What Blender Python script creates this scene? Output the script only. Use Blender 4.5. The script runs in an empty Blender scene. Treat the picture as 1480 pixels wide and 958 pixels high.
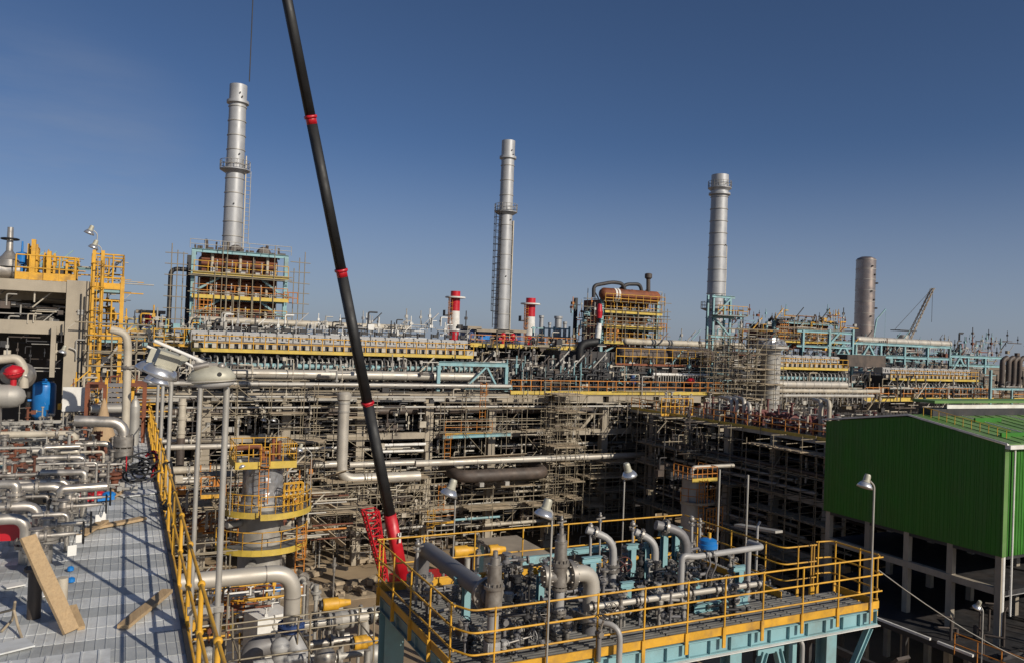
import bpy, math, random
from mathutils import Vector, Matrix
random.seed(7)
# ------------------------------------------------------------------ camera
# Plant axes: X along the pipe rack, Y along the roof deck, Z up. Eye 20 m above ground.
F, EYE = 1120.0, 20.0                       # focal length in photo pixels (1480 wide)
yaw, pitch, roll = math.radians(26.4), math.radians(0.63), math.radians(2.2)
fwd = Vector((math.sin(yaw)*math.cos(pitch), math.cos(yaw)*math.cos(pitch), math.sin(pitch)))
r0 = Vector((math.cos(yaw), -math.sin(yaw), 0)); u0 = r0.cross(fwd)
RT = r0*math.cos(roll) + u0*math.sin(roll)
UP = -r0*math.sin(roll) + u0*math.cos(roll)
EYEP = Vector((0, 0, EYE))
def ray(px, py): return fwd + RT*((px-740)/F) - UP*((py-479)/F)
sc = bpy.context.scene
cam = bpy.data.objects.new('camera', bpy.data.cameras.new('camera'))
sc.collection.objects.link(cam); sc.camera = cam
m3 = Matrix((RT, UP, -fwd)).transposed()
cam.matrix_world = Matrix.Translation(EYEP) @ m3.to_4x4()
cam.data.sensor_width = 36.0; cam.data.lens = 36.0*F/1480.0
cam.data.clip_start = 0.1; cam.data.clip_end = 6000
# ------------------------------------------------------------------ sky, sun, exposure
SUN_AZ, SUN_EL = math.radians(158.7), math.radians(27.5)     # clockwise from +Y
w = bpy.data.worlds.new('World'); sc.world = w; w.use_nodes = True
nt = w.node_tree; nt.nodes.clear()
sky = nt.nodes.new('ShaderNodeTexSky'); sky.sky_type = 'NISHITA'; sky.sun_disc = False
sky.sun_elevation = SUN_EL; sky.sun_rotation = SUN_AZ
sky.altitude = 100; sky.air_density = 0.6; sky.dust_density = 1.0; sky.ozone_density = 2.0
bg = nt.nodes.new('ShaderNodeBackground'); bg.inputs['Strength'].default_value = 0.073
wo = nt.nodes.new('ShaderNodeOutputWorld')
tint = nt.nodes.new('ShaderNodeMix'); tint.data_type = 'RGBA'; tint.blend_type = 'MULTIPLY'; tint.inputs[0].default_value = 1
tint.inputs[7].default_value = (.83, .98, 1.14, 1)
nt.links.new(sky.outputs[0], tint.inputs[6])
# thin high cirrus, soft streaks all round the sky
tcw = nt.nodes.new('ShaderNodeTexCoord'); mpw = nt.nodes.new('ShaderNodeMapping'); mpw.inputs['Scale'].default_value = (1.3, 1.3, 7.5); mpw.inputs['Location'].default_value = (.35, .1, .2)
nzw = nt.nodes.new('ShaderNodeTexNoise'); nzw.inputs['Scale'].default_value = 1.6; nzw.inputs['Detail'].default_value = 7; nzw.inputs['Roughness'].default_value = .55
rmw = nt.nodes.new('ShaderNodeMapRange'); rmw.inputs[1].default_value = .36; rmw.inputs[2].default_value = .75; rmw.inputs[3].default_value = 0; rmw.inputs[4].default_value = .5
cir = nt.nodes.new('ShaderNodeMix'); cir.data_type = 'RGBA'; cir.inputs[7].default_value = (4.7, 5.15, 6.1, 1)
nt.links.new(tcw.outputs['Generated'], mpw.inputs[0]); nt.links.new(mpw.outputs[0], nzw.inputs['Vector']); nt.links.new(nzw.outputs[0], rmw.inputs[0])
# one faint veil of cirrus low in the left of the sky
vd = ray(30, 330).normalized(); dot = nt.nodes.new('ShaderNodeVectorMath'); dot.operation = 'DOT_PRODUCT'; dot.inputs[1].default_value = vd
msk = nt.nodes.new('ShaderNodeMapRange'); msk.interpolation_type = 'SMOOTHSTEP'; msk.inputs[1].default_value = .965; msk.inputs[2].default_value = 1.0; msk.inputs[3].default_value = .0; msk.inputs[4].default_value = 1.0
mul = nt.nodes.new('ShaderNodeMath'); mul.operation = 'MULTIPLY'
nt.links.new(tcw.outputs['Generated'], dot.inputs[0]); nt.links.new(dot.outputs['Value'], msk.inputs[0]); nt.links.new(msk.outputs[0], mul.inputs[0]); nt.links.new(rmw.outputs[0], mul.inputs[1])
# pale dust haze close to the horizon, the same all round
sp = nt.nodes.new('ShaderNodeSeparateXYZ'); nt.links.new(tcw.outputs['Generated'], sp.inputs[0])
hz = nt.nodes.new('ShaderNodeMapRange'); hz.interpolation_type = 'SMOOTHSTEP'; hz.inputs[1].default_value = -.02; hz.inputs[2].default_value = .26; hz.inputs[3].default_value = .68; hz.inputs[4].default_value = 0
nt.links.new(sp.outputs[2], hz.inputs[0])
mxf = nt.nodes.new('ShaderNodeMath'); mxf.operation = 'MAXIMUM'; nt.links.new(mul.outputs[0], mxf.inputs[0]); nt.links.new(hz.outputs[0], mxf.inputs[1])
nt.links.new(mxf.outputs[0], cir.inputs[0]); nt.links.new(tint.outputs[2], cir.inputs[6]); nt.links.new(cir.outputs[2], bg.inputs[0]); nt.links.new(bg.outputs[0], wo.inputs[0])
sl = bpy.data.lights.new('sun', 'SUN'); sl.energy = 4.8; sl.angle = math.radians(0.5); sl.color = (1.0, 0.92, 0.79)
so = bpy.data.objects.new('sun', sl); sc.collection.objects.link(so)
sv = Vector((math.sin(SUN_AZ)*math.cos(SUN_EL), math.cos(SUN_AZ)*math.cos(SUN_EL), math.sin(SUN_EL)))
so.rotation_euler = sv.to_track_quat('Z', 'Y').to_euler(); so.location = (30, -40, 80)
sc.view_settings.view_transform = 'Standard'; sc.view_settings.look = 'None'
sc.view_settings.gamma = 1.0; sc.view_settings.use_curve_mapping = False
sc.view_settings.exposure = -0.2
# ------------------------------------------------------------------ survey: where a sight line meets a known plane
def onX(px, py, x): d = ray(px, py); return EYEP + d*(x/d.x)
def onY(px, py, y): d = ray(px, py); return EYEP + d*(y/d.y)
def onZ(px, py, z): d = ray(px, py); return EYEP + d*((z-EYE)/d.z)
def m_at(p, px): return px*(Vector(p)-EYEP).dot(fwd)/F       # photo pixels -> metres at p
V = Vector
# ------------------------------------------------------------------ materials
MATS = {}
def mat(name, col, metal=0.0, rough=0.5, var=0.18, scale=2.0, bump=0.0, dirt=None, damt=0.5, dscale=0.6, streak=False):
    m = bpy.data.materials.new(name); m.use_nodes = True; MATS[name] = m
    n = m.node_tree.nodes; l = m.node_tree.links; b = n['Principled BSDF']
    tc = n.new('ShaderNodeTexCoord'); out = tc.outputs['Object']
    no = n.new('ShaderNodeTexNoise'); no.inputs['Scale'].default_value = scale; no.inputs['Detail'].default_value = 6
    l.new(out, no.inputs['Vector'])
    mr = n.new('ShaderNodeMapRange'); mr.inputs[1].default_value = .3; mr.inputs[2].default_value = .7
    mr.inputs[3].default_value = 1-var; mr.inputs[4].default_value = 1+var
    l.new(no.outputs[0], mr.inputs[0])
    mx = n.new('ShaderNodeMix'); mx.data_type = 'RGBA'; mx.blend_type = 'MULTIPLY'; mx.inputs[0].default_value = 1
    mx.inputs[6].default_value = (*col, 1); l.new(mr.outputs[0], mx.inputs[7])
    res = mx.outputs[2]
    if dirt:
        n2 = n.new('ShaderNodeTexNoise'); n2.inputs['Scale'].default_value = dscale; n2.inputs['Detail'].default_value = 8; n2.inputs['Roughness'].default_value = .65
        if streak:
            mp = n.new('ShaderNodeMapping'); mp.inputs['Scale'].default_value = (1, 1, .15); l.new(out, mp.inputs[0]); l.new(mp.outputs[0], n2.inputs['Vector'])
        else: l.new(out, n2.inputs['Vector'])
        r2 = n.new('ShaderNodeMapRange'); r2.inputs[1].default_value = .48; r2.inputs[2].default_value = .68
        r2.inputs[3].default_value = 0; r2.inputs[4].default_value = damt; l.new(n2.outputs[0], r2.inputs[0])
        m2 = n.new('ShaderNodeMix'); m2.data_type = 'RGBA'; l.new(r2.outputs[0], m2.inputs[0]); l.new(res, m2.inputs[6])
        m2.inputs[7].default_value = (*dirt, 1); res = m2.outputs[2]
    l.new(res, b.inputs['Base Color'])
    b.inputs['Metallic'].default_value = metal
    rr = n.new('ShaderNodeMapRange'); rr.inputs[1].default_value = .3; rr.inputs[2].default_value = .7
    rr.inputs[3].default_value = max(.05, rough-.1); rr.inputs[4].default_value = min(1, rough+.12)
    l.new(no.outputs[0], rr.inputs[0]); l.new(rr.outputs[0], b.inputs['Roughness'])
    if bump:
        bp = n.new('ShaderNodeBump'); bp.inputs['Strength'].default_value = bump; bp.inputs['Distance'].default_value = .05
        l.new(no.outputs[0], bp.inputs['Height']); l.new(bp.outputs[0], b.inputs['Normal'])
    return m
DUST = (.30, .23, .15)
mat('sand', (.34, .25, .155), rough=.95, var=.22, scale=.25, bump=.6, dirt=(.17, .12, .08), damt=.7, dscale=.09)
mat('concrete', (.35, .30, .23), rough=.9, var=.15, scale=1.2, bump=.2, dirt=(.13, .115, .10), damt=.6, dscale=.5, streak=True)
mat('galv', (.38, .36, .325), .3, .5, .12, 1.5, dirt=(.24, .20, .16), damt=.5)
mat('stack_steel', (.38, .38, .385), .3, .5, .10, .8, dirt=(.24, .23, .22), damt=.5, streak=True)
mat('steel', (.47, .43, .38), .7, .36, .14, 4, dirt=(.2, .17, .13), damt=.35, dscale=3)
mat('valve', (.30, .275, .245), .55, .45, .2, 6, dirt=(.12, .09, .07), damt=.6, dscale=4)
mat('cladding', (.45, .415, .36), .3, .48, .12, 1.2, dirt=(.3, .25, .19), damt=.4)
mat('grey_paint', (.16, .155, .16), .1, .5, .1, 2, dirt=(.24, .20, .16), damt=.35)
mat('light_grey', (.35, .34, .33), .1, .5, .1, 2, dirt=(.25, .22, .18), damt=.4)
mat('beige', (.44, .39, .31), .05, .55, .15, 2, dirt=(.22, .17, .12), damt=.5)
mat('yellow', (.62, .325, .024), 0, .55, .15, 3, dirt=(.26, .15, .05), damt=.75, dscale=2)
mat('pale_yellow', (.54, .38, .06), 0, .55, .15, 2, dirt=(.30, .22, .10), damt=.5)
mat('orange', (.52, .19, .025), 0, .55, .2, 2, dirt=(.2, .08, .03), damt=.5)
mat('cyan', (.21, .37, .395), 0, .55, .12, 1.5, dirt=(.17, .17, .14), damt=.7)
mat('rust', (.17, .055, .028), .1, .75, .3, 1.5, dirt=(.07, .03, .02), damt=.7)
mat('rust_orange', (.20, .062, .026), .1, .7, .3, 1.5, dirt=(.12, .04, .02), damt=.7)
mat('brown_pipe', (.07, .054, .045), .1, .6, .25, 1.5, dirt=(.16, .11, .08), damt=.5)
mat('maroon', (.12, .035, .03), .05, .6, .2, 2)
mat('red', (.46, .010, .02), 0, .38, .1, 2, dirt=(.3, .02, .02), damt=.3)
mat('white', (.68, .66, .62), 0, .5, .08, 3, dirt=(.42, .36, .28), damt=.5)
mat('black', (.006, .006, .007), 0, .6, .3, 1.2, dirt=(.018, .016, .014), damt=.5, dscale=.5)
mat('rubber', (.02, .02, .02), 0, .6, .2, 2)
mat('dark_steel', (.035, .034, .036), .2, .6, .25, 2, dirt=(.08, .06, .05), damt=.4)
mat('scaffold_tube', (.28, .235, .165), .3, .55, .25, 2, dirt=(.15, .11, .08), damt=.5, dscale=2)
mat('scaffold_board', (.36, .285, .195), 0, .85, .3, 1.5, dirt=(.18, .14, .10), damt=.6)
mat('blue', (.012, .16, .46), 0, .35, .1, 3)
mat('dark_blue', (.03, .06, .17), 0, .5, .15, 2)
mat('tan_roof', (.30, .245, .18), 0, .8, .2, 1)
mat('lamp_box', (.42, .40, .32), .2, .5, .1, 8)
mat('mirror', (.66, .66, .67), .8, .3, .08, 4)
mat('brown_steel', (.36, .29, .25), .75, .3, .1, .6, dirt=(.2, .16, .14), damt=.4)
mat('green_sheet', (.024, .145, .005), 0, .5, .12, .8, dirt=(.045, .12, .03), damt=.5, streak=True)
mat('green_roof', (.10, .20, .05), 0, .55, .12, .7, dirt=(.16, .19, .11), damt=.5)
mat('deck_light', (.70, .71, .70), .25, .55, .12, 3, dirt=(.33, .31, .28), damt=.6, dscale=1.4)
mat('deck_dark', (.45, .465, .465), .25, .6, .12, 3, dirt=(.25, .24, .22), damt=.6, dscale=1.4)
mat('grating', (.19, .185, .175), .4, .55, .2, 3)
mat('wrap', (.36, .36, .37), .5, .35, .25, 2, bump=.8)
mat('cardboard', (.38, .26, .15), 0, .9, .15, 3)
def wood():
    m = mat('wood', (.40, .28, .155), 0, .8, .12, 4, dirt=(.28, .17, .085), damt=.6, dscale=9)
    n = m.node_tree.nodes
    for t in n:
        if t.type == 'TEX_NOISE':
            mp = n.new('ShaderNodeMapping'); mp.inputs['Scale'].default_value = (6, .5, 6)
            m.node_tree.links.new(n['Texture Coordinate'].outputs['Object'], mp.inputs[0]); m.node_tree.links.new(mp.outputs[0], t.inputs['Vector'])
wood()
# ------------------------------------------------------------------ mesh builder
def frame_of(d):
    d = d.normalized(); a = V((0, 0, 1)) if abs(d.z) < .95 else V((1, 0, 0))
    x = a.cross(d).normalized(); return x, d.cross(x)
class MB:
    def __init__(s): s.v = []; s.f = []; s.s = []
    def face(s, idx, sm=False): s.f.append(idx); s.s.append(sm)
    def hexa(s, c):
        i = len(s.v); s.v += c
        for q in ((0, 3, 2, 1), (4, 5, 6, 7), (0, 1, 5, 4), (1, 2, 6, 5), (2, 3, 7, 6), (3, 0, 4, 7)): s.face([i+k for k in q])
        return s
    def b2(s, x0, x1, y0, y1, z0, z1):
        return s.hexa([V((x0, y0, z0)), V((x1, y0, z0)), V((x1, y1, z0)), V((x0, y1, z0)), V((x0, y0, z1)), V((x1, y0, z1)), V((x1, y1, z1)), V((x0, y1, z1))])
    def box(s, c, sx, sy, sz, rz=0.0):
        c = V(c); k, q = math.cos(rz), math.sin(rz)
        def R(x, y, z): return c + V((x*k-y*q, x*q+y*k, z))
        a, b, h = sx/2, sy/2, sz/2
        return s.hexa([R(-a, -b, -h), R(a, -b, -h), R(a, b, -h), R(-a, b, -h), R(-a, -b, h), R(a, -b, h), R(a, b, h), R(-a, b, h)])
    def bar(s, p, q, w, h=None, up=None):
        p, q = V(p), V(q); h = h or w; d = (q-p)
        if d.length < 1e-6: return s
        if up is None: x, y = frame_of(d)
        else:
            x = d.normalized().cross(V(up)).normalized(); y = x.cross(d.normalized())
        x, y = x*(w/2), y*(h/2)
        return s.hexa([p-x-y, p+x-y, p+x+y, p-x+y, q-x-y, q+x-y, q+x+y, q-x+y])
    def ibeam(s, p, q, w, h, t=.02, up=(0, 0, 1)):
        p, q = V(p), V(q); d = (q-p).normalized(); x = d.cross(V(up)).normalized(); y = x.cross(d)
        s.bar(p, q, t, h-2*t, up); s.bar(p+y*(h/2-t/2), q+y*(h/2-t/2), w, t, up); s.bar(p-y*(h/2-t/2), q-y*(h/2-t/2), w, t, up); return s
    def ringverts(s, c, x, y, r, n):
        i = len(s.v)
        for k in range(n):
            a = 2*math.pi*k/n; s.v.append(c + x*(r*math.cos(a)) + y*(r*math.sin(a)))
        return i
    def tube(s, p, q, r, n=8, r2=None, cap=True):
        p, q = V(p), V(q); r2 = r if r2 is None else r2
        if (q-p).length < 1e-6: return s
        x, y = frame_of(q-p); a = s.ringverts(p, x, y, r, n); b = s.ringverts(q, x, y, r2, n)
        for k in range(n):
            j = (k+1) % n; s.face([a+k, a+j, b+j, b+k], True)
        if cap:
            c = s.ringverts(p, x, y, r, n); s.face([c+n-1-k for k in range(n)])
            c = s.ringverts(q, x, y, r2, n); s.face([c+k for k in range(n)])
        return s
    def pipe(s, pts, r, n=10, bend=1.5, seg=5, cap=True):
        pts = [V(p) for p in pts]; out = [pts[0]]
        for i in range(1, len(pts)-1):
            a, b, c = pts[i-1], pts[i], pts[i+1]; d1 = (a-b); d2 = (c-b)
            k = min(bend*r*1.6, d1.length*.48, d2.length*.48); p1 = b + d1.normalized()*k; p2 = b + d2.normalized()*k
            for j in range(seg+1):
                t = j/seg; out.append(p1*(1-t)**2 + b*(2*t*(1-t)) + p2*t*t)
        out.append(pts[-1]); ppts = [out[0]]
        for p in out[1:]:
            if (p-ppts[-1]).length > 1e-5: ppts.append(p)
        d = (ppts[1]-ppts[0]).normalized(); x, y = frame_of(d); rings = []
        for i, p in enumerate(ppts):
            if i == 0: t = d
            elif i == len(ppts)-1: t = (p-ppts[i-1]).normalized()
            else: t = ((p-ppts[i-1]).normalized() + (ppts[i+1]-p).normalized()).normalized()
            x = (x - t*x.dot(t)).normalized(); y = t.cross(x); rings.append(s.ringverts(p, x, y, r, n))
            if i == 0: x0, y0 = x.copy(), y.copy()
        for a, b in zip(rings, rings[1:]):
            for k in range(n):
                j = (k+1) % n; s.face([a+k, a+j, b+j, b+k], True)
        if cap:
            c = s.ringverts(ppts[0], x0, y0, r, n); s.face([c+n-1-k for k in range(n)])
            c = s.ringverts(ppts[-1], x, y, r, n); s.face([c+k for k in range(n)])
        return s
    def lathe(s, o, d, prof, n=16, curve=False):
        o, d = V(o), V(d).normalized(); x, y = frame_of(d)
        last = None
        for (ra, ta), (rb, tb) in zip(prof, prof[1:]):
            a = last if (curve and last is not None) else s.ringverts(o+d*ta, x, y, max(ra, 1e-4), n)
            b = s.ringverts(o+d*tb, x, y, max(rb, 1e-4), n); last = b
            for k in range(n):
                j = (k+1) % n; s.face([a+k, a+j, b+j, b+k], True)
        return s
    def ball(s, c, r, n=8, sq=1.0):
        pr = [(r*math.sin(math.pi*k/6), -r*sq*math.cos(math.pi*k/6)) for k in range(7)]
        return s.lathe(c, (0, 0, 1), pr, n, True)
    def ring(s, c, d, R, r, n=14, m=5):
        x, y = frame_of(V(d)); c = V(c)
        pts = [c + x*(R*math.cos(2*math.pi*k/n)) + y*(R*math.sin(2*math.pi*k/n)) for k in range(n+1)]
        for a, b in zip(pts, pts[1:]): s.tube(a, b, r, m, cap=False)
        return s
    def flange(s, c, d, R, t, bolts=0, n=14):
        c, d = V(c), V(d).normalized(); s.lathe(c-d*(t/2), d, [(0, 0), (R, 0), (R, t), (0, t)], n)
        if bolts:
            x, y = frame_of(d)
            for k in range(bolts):
                a = 2*math.pi*(k+.5)/bolts; p = c + (x*math.cos(a) + y*math.sin(a))*(R*.82); s.tube(p-d*t*.95, p+d*t*.95, R*.075, 5)
        return s
    def wheel(s, c, d, R, r=.012, spokes=4):
        c = V(c); x, y = frame_of(V(d)); s.ring(c, d, R, r, 16, 5)
        for k in range(spokes):
            a = 2*math.pi*k/spokes; s.tube(c, c + (x*math.cos(a)+y*math.sin(a))*R, r*.8, 5, cap=False)
        return s
COL = sc.collection
def part(name, mb, m, parent=None, kind=None, label=None):
    me = bpy.data.meshes.new(name); o0 = root_loc(parent) if parent is not None else V((0, 0, 0))
    me.from_pydata([tuple(v-o0) for v in mb.v], [], mb.f)
    me.polygons.foreach_set('use_smooth', mb.s); me.materials.append(MATS[m])
    o = bpy.data.objects.new(name, me); COL.objects.link(o)
    if parent is not None: o.parent = parent
    if kind: o['kind'] = kind
    if label: o['label'] = label
    return o
def root_loc(o):
    while o.parent: o = o.parent
    return o.location.copy()
def tag(o, label, cat, group=None):
    o['label'] = label; o['category'] = cat
    if group: o['group'] = group
    return o
def thing(name, label, cat, loc, group=None):
    o = bpy.data.objects.new(name, None); COL.objects.link(o); o.location = V(loc); o.empty_display_size = .2
    return tag(o, label, cat, group)
def one(name, mb, m, label, cat, group=None):
    c = sum(mb.v, V())/len(mb.v); c.z = min(v.z for v in mb.v)
    me = bpy.data.meshes.new(name); me.from_pydata([tuple(v-c) for v in mb.v], [], mb.f)
    me.polygons.foreach_set('use_smooth', mb.s); me.materials.append(MATS[m])
    o = bpy.data.objects.new(name, me); COL.objects.link(o); o.location = c
    return tag(o, label, cat, group)
def struct(name, mb, m, parent=None):
    o = part(name, mb, m, parent)
    if parent is None: o['kind'] = 'structure'
    return o
def dup(root, loc, label=None, group=None, rz=None):
    r = root.copy(); COL.objects.link(r); r.location = V(loc)
    if rz is not None: r.rotation_euler = (0, 0, rz)
    if label: r['label'] = label
    if group: r['group'] = group
    for ch in list(root.children):
        c = ch.copy(); COL.objects.link(c); c.parent = r
        for g in list(ch.children):
            d = g.copy(); COL.objects.link(d); d.parent = c
    return r
def share(o, name, parent, loc):          # another copy of one small piece, mesh data shared
    c = o.copy(); c.name = name; COL.objects.link(c); c.parent = parent; c.location = V(loc); return c
def rails(mb, path, h=1.1, step=1.6, r=.022, n=5, levels=(1.0, .5), closed=False):
    path = [V(p) for p in path]
    for a, b in zip(path, path[1:]):
        L = (b-a).length; k = max(1, round(L/step))
        for lv in levels: mb.tube(a+V((0, 0, h*lv)), b+V((0, 0, h*lv)), r, n, cap=False)
        for i in range(k+1): p = a.lerp(b, i/k); mb.tube(p, p+V((0, 0, h)), r, n, cap=False)
    return mb
def toe(mb, path, z0, z1, t=.02):
    path = [V(p) for p in path]
    for a, b in zip(path, path[1:]):
        mb.bar(a+V((0, 0, (z0+z1)/2)), b+V((0, 0, (z0+z1)/2)), t, z1-z0, (0, 0, 1))
    return mb
def gallery(name, label, cat, path, depth, mt='pale_yellow', rmt='pale_yellow', h=1.1, step=1.8, r=.03, side=(0, 1, 0), group=None, tz=.22, dmt='grating', kick=True):
    """walkway along a path: deck, kick plate, guard rail"""
    path = [V(p) for p in path]; t = thing(name, label, cat, path[0], group); sd = V(side)*depth
    d = MB()
    for a, b in zip(path, path[1:]):
        c = (a+b)/2 + sd/2; L = b-a; d.hexa([a-V((0, 0, .08)), b-V((0, 0, .08)), b+sd-V((0, 0, .08)), a+sd-V((0, 0, .08)), a, b, b+sd, a+sd])
    part('deck', d, dmt, t)
    if kick:
        off = V(side)*-.03
        part('kick_plate', toe(MB(), [p+off for p in path], -tz*.6, tz*.4, .03), mt, t)
    part('guard_rail', rails(MB(), path, h, step, r), rmt, t)
    return t
def ladder(mb, p, h, w=.5, d=(0, -1, 0), cage=True, r=.03, rung=.35):
    p = V(p); d = V(d); x = V((d.y, -d.x, 0))
    for s in (-1, 1): mb.tube(p+x*(s*w/2), p+x*(s*w/2)+V((0, 0, h)), r, 5)
    k = int(h/rung)
    for i in range(k): z = V((0, 0, (i+.5)*h/k)); mb.tube(p-x*(w/2)+z, p+x*(w/2)+z, r*.7, 4, cap=False)
    if cage:
        i = 2.2
        while i < h:
            pts = [p + x*(w*.6*math.cos(a)) + d*(w*1.3*math.sin(a)) + V((0, 0, i)) for a in [math.pi*k/6 for k in range(7)]]
            for a, b in zip(pts, pts[1:]): mb.tube(a, b, r*.8, 4, cap=False)
            i += .9
        for k in (1, 3, 5):
            a = math.pi*k/6; q = p + x*(w*.6*math.cos(a)) + d*(w*1.3*math.sin(a)); mb.tube(q+V((0, 0, 2.2)), q+V((0, 0, h)), r*.6, 4, cap=False)
    return mb
def scaffold(label, x0, x1, y0, y1, z0, z1, bay=1.9, lift=2.0, seed=1, board=.7, r=.04, group=None):
    R = random.Random(seed); t = thing('scaffold_tower', label, 'scaffold', (x0, y0, z0), group); f = MB(); bd = MB()
    nx = max(1, round((x1-x0)/bay)); ny = max(1, round((y1-y0)/1.4)); nz = max(1, round((z1-z0)/lift))
    X = [x0+(x1-x0)*i/nx for i in range(nx+1)]; Y = [y0+(y1-y0)*j/ny for j in range(ny+1)]; Z = [z0+(z1-z0)*k/nz for k in range(nz+1)]
    for x in X:
        for y in Y:
            jx = R.uniform(-.06, .06); f.tube((x+jx, y, z0), (x-jx, y, z1+R.choice((.2, .5, 1.1, 1.3))), r, 5, cap=False)
    for z in Z[1:]:
        for y in Y:
            for dz in (0, .55, 1.05):
                if dz and R.random() < .35: continue
                f.tube((x0-R.uniform(.1, .5), y, z+dz+R.uniform(-.05, .05)), (x1+R.uniform(.1, .5), y, z+dz+R.uniform(-.05, .05)), r*.9, 5, cap=False)
        for x in X:
            f.tube((x, y0-R.uniform(.1, .4), z), (x, y1+R.uniform(.1, .4), z), r*.9, 5, cap=False)
        for a, b in zip(X, X[1:]):
            if R.random() < board:
                yy = y0
                while yy < y1-.1:
                    bd.box(((a+b)/2, yy+.13, z+.07+R.uniform(0, .05)), (b-a)+R.uniform(-.1, .5), .23, .05, R.uniform(-.03, .03)); yy += .25
    for k in range(nz):
        for i in range(nx):
            if R.random() < .45:
                a, b = (X[i], X[i+1]) if R.random() < .5 else (X[i+1], X[i]); y = R.choice(Y)
                f.tube((a, y, Z[k]), (b, y, Z[k+1]), r*.9, 5, cap=False)
    part('tube_frame', f, 'scaffold_tube', t, 'stuff')
    if bd.v: part('boards', bd, 'scaffold_board', t, 'stuff')
    return t
# ================================================================== ground
g = MB(); g.v = [V((-1500, -300, 0)), V((2500, -300, 0)), V((2500, 3500, 0)), V((-1500, 3500, 0))]; g.face([0, 1, 2, 3]); struct('ground', g, 'sand')
pv = MB().b2(10, 34, 57.5, 62, 0.004, .03); struct('road', pv, 'scaffold_board')
# ================================================================== roof deck on the left (z = 16)
DZ = 16.0; DX1 = .80
dk = MB().b2(-9, DX1-.004, 3.0, 33.4, DZ-.35, DZ-.10); deck = struct('roof_deck', dk, 'dark_steel')
R = random.Random(3); pl = {}
for kind in ('deck_light', 'deck_dark'):
    for half in (0, 1):                          # full-width strip and strip that stops at the pit
        q = MB(); x0 = -9 if not half else -.95
        q.b2(x0, DX1, 0, .415, -.10, -.004)
        for i in range(int((DX1-x0)/.115)): xx = x0+.06+i*.115; q.bar((xx, 0.0, .0), (xx, .415, .0), .008, .011)
        pl[kind, half] = q
y = 6.0; first = {}
i = 0
while y < 33.2:
    kind = 'deck_light' if (i % 3 == 0 or R.random() < .25) else 'deck_dark'; half = 1 if 8.55 < y < 10.1 else 0
    dz = DZ + R.uniform(-.002, .002)
    if (kind, half) not in first:
        o = part('deck_panel', pl[kind, half], kind, deck); o.location = V((0, y, dz)); first[kind, half] = o
    else: share(first[kind, half], 'deck_panel', deck, (0, y, dz))
    y += .43; i += 1
part('edge_trim', MB().b2(DX1, DX1+.05, 3, 33.4, DZ-.42, DZ+.06), 'rubber', deck)  # edge coloured black to carry the deck's shadow side
part('fascia_beam', MB().ibeam((DX1-.1, 3, DZ-.55), (DX1-.1, 33.4, DZ-.55), .16, .3), 'dark_steel', deck)
for yy in (5, 13, 21, 29, 33.2): part('support_column', MB().ibeam((DX1-.3, yy, 0), (DX1-.3, yy, DZ-.7), .25, .25, .03, (0, 1, 0)), 'galv', deck)
# railing along its right-hand edge
rx = .87; t = thing('guard_rail', 'long yellow guard rail with ball joints along the ribbed grey roof deck', 'railing', (rx, 4.1, DZ))
ym = [4.1 + 1.775*k for k in range(17)]
R = random.Random(5); p0 = None
for k, yy in enumerate(ym):
    q = MB().tube((rx, yy, DZ-.3), (rx, yy, DZ+1.1), .029, 10)
    for z in (0.02, .55, 1.1): q.ball((rx, yy, DZ+z), .046, 10)
    q.flange((rx, yy, DZ-.1), (1, 0, 0), .06, .1)
    if k < 2 or True:
        part('post', q, 'yellow', t)
for z, nm in ((1.1, 'top_rail'), (.55, 'middle_rail'), (.02, 'bottom_rail')):
    q = MB()
    for a, b in zip(ym, ym[1:]): q.tube((rx, a, DZ+z), (rx, b, DZ+z), .021, 10, cap=False)
    part(nm, q, 'yellow', t)
c = MB()                                           # black hoses hung over the rail
one('cable_bundle', MB().pipe([(rx+.02, 16.6, 16.0), (rx+.12, 16.9, 16.7), (rx+.06, 17.6, 17.2), (rx-.05, 18.6, 17.0), (rx+.1, 19.4, 16.5)], .022, 6).pipe([(rx-.02, 17.2, 16.1), (rx+.14, 17.6, 16.6), (rx+.12, 18.3, 16.3), (rx-.02, 18.9, 16.1)], .02, 6).ball((rx+.08, 17.5, 16.35), .13, 8, .7).ball((rx+.02, 17.9, 16.2), .1, 8, .8), 'rubber', 'black hoses hung over the yellow rail of the roof deck', 'hose')
# wooden planks
def plank(p, q, wd, th, label, up=(0, 0, 1)):
    p, q = V(p), V(q); b = MB(); d = (q-p).normalized(); x = d.cross(V(up)).normalized(); n = x.cross(d); L = (q-p).length
    R = random.Random(label); k = 7; sec = []
    for i in range(k+1):
        c = p + d*(L*i/k) + n*(.004*math.sin(i)); a = wd/2*(1+R.uniform(-.03, .03))
        sec.append([c-x*a-n*th/2, c+x*a-n*th/2, c+x*a*.97+n*th/2, c-x*a*.97+n*th/2])
    for u, v in zip(sec, sec[1:]): b.hexa([u[0], u[1], v[1], v[0], u[3], u[2], v[2], v[3]])
    return one('wooden_plank', b, 'wood', label, 'plank', 'loose planks on the roof deck')
a = onZ(103, 912, DZ+.03); top = onY(40, 775, a.y+.55)
plank(a, top, .205, .045, 'thick plank leaning from the deck against rusty pipe stubs at the lower left', (.5, -.7, .6))
plank(a+V((.11, .10, -.005)), a+V((-.02, .60, .13)), .09, .05, 'short narrow plank end beside the foot of the leaning plank')
plank(onZ(178, 905, DZ+.045), onZ(242, 853, DZ+.06), .16, .05, 'split brown plank lying askew under the yellow rail')
plank(onZ(134, 762, DZ+.05), onZ(208, 748, DZ+.05), .2, .05, 'straight pale plank lying across the deck below the black handwheels')
plank(onZ(118, 772, DZ+.055), onZ(150, 752, DZ+.11), .2, .04, 'plank partly hidden behind the valve stems')
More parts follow.
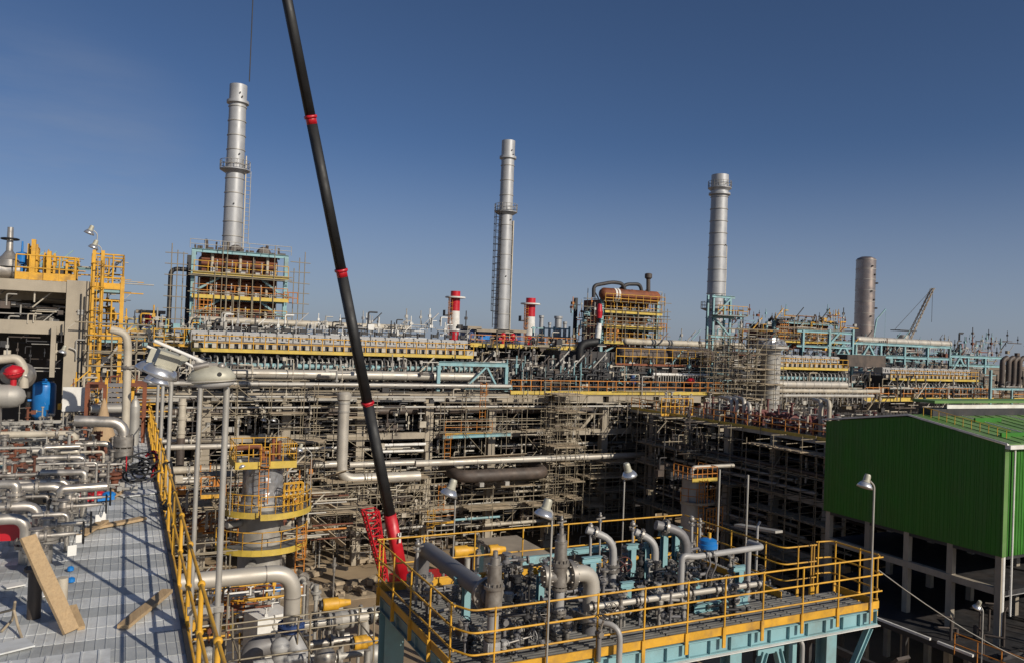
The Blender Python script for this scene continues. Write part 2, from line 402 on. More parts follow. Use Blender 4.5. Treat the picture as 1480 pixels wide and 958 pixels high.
# ribbed metal box, pit, props at lower left
t = thing('metal_cover', 'ribbed galvanised cover box at the bottom left corner of the deck', 'cover', (-2, 5.6, DZ))
a = onZ(160, 936, DZ+.12); q = MB().b2(a.x-2.2, a.x, a.y-2.4, a.y, DZ-.05, DZ+.12); part('lid', q, 'deck_light', t)
q = MB()
for k in range(12): q.bar((a.x-2.1+k*.18, a.y-2.38, DZ+.125), (a.x-2.1+k*.18, a.y-.02, DZ+.125), .02, .02)
part('ribs', q, 'deck_light', t, 'stuff')
pt = MB().b2(-3.6, -.97, 8.5, 10.2, DZ-1.6, DZ-1.5); struct('pit_floor', pt, 'dark_steel')
a = onZ(38, 925, DZ)
one('pipe_stub', MB().tube((a.x+.0, a.y+.85, DZ-.8), (a.x+.0, a.y+.85, DZ+.66), .085, 12).flange((a.x, a.y+.85, DZ+.66), (0, 0, 1), .14, .04, 8), 'brown_pipe', 'dull brown pipe stub standing behind the leaning plank', 'pipe')
one('pipe_stub', MB().tube((a.x+.33, a.y+.7, DZ-.6), (a.x+.33, a.y+.7, DZ+.55), .07, 12), 'beige', 'pale pipe stub just right of the rusty stub behind the leaning plank', 'pipe')
one('rope', MB().pipe([onZ(0, 885, DZ+.15), onZ(20, 880, DZ+.3), onZ(22, 868, DZ+.45), onZ(18, 895, DZ+.1), onZ(2, 912, DZ+.02)], .018, 6).pipe([onZ(20, 880, DZ+.3), onZ(26, 905, DZ+.1), onZ(33, 925, DZ)], .018, 6), 'scaffold_board', 'frayed tan rope knotted by the pit at the far lower left', 'rope')
for (px, py, wd, dd, m, lab) in ((10, 935, .5, .35, 'deck_light', 'pale ribbed sheet offcut in front of the pit'), (55, 860, .35, .2, 'white', 'torn white sheet lying in shade left of the plank'), (20, 845, .25, .2, 'white', 'small white scrap at the far left in the shade'), (200, 712, .9, .5, 'deck_light', 'thin grey sheet lying flat by the black cable heap')):
    p = onZ(px, py, DZ+.03); one('sheet_offcut', MB().box(p, wd, dd, .02, .4), m, lab, 'sheet')
# ------------------------------------------------------------------ pipework standing on the deck
def valve(name, label, p, axis, size, stem, slen, wheelR, m='valve', sm='steel', group=None, wm='black', cat='valve'):
    """gate valve: body with two flanges along axis, bonnet and stem along 'stem', black handwheel"""
    p, a, d = V(p), V(axis).normalized(), V(stem).normalized(); t = thing(name, label, cat, p, group)
    b = MB().lathe(p-a*size, a, [(0, 0), (size*.8, 0), (size*.8, size*.18), (size*.5, size*.2), (size*.62, size*.7), (size*.7, size), (size*.62, size*1.3), (size*.5, size*1.8), (size*.8, size*1.82), (size*.8, size*2), (0, size*2)], 14)
    b.lathe(p, d, [(size*.6, 0), (size*.5, size*.9), (size*.75, size*.92), (size*.75, size*1.15), (size*.3, size*1.2), (size*.22, size*1.7), (0, size*1.7)], 12)
    part('body', b, m, t)
    s = MB().tube(p+d*size*1.5, p+d*(slen), size*.16, 8); s.tube(p+d*size*1.6, p+d*(slen*.8), size*.26, 8); part('stem', s, sm, t)
    if wheelR: part('handwheel', MB().wheel(p+d*slen, d, wheelR, wheelR*.1), wm, t)
    return t
def pipe_on_deck(label, pts, r, m='steel', fl=(), bolts=8, bend=1.6, cat='pipe', group=None, n=14):
    t = thing('pipe_run', label, cat, pts[0], group); part('pipe', MB().pipe(pts, r, n, bend), m, t)
    for (p, d) in fl: part('flange', MB().flange(p, d, r*1.75, r*.55, bolts), 'valve', t)
    return t
# tall polished elbow with its valve (rises from the deck at 176,680)
b = onZ(177, 682, DZ); h = onY(177, 610, b.y)
pipe_on_deck('polished steel pipe bending left over a fat valve beside the yellow rail', [b, (b.x, b.y, h.z), (b.x-1.2, b.y+.1, h.z+.05)], .15, fl=[((b.x, b.y, DZ+.33), (0, 0, 1)), ((b.x, b.y, DZ+.62), (0, 0, 1)), ((b.x, b.y, DZ+.95), (0, 0, 1))])
one('globe_valve', MB().lathe((b.x, b.y, DZ+.36), (0, 0, 1), [(.15, 0), (.25, .07), (.25, .22), (.15, .29), (.26, .35), (.26, .55), (.15, .62)], 16), 'valve', 'fat round valve body around the polished upright pipe', 'valve')
b = onZ(192, 640, DZ); h = onY(192, 590, b.y)
pipe_on_deck('grey upright pipe bending left behind the polished elbow', [b, (b.x, b.y, h.z), (b.x-1.3, b.y, h.z)], .14, 'galv', fl=[((b.x, b.y, DZ+.5), (0, 0, 1)), ((b.x, b.y, DZ+.75), (0, 0, 1))])
# rows of manifold pipes running left-right, each with an elbow down at its right-hand end
rows = [  # px of elbow, py of pipe, left end px, pipe radius px, drop to deck
    (118, 650, 50, 8, 'polished pipe pair with a bend down, behind the red wheel'), (122, 660, 55, 5, 'thin pipe below the upper polished pair'),
    (90, 702, 20, 8, 'polished pipe with a round elbow above the twin bends'), (98, 695, 0, 6, 'thinner pipe just behind the round elbow'),
    (55, 730, -40, 9, 'upper of the twin polished bends at the left edge'), (38, 748, -60, 10, 'lower of the twin polished bends at the left edge, by the red paper'),
    (110, 626, 0, 6, 'pale pipe across the deck under the blue tank'), (160, 640, 110, 5, 'short pipe stub in front of the brown cone')]
for k, (ex, py, lx, rp, lab) in enumerate(rows):
    gz = DZ+.75; p = onZ(ex, py, gz); r = m_at(p, rp*.78); l = onZ(lx, py, gz); l = V((p.x-max(.5, (p-l).length), p.y, gz))
    pipe_on_deck(lab, [l, (p.x, p.y, gz), (p.x, p.y, DZ)], r, 'steel' if k != 6 else 'beige', fl=[((p.x, p.y, gz-r*4.2), (0, 0, 1)), ((p.x, p.y, gz-r*5.2), (0, 0, 1)), ((p.x-r*5, p.y, gz), (1, 0, 0))])
# valves with long stems pointing right, ending in black handwheels
for (vx, vy, wx, lab) in ((100, 721, 161, 'topmost long-stemmed valve with a black handwheel'), (92, 732, 155, 'second long-stemmed valve with a black handwheel'), (68, 759, 133, 'third long-stemmed valve, its big black handwheel edge-on'), (52, 775, 122, 'lowest long-stemmed valve with two white tags')):
    p = onZ(vx, vy, DZ+.62); e = onZ(wx, vy-6, DZ+.62); L = abs(e.x-p.x)*.98
    valve('gate_valve', lab, p, (0, 0, 1), .13, (1, .02, .02), max(.6, L), .17, group='long stemmed valves on the roof deck')
    q = MB().tube((p.x, p.y, DZ), (p.x, p.y, p.z-.1), .1, 12).flange((p.x, p.y, p.z-.26), (0, 0, 1), .18, .05, 8).flange((p.x, p.y, p.z-.2), (0, 0, 1), .18, .05, 8)
    one('standpipe', q, 'valve', 'brown standpipe under the ' + lab.split(',')[0].split(' with')[0], 'pipe')
p = onZ(113, 673, DZ+.7)
valve('gate_valve', 'valve with a bright red handwheel pointing at the yellow rail', p, (0, 0, 1), .15, (1, 0, .02), 1.0, .17, wm='red', group='long stemmed valves on the roof deck')
one('standpipe', MB().tube((p.x, p.y, DZ), (p.x, p.y, p.z-.15), .1, 12).flange((p.x, p.y, p.z-.2), (0, 0, 1), .17, .06, 8), 'steel', 'steel standpipe under the red-wheeled valve', 'pipe')
for (px, py, sz, lab) in ((148, 745, .12, 'white paper tag hanging below the topmost handwheel'), (142, 748, .1, 'second white paper tag beside the topmost handwheel'), (114, 778, .1, 'white tag under the lowest handwheel'), (104, 795, .13, 'larger white tag hanging lowest of all')):
    p = onZ(px, py, DZ+.35); one('paper_tag', MB().box(p, sz, .01, sz*1.3, .3), 'white', lab, 'tag', 'tags on the valves')
    one('tag_string', MB().tube(p+V((0, 0, sz*.6)), p+V((.05, .1, .3)), .006, 4), 'rubber', 'thin string holding the ' + lab, 'string')
for (px, py, sz, lab) in ((102, 822, .1, 'blue plastic cap, the upper of two on the deck'), (103, 838, .11, 'blue plastic cap, the lower of two on the deck')):
    p = onZ(px, py, DZ+.04); one('plastic_cap', MB().lathe(p, (0, 0, 1), [(0, -.02), (sz*.5, -.02), (sz*.5, .03), (sz*.2, .05), (0, .05)], 10), 'blue', lab, 'cap')
one('paper_sheet', MB().box(onZ(8, 768, DZ+.45), .75, .03, .3, -.15), 'red', 'red printed sheet stuck under the lower twin bend at the left edge', 'sheet')
# deck clutter: small fittings, handled as separate little things
R = random.Random(11)
kinds = [('short capped pipe spool', 'steel'), ('flanged tee', 'valve'), ('small upright globe valve', 'valve'), ('pipe bracket', 'galv'), ('rusty drain stub', 'rust')]
spots = [(20, 640), (45, 645), (75, 668), (30, 665), (60, 685), (12, 690), (95, 640), (135, 700), (140, 655), (15, 720), (75, 712), (120, 735), (30, 705), (85, 750), (20, 775), (60, 640), (105, 690), (5, 660), (130, 640), (48, 668), (25, 625), (68, 625), (95, 615), (40, 610), (150, 625), (8, 615), (110, 600), (5, 745), (75, 690), (58, 705), (140, 612), (88, 668), (35, 735), (165, 700)]
seen = {}
for (px, py) in spots:
    nm, m = kinds[R.randrange(5)]; p = onZ(px, py+12, DZ); h = R.uniform(.35, .95); r = R.uniform(.05, .09); t = None
    q = MB().tube(p, p+V((0, 0, h)), r, 10).flange(p+V((0, 0, h)), (0, 0, 1), r*1.8, .05, 6).flange(p+V((0, 0, h-.09)), (0, 0, 1), r*1.8, .05)
    if 'tee' in nm or 'valve' in nm: q.tube(p+V((-.3, 0, h*.6)), p+V((.35, R.uniform(-.1, .1), h*.6)), r*.8, 10).flange(p+V((.35, 0, h*.6)), (1, 0, 0), r*1.6, .05, 6).flange(p+V((-.3, 0, h*.6)), (1, 0, 0), r*1.6, .05)
    if 'valve' in nm: q.tube(p+V((0, 0, h)), p+V((0, 0, h+.3)), .02, 6).wheel(p+V((0, 0, h+.3)), (0, 0, 1), .12, .012)
    if 'bracket' in nm: q.bar(p+V((-.4, 0, h)), p+V((.4, 0, h)), .08, .1)
    if 'spool' in nm: q.pipe([p+V((0, 0, h)), p+V((0, 0, h+.16)), p+V((R.choice((-1, 1))*.8, .1, h+.16))], r, 10)
    where = ['left edge' if px < 30 else 'second pipe row' if px < 70 else 'middle of the pipe rows' if px < 115 else 'open deck', 'at the back' if py < 640 else 'behind the twin bends' if py < 690 else 'near the long stems']
    key = (nm, *where); seen[key] = seen.get(key, 0)+1
    lab = f"{nm} by the {where[0]} {where[1]}" + ('' if seen[key] == 1 else ['', '', ', another', ', third', ', fourth'][min(4, seen[key])])
    one('pipe_fitting', q, m, lab, 'fitting', 'fittings on the roof deck')
R = random.Random(12)
for k, (px, py, m) in enumerate([(18, 652, 'cyan'), (150, 718, 'blue'), (135, 717, 'red'), (30, 700, 'cardboard'), (75, 720, 'rubber'), (55, 720, 'cardboard'), (160, 712, 'cardboard'), (105, 640, 'white'), (130, 690, 'white'), (10, 672, 'cyan'), (85, 640, 'cardboard'), (65, 612, 'beige'), (40, 625, 'white'), (98, 720, 'white'), (22, 650, 'yellow')]):
    p = onZ(px, py, DZ+.09); nm = {'cyan': 'pale turquoise tarpaulin fold', 'blue': 'blue plastic strip', 'red': 'small red plastic scrap', 'cardboard': 'torn brown cardboard piece', 'rubber': 'black rubber mat roll', 'white': 'crumpled white film', 'beige': 'beige crate lid', 'yellow': 'yellow rag'}[m]
    q = MB().box(p, R.uniform(.35, .8), R.uniform(.25, .5), R.uniform(.06, .16), R.uniform(-.5, .5)); q.ball(p+V((.1, 0, .05)), .16, 7, .5)
    one('site_rubbish', q, m, f"{nm} {['on the left of the deck', 'half under the valve stems', 'near the red-wheeled valve', 'beside the twin bends', 'under the pipe rows', 'left of the upper standpipe', 'before the cable heap', 'below the white panel', 'at the foot of the standpipe', 'at the left edge', 'behind the first pipe row', 'in front of the blue tank', 'behind the yellow rag', 'below the topmost valve', 'hung on a pipe at the left'][k]}", 'rubbish')
p = onZ(203, 695, DZ); q = MB()
for k in range(9): q.ring(p+V((R.uniform(-.2, .25), R.uniform(-.2, .2), .1+.06*k)), (R.uniform(-.4, .4), R.uniform(-.9, -.2), 1), R.uniform(.25, .42), .025, 14, 5)
one('cable_heap', q, 'rubber', 'heap of black cable coils on the deck against the yellow rail', 'cable')
one('hose', MB().pipe([p+V((.25, -.1, .1)), p+V((.38, 0, .5)), p+V((.3, .3, .75)), p+V((.1, .3, .6))], .035, 7), 'red', 'red hose looped over the black cable heap', 'hose')
# brown cone bag, white panel, blue tank, red ball, exchanger
p = onZ(147, 662, DZ); q = MB().lathe(p, (0, 0, 1), [(0, 0), (.42, 0), (.48, .3), (.34, .7), (.17, 1.2), (.07, 1.65), (.02, 1.8)], 9)
t = thing('hanging_sling', 'brown leather-like cone bag hanging in front of the rusty frames', 'bag', p); part('cone', q, 'cardboard', t); part('base_band', MB().lathe(p, (0, 0, 1), [(0, -.01), (.44, 0), (.5, .3), (.44, .5)], 9), 'rust', t)
p = onZ(108, 632, DZ); t = thing('notice_panel', 'plain white square panel on two legs before the concrete column', 'panel', p)
part('board', MB().box(p+V((0, 0, 1.35)), .85, .06, .85), 'white', t); part('leg', MB().tube(p+V((-.38, .03, 0)), p+V((-.38, .03, 1.0)), .03, 6), 'galv', t); part('leg', MB().tube(p+V((.38, .03, 0)), p+V((.38, .03, 1.0)), .03, 6), 'galv', t)
p = onZ(62, 612, DZ); r = m_at(p, 15); t = thing('air_receiver', 'bright blue upright pressure tank on the roof deck', 'tank', p); hh = m_at(p, 62)
part('shell', MB().lathe(p+V((0, 0, .15)), (0, 0, 1), [(0, 0), (r*.6, .03), (r, .2), (r, hh-.35), (r*.93, hh-.25), (r*.6, hh-.17), (0, hh-.14)], 20, True), 'blue', t)
part('nozzle', MB().tube(p+V((0, 0, hh-.1)), p+V((0, 0, hh+.1)), .05, 8).flange(p+V((0, 0, hh+.05)), (0, 0, 1), .1, .04), 'blue', t)
part('side_nozzle', MB().tube(p+V((-r, 0, hh*.55)), p+V((-r-.14, -.02, hh*.55)), .05, 8), 'blue', t)
for a in (.5, 2.6, 4.7): part('leg', MB().bar(p+V((r*.7*math.cos(a), r*.7*math.sin(a), 0)), p+V((r*.7*math.cos(a), r*.7*math.sin(a), .4)), .09), 'blue', t)
p = onY(20, 537, 26); t = thing('valve_actuator', 'glossy red round actuator beside the grey exchanger', 'actuator', p); r = m_at(p, 12)
part('dome', MB().lathe(p, (-.15, -.25, 1), [(0, -r*.9), (r*.8, -r*.6), (r, -.05), (r*.95, .1), (r*.7, r*.6), (0, r*.9)], 16, True), 'red', t); part('yoke', MB().tube(p-V((0, 0, r*.8)), p-V((0, 0, r*2.4)), r*.35, 8), 'red', t)
part('rim', MB().ring(p, (-.15, -.25, 1), r*1.02, .03, 18, 5), 'red', t)
p = onY(-4, 572, 26); t = thing('heat_exchanger', 'fat grey horizontal exchanger shell with flanged end at the left edge', 'vessel', p); r = m_at(p, 17)
part('shell', MB().tube(p+V((-2.2, 0, 0)), p+V((.3, 0, 0)), r, 24).lathe(p+V((.3, 0, 0)), (1, 0, 0), [(r, 0), (r*.9, .2), (r*.5, .35), (0, .4)], 20, True), 'galv', t); part('flange', MB().flange(p+V((-.25, 0, 0)), (1, 0, 0), r*1.2, .12, 18, 24), 'valve', t); part('flange', MB().flange(p+V((-.05, 0, 0)), (1, 0, 0), r*1.2, .12, 18, 24), 'valve', t)
part('saddle', MB().b2(p.x-1, p.x-.8, p.y-r*.8, p.y+r*.8, DZ, p.z), 'galv', t); part('saddle', MB().b2(p.x-.1, p.x+.1, p.y-r*.8, p.y+r*.8, DZ, p.z), 'galv', t)
p2 = p+V((.35, .9, .55))
one('exchanger_head', MB().lathe(p2, (.5, -.85, 0), [(0, -.5), (r*.9, -.4), (r*.9, .2), (r*1.15, .22), (r*1.15, .36), (r*.7, .5), (0, .6)], 20), 'valve', 'brownish round exchanger head behind the red actuator', 'vessel')
one('pipe_run', MB().pipe([onY(-10, 520, 26.5), onY(25, 517, 26.5), onY(34, 530, 26.5), onY(34, 560, 26.5)], .13, 12), 'beige', 'pale pipe arching over the red actuator', 'pipe')
# rusty steel frames behind, with grilles
for (x0, x1, y0, y1, Y, lab) in ((123, 152, 560, 625, 29.5, 'rusty orange steel frame left of the grey louvre'), (183, 210, 558, 632, 29.5, 'rusty brown steel frame next to the end of the yellow rail')):
    a, b = onY(x0, y1, Y), onY(x1, y0, Y); t = thing('support_structure', lab, 'frame', (a.x, Y, DZ))
    for xx in (a.x, b.x):
        for yy in (Y, Y+1.2): part('post', MB().bar((xx, yy, DZ), (xx, yy, b.z), .11), 'rust_orange', t)
    part('top_beam', MB().b2(a.x-.05, b.x+.05, Y-.06, Y+.06, b.z, b.z+.12), 'rust', t); part('top_beam', MB().b2(a.x-.05, b.x+.05, Y+1.14, Y+1.26, b.z, b.z+.12), 'rust', t)
    part('cross_rail', MB().bar((a.x, Y, DZ+.9), (b.x, Y, DZ+.9), .07), 'rust_orange', t)
p = onY(172, 585, 29.8); t = thing('louvre_panel', 'grey slatted louvre panel between the rusty frames', 'louvre', (p.x, 29.8, DZ))
for k in range(11): part('slat', MB().bar((p.x-.38, 29.8, DZ+.25+k*.17), (p.x+.38, 29.8, DZ+.25+k*.17), .05, .13), 'grey_paint', t)
for sx in (-.38, .38): part('post', MB().bar((p.x+sx*1.08, 29.8, DZ), (p.x+sx*1.08, 29.8, DZ+2.15), .09), 'yellow', t)
p = onY(195, 590, 29.0); one('gas_bottle', MB().lathe((p.x, p.y, DZ), (0, 0, 1), [(0, 0), (.16, 0), (.16, 1.3), (.1, 1.5), (.05, 1.55), (.05, 1.65), (0, 1.65)], 12), 'galv', 'dull grey gas cylinder standing inside the rusty brown frame', 'cylinder')
p = onY(185, 540, 27)
pipe_on_deck('tall galvanised duct bending left below the yellow stair tower', [(p.x, p.y, DZ), onY(185, 500, 27), onY(182, 482, 27), onY(160, 476, 27.)], m_at(p, 5.6), 'beige', fl=[(onY(186, 530, 27), (0, 0, 1))])

# thinner manifold lines between the bigger ones
rows2 = [(140, 668, 60, 'thin line just above the red-wheeled valve'), (130, 634, 20, 'thin line behind the upper polished pair'), (108, 676, 30, 'thin line in front of the upper polished pair'), (84, 684, -20, 'thin line above the round elbow'), (112, 712, 40, 'thin line behind the topmost long stem'), (70, 716, -30, 'thin line between round elbow and twin bends'), (62, 646, -20, 'thin line at the left below the exchanger'), (150, 652, 90, 'thin line left of the brown cone'), (46, 668, -40, 'thin line low at the far left'), (125, 694, 70, 'thin line in front of the red-wheeled valve'), (75, 626, -10, 'thin line right below the blue tank'), (98, 742, 50, 'thin line under the topmost long stem')]
R = random.Random(15)
for ex, py, lx, lab in rows2:
    gz = DZ+R.uniform(.45, .95); p = onZ(ex, py, gz); l = onZ(lx, py, gz); l = V((p.x-max(.5, (p-l).length), p.y, gz)); r = R.uniform(.028, .045)
    pipe_on_deck(lab, [l, (p.x, p.y, gz), (p.x, p.y, DZ)], r, R.choice(('steel', 'valve', 'galv', 'beige')), fl=[((p.x, p.y, gz-r*5), (0, 0, 1)), ((p.x-r*8, p.y, gz), (1, 0, 0)), (tuple(l.lerp(p, .45)), (1, 0, 0))], n=8, bolts=0)
q = {m: MB() for m in ('valve', 'steel', 'rust', 'galv')}
for k in range(170):
    p = onZ(R.uniform(-20, 165), R.uniform(615, 720), DZ); h = R.uniform(.15, .9); r = R.uniform(.02, .05); u = q[R.choice(tuple(q))]
    u.tube(p, p+V((0, 0, h)), r, 6); u.flange(p+V((0, 0, h)), (0, 0, 1), r*2, .04, n=8); u.flange(p+V((0, 0, h*.6)), (0, 0, 1), r*2, .03, n=8)
    e = p+V((R.uniform(-.6, .6), R.uniform(-.3, .3), h*.8)); u.tube(p+V((0, 0, h*.8)), e, r*.8, 6); u.box(e, r*3, r*3, r*3)
for m, u in q.items():
    o = one('small_pipework', u, m, {'valve': 'brown-grey', 'steel': 'bright', 'rust': 'rusty', 'galv': 'dull grey'}[m]+' small fittings crowded among the pipes on the roof deck', 'pipework'); o['kind'] = 'stuff'
# ================================================================== steel platform at the front (floor z = 14.66)
PZ = 14.66; PX0, PX1, PY0, PY1 = 4.92, 14.45, 11.22, 15.65; XE = 12.85   # XE: rear part stops here, the front strip runs on
pf = thing('steel_platform', 'turquoise steel platform with grated floor and yellow kick plates at the front', 'platform', (9, 13, 0))
gp = MB()
for k in range(11): gp.bar((.01, .05+k*.1, -.02), (1.03, .05+k*.1, -.02), .045, .05, (0, 0, 1))
for k in range(5): gp.bar((.1+k*.2, .01, -.035), (.1+k*.2, 1.09, -.035), .018, .03, (0, 0, 1))
R = random.Random(2); g0 = None; nx = 9
for i in range(9):
    for j in range(4):
        x = PX0+.04+i*1.052; y = PY0+.02+j*1.105
        if x > XE-.4 and j > 0: continue
        loc = V((x, y, PZ+R.uniform(-.006, .004)))
        if g0 is None:
            g0 = part('grating_panel', gp, 'grating', pf); g0.data.transform(Matrix.Translation(pf.location)); g0.location = loc - pf.location
        else: share(g0, 'grating_panel', pf, loc - pf.location)
for yy in (PY0+.06, PY0+1.1, PY0+2.2, PY0+3.3, PY1-.06):
    x1 = PX1 if yy < PY0+1.2 else XE; q = MB().ibeam((PX0, yy, PZ-.21), (x1, yy, PZ-.21), .16, .30, .02)
    if yy < PY0+.1:
        x = PX0+.5
        while x < x1: q.b2(x, x+.015, yy-.078, yy+.0, PZ-.34, PZ-.08); x += .5
    part('floor_beam', q, 'cyan', pf)
for xx in (PX0+.06, 7.2, 9.6, 12.0, XE-.03): part('cross_beam', MB().ibeam((xx, PY0+.15, PZ-.215), (xx, PY1-.15, PZ-.215), .14, .28, .02), 'cyan', pf)
part('cross_beam', MB().ibeam((PX1-.06, PY0+.15, PZ-.215), (PX1-.06, PY0+1.05, PZ-.215), .14, .28, .02), 'cyan', pf)
part('bottom_lip', MB().b2(PX0, PX1, PY0-.10, PY0-.02, PZ-.375, PZ-.362), 'white', pf)
for (x, y, wd) in ((PX0+.25, PY1-.15, .42), (10.55, PY0+.12, .28), (13.1, PY0+.12, .28), (PX0+.3, PY0+.3, .3), (10.55, PY1-.2, .28), (13.0, PY0+1.0, .22), (7.6, PY1-.2, .25)):
    part('column', MB().ibeam((x, y, 0), (x, y, PZ-.37), wd, wd, .025, (0, 1, 0)), 'cyan', pf)
    part('base_plate', MB().box((x, y, .02), wd*1.6, wd*1.6, .05), 'cyan', pf)
part('brace', MB().ibeam((14.35, PY0+.1, PZ-.45), (13.2, PY0+.12, PZ-2.4), .12, .12, .018), 'cyan', pf)
for sx in (-1, 1): part('brace', MB().ibeam((11.85+sx*.18, PY0+.4, PZ-.7), (11.85+sx*1.05, PY0+.4, PZ-3.2), .14, .14, .018), 'cyan', pf)
part('gusset', MB().b2(11.5, 12.2, PY0+.38, PY0+.42, PZ-.75, PZ-.42), 'cyan', pf)
for a, b in (((PX0, PY0-.03), (PX1, PY0-.03)), ((PX0-.03, PY1), (PX0-.03, PY0)), ((PX0, PY1+.03), (8.9, PY1+.03)), ((9.5, PY1+.03), (XE, PY1+.03)), ((XE+.03, PY1), (XE+.03, PY0+1.15)), ((PX1+.03, PY0), (PX1+.03, PY0+1.1))):
    q = MB().bar((*a, PZ+.06), (*b, PZ+.06), .022, .15, (0, 0, 1)); part('kick_plate', q, 'yellow', pf)
# guard rails of the platform
RH = 1.06
def bent_rail(name, label, path, posts, m='yellow', lv=(1.0, .66, .33), r=.0175):
    t = thing(name, label, 'railing', (posts[0][0], posts[0][1], PZ), 'guard rails of the front platform')
    for (x, y) in posts:
        q = MB().tube((x, y, PZ-.22), (x, y, PZ+RH), r*1.05, 8).ball((x, y, PZ+RH), r*1.5, 8).b2(x-.035, x+.035, y-.015, y+.015, PZ-.24, PZ+.14)
        for z in lv[1:]: q.ball((x, y, PZ+RH*z), r*1.35, 6)
        part('post', q, m, t)
    for z, nm in zip(lv, ('top_rail', 'middle_rail', 'lower_rail')):
        part(nm, MB().pipe([(x, y, PZ+RH*z) for x, y in path], r, 8, 4), m, t)
    return t
f = PY0-.06
bent_rail('guard_rail', 'front guard rail of the platform, nearest, with yellow tube posts', [(PX0-.05, f+.35), (PX0+.12, f+.02), (PX0+.5, f), (PX1+.05, f)], [(x, f) for x in (5.44, 6.40, 7.38, 8.36, 9.32, 10.2, 11.15, 12.2, 13.2, 14.2)])
bent_rail('guard_rail', 'left guard rail of the platform running back to the crane', [(PX0-.06, PY1+.05), (PX0-.06, f+.3)], [(PX0-.06, y) for y in (15.55, 14.58, 13.55, 12.55, 11.6)])
bent_rail('guard_rail', 'rear guard rail of the platform', [(PX0-.06, PY1+.1), (XE, PY1+.1)], [(x, PY1+.1) for x in (5.0, 5.9, 7.1, 8.3, 9.5, 10.4, 11.4, 12.3)], lv=(1.0, .5, .12))
bent_rail('guard_rail', 'right guard rail of the platform behind the blue actuator', [(XE+.06, PY1+.05), (XE+.06, PY0+1.3), (XE+.16, PY0+1.18), (XE+1.05, PY0+1.16)], [(XE+.06, y) for y in (15.2, 14.0, 12.9)] + [(XE+.5, PY0+1.16), (XE+.9, PY0+1.16), (XE+.98, PY0+1.16)])
bent_rail('guard_rail', 'end guard rail round the far right corner of the platform', [(PX1-.35, PY0+1.35), (PX1+.1, PY0+1.3), (PX1+.1, f+.1), (PX1-.1, f)], [(PX1-.3, PY0+1.33), (PX1+.1, PY0+1.2), (PX1+.1, PY0+.55), (PX1+.1, PY0+.1)])
# ------------------------------------------------------------------ safety valves and pipework on it
def safety_valve(label, p, H, r, gate=True):
    p = V(p); t = thing('safety_valve', label, 'safety valve', p, 'tall safety valves on the platform'); u = V((0, 0, 1))
    part('inlet_pipe', MB().tube(p, p+u*(H*.45), r*.72, 18), 'light_grey', t)
    for z in (.02, .055, .22, .255, .455, .49): part('flange', MB().flange(p+u*(H*z), u, r*1.08, H*.022, 12, 18), 'valve', t)
    part('gate_body', MB().box(p+u*(H*.135), r*1.7, r*1.3, H*.10).lathe(p+u*(H*.09), u, [(r*.9, 0), (r, H*.03), (r, H*.07), (r*.9, H*.1)], 16), 'light_grey', t)
    b = MB().lathe(p+u*(H*.5), u, [(r*1.05, 0), (r*1.05, H*.16), (r*1.3, H*.162), (r*1.3, H*.19), (r*.92, H*.192), (r*.84, H*.36), (r*.9, H*.362), (r*.9, H*.38), (r*.66, H*.382), (r*.58, H*.44), (r*.34, H*.445), (r*.3, H*.5), (0, H*.5)], 20)
    part('body', b, 'valve', t)
    part('bonnet_bolts', _bolts(p+u*(H*.69), r*1.05, 12, H*.05), 'valve', t)
    return t
def _bolts(c, R_, n, h):
    q = MB()
    for k in range(n): a = 2*math.pi*k/n; q.tube(c+V((R_*math.cos(a), R_*math.sin(a), -h/2)), c+V((R_*math.cos(a), R_*math.sin(a), h/2)), .012, 5)
    return q
s1 = V((5.62, 11.62, PZ)); s2 = V((7.16, 12.1, PZ))
safety_valve('tall brown-grey safety valve nearest the left corner of the platform', s1, 1.84, .135)
safety_valve('tall brown-grey safety valve behind the thin lamp pole mid platform', s2, 2.0, .13)
# thick dark pipe leaving the first safety valve toward the back
zz = PZ+1.05; r = .155
e = onY(612, 795, 15.0)
pipe_on_deck('thick dark grey pipe sloping back from the first safety valve to an elbow', [(s1.x, s1.y+.1, zz), (s1.x-.03, 14.95, zz+.0), (s1.x-.05, 15.05, PZ+.15)], .16, 'grey_paint', fl=[((s1.x, s1.y+.24, zz), (0, 1, 0)), ((s1.x-.05, 15.02, PZ+.42), (0, 0, 1)), ((s1.x-.05, 15.02, PZ+.25), (0, 0, 1))], bolts=10, bend=1.2, n=20)
# silver elbow from the second safety valve
pipe_on_deck('fat silver elbow turning down from the second safety valve', [(s2.x+.05, s2.y, zz+.08), (s2.x+.72, s2.y+.06, zz+.08), (s2.x+.72, s2.y+.06, PZ+.32)], .155, 'cladding', fl=[((s2.x+.2, s2.y, zz+.08), (1, 0, 0)), ((s2.x+.72, s2.y+.06, PZ+.36), (0, 0, 1)), ((s2.x+.72, s2.y+.06, PZ+.27), (0, 0, 1))], bolts=10, bend=1.9, n=20)
one('pipe_stub', MB().tube((s2.x+.72, s2.y+.06, PZ-.5), (s2.x+.72, s2.y+.06, PZ+.25), .15, 16), 'grey_paint', 'grey stub going down through the grating below the silver elbow', 'pipe')
one('inlet_blind', MB().flange((s2.x-.22, s2.y+.12, zz+.06), (1, -.2, 0), .2, .1, 10).tube((s2.x-.2, s2.y+.1, zz+.06), (s2.x, s2.y, zz+.06), .13, 12), 'valve', 'dark flanged branch on the left side of the second safety valve', 'flange')
def jpipe(label, top, elbow, r, m='light_grey', foot=PZ, back=(-.35, .3, 0)):
    e = V(elbow); tp = V(top)
    return pipe_on_deck(label, [tp, (e.x, e.y, e.z), (e.x, e.y, foot)], r, m, fl=[((e.x, e.y, foot+(e.z-foot)*.55), (0, 0, 1)), ((e.x, e.y, foot+(e.z-foot)*.46), (0, 0, 1)), (tp.lerp(e, .3), tuple((e-tp).normalized()))], bend=3.2)
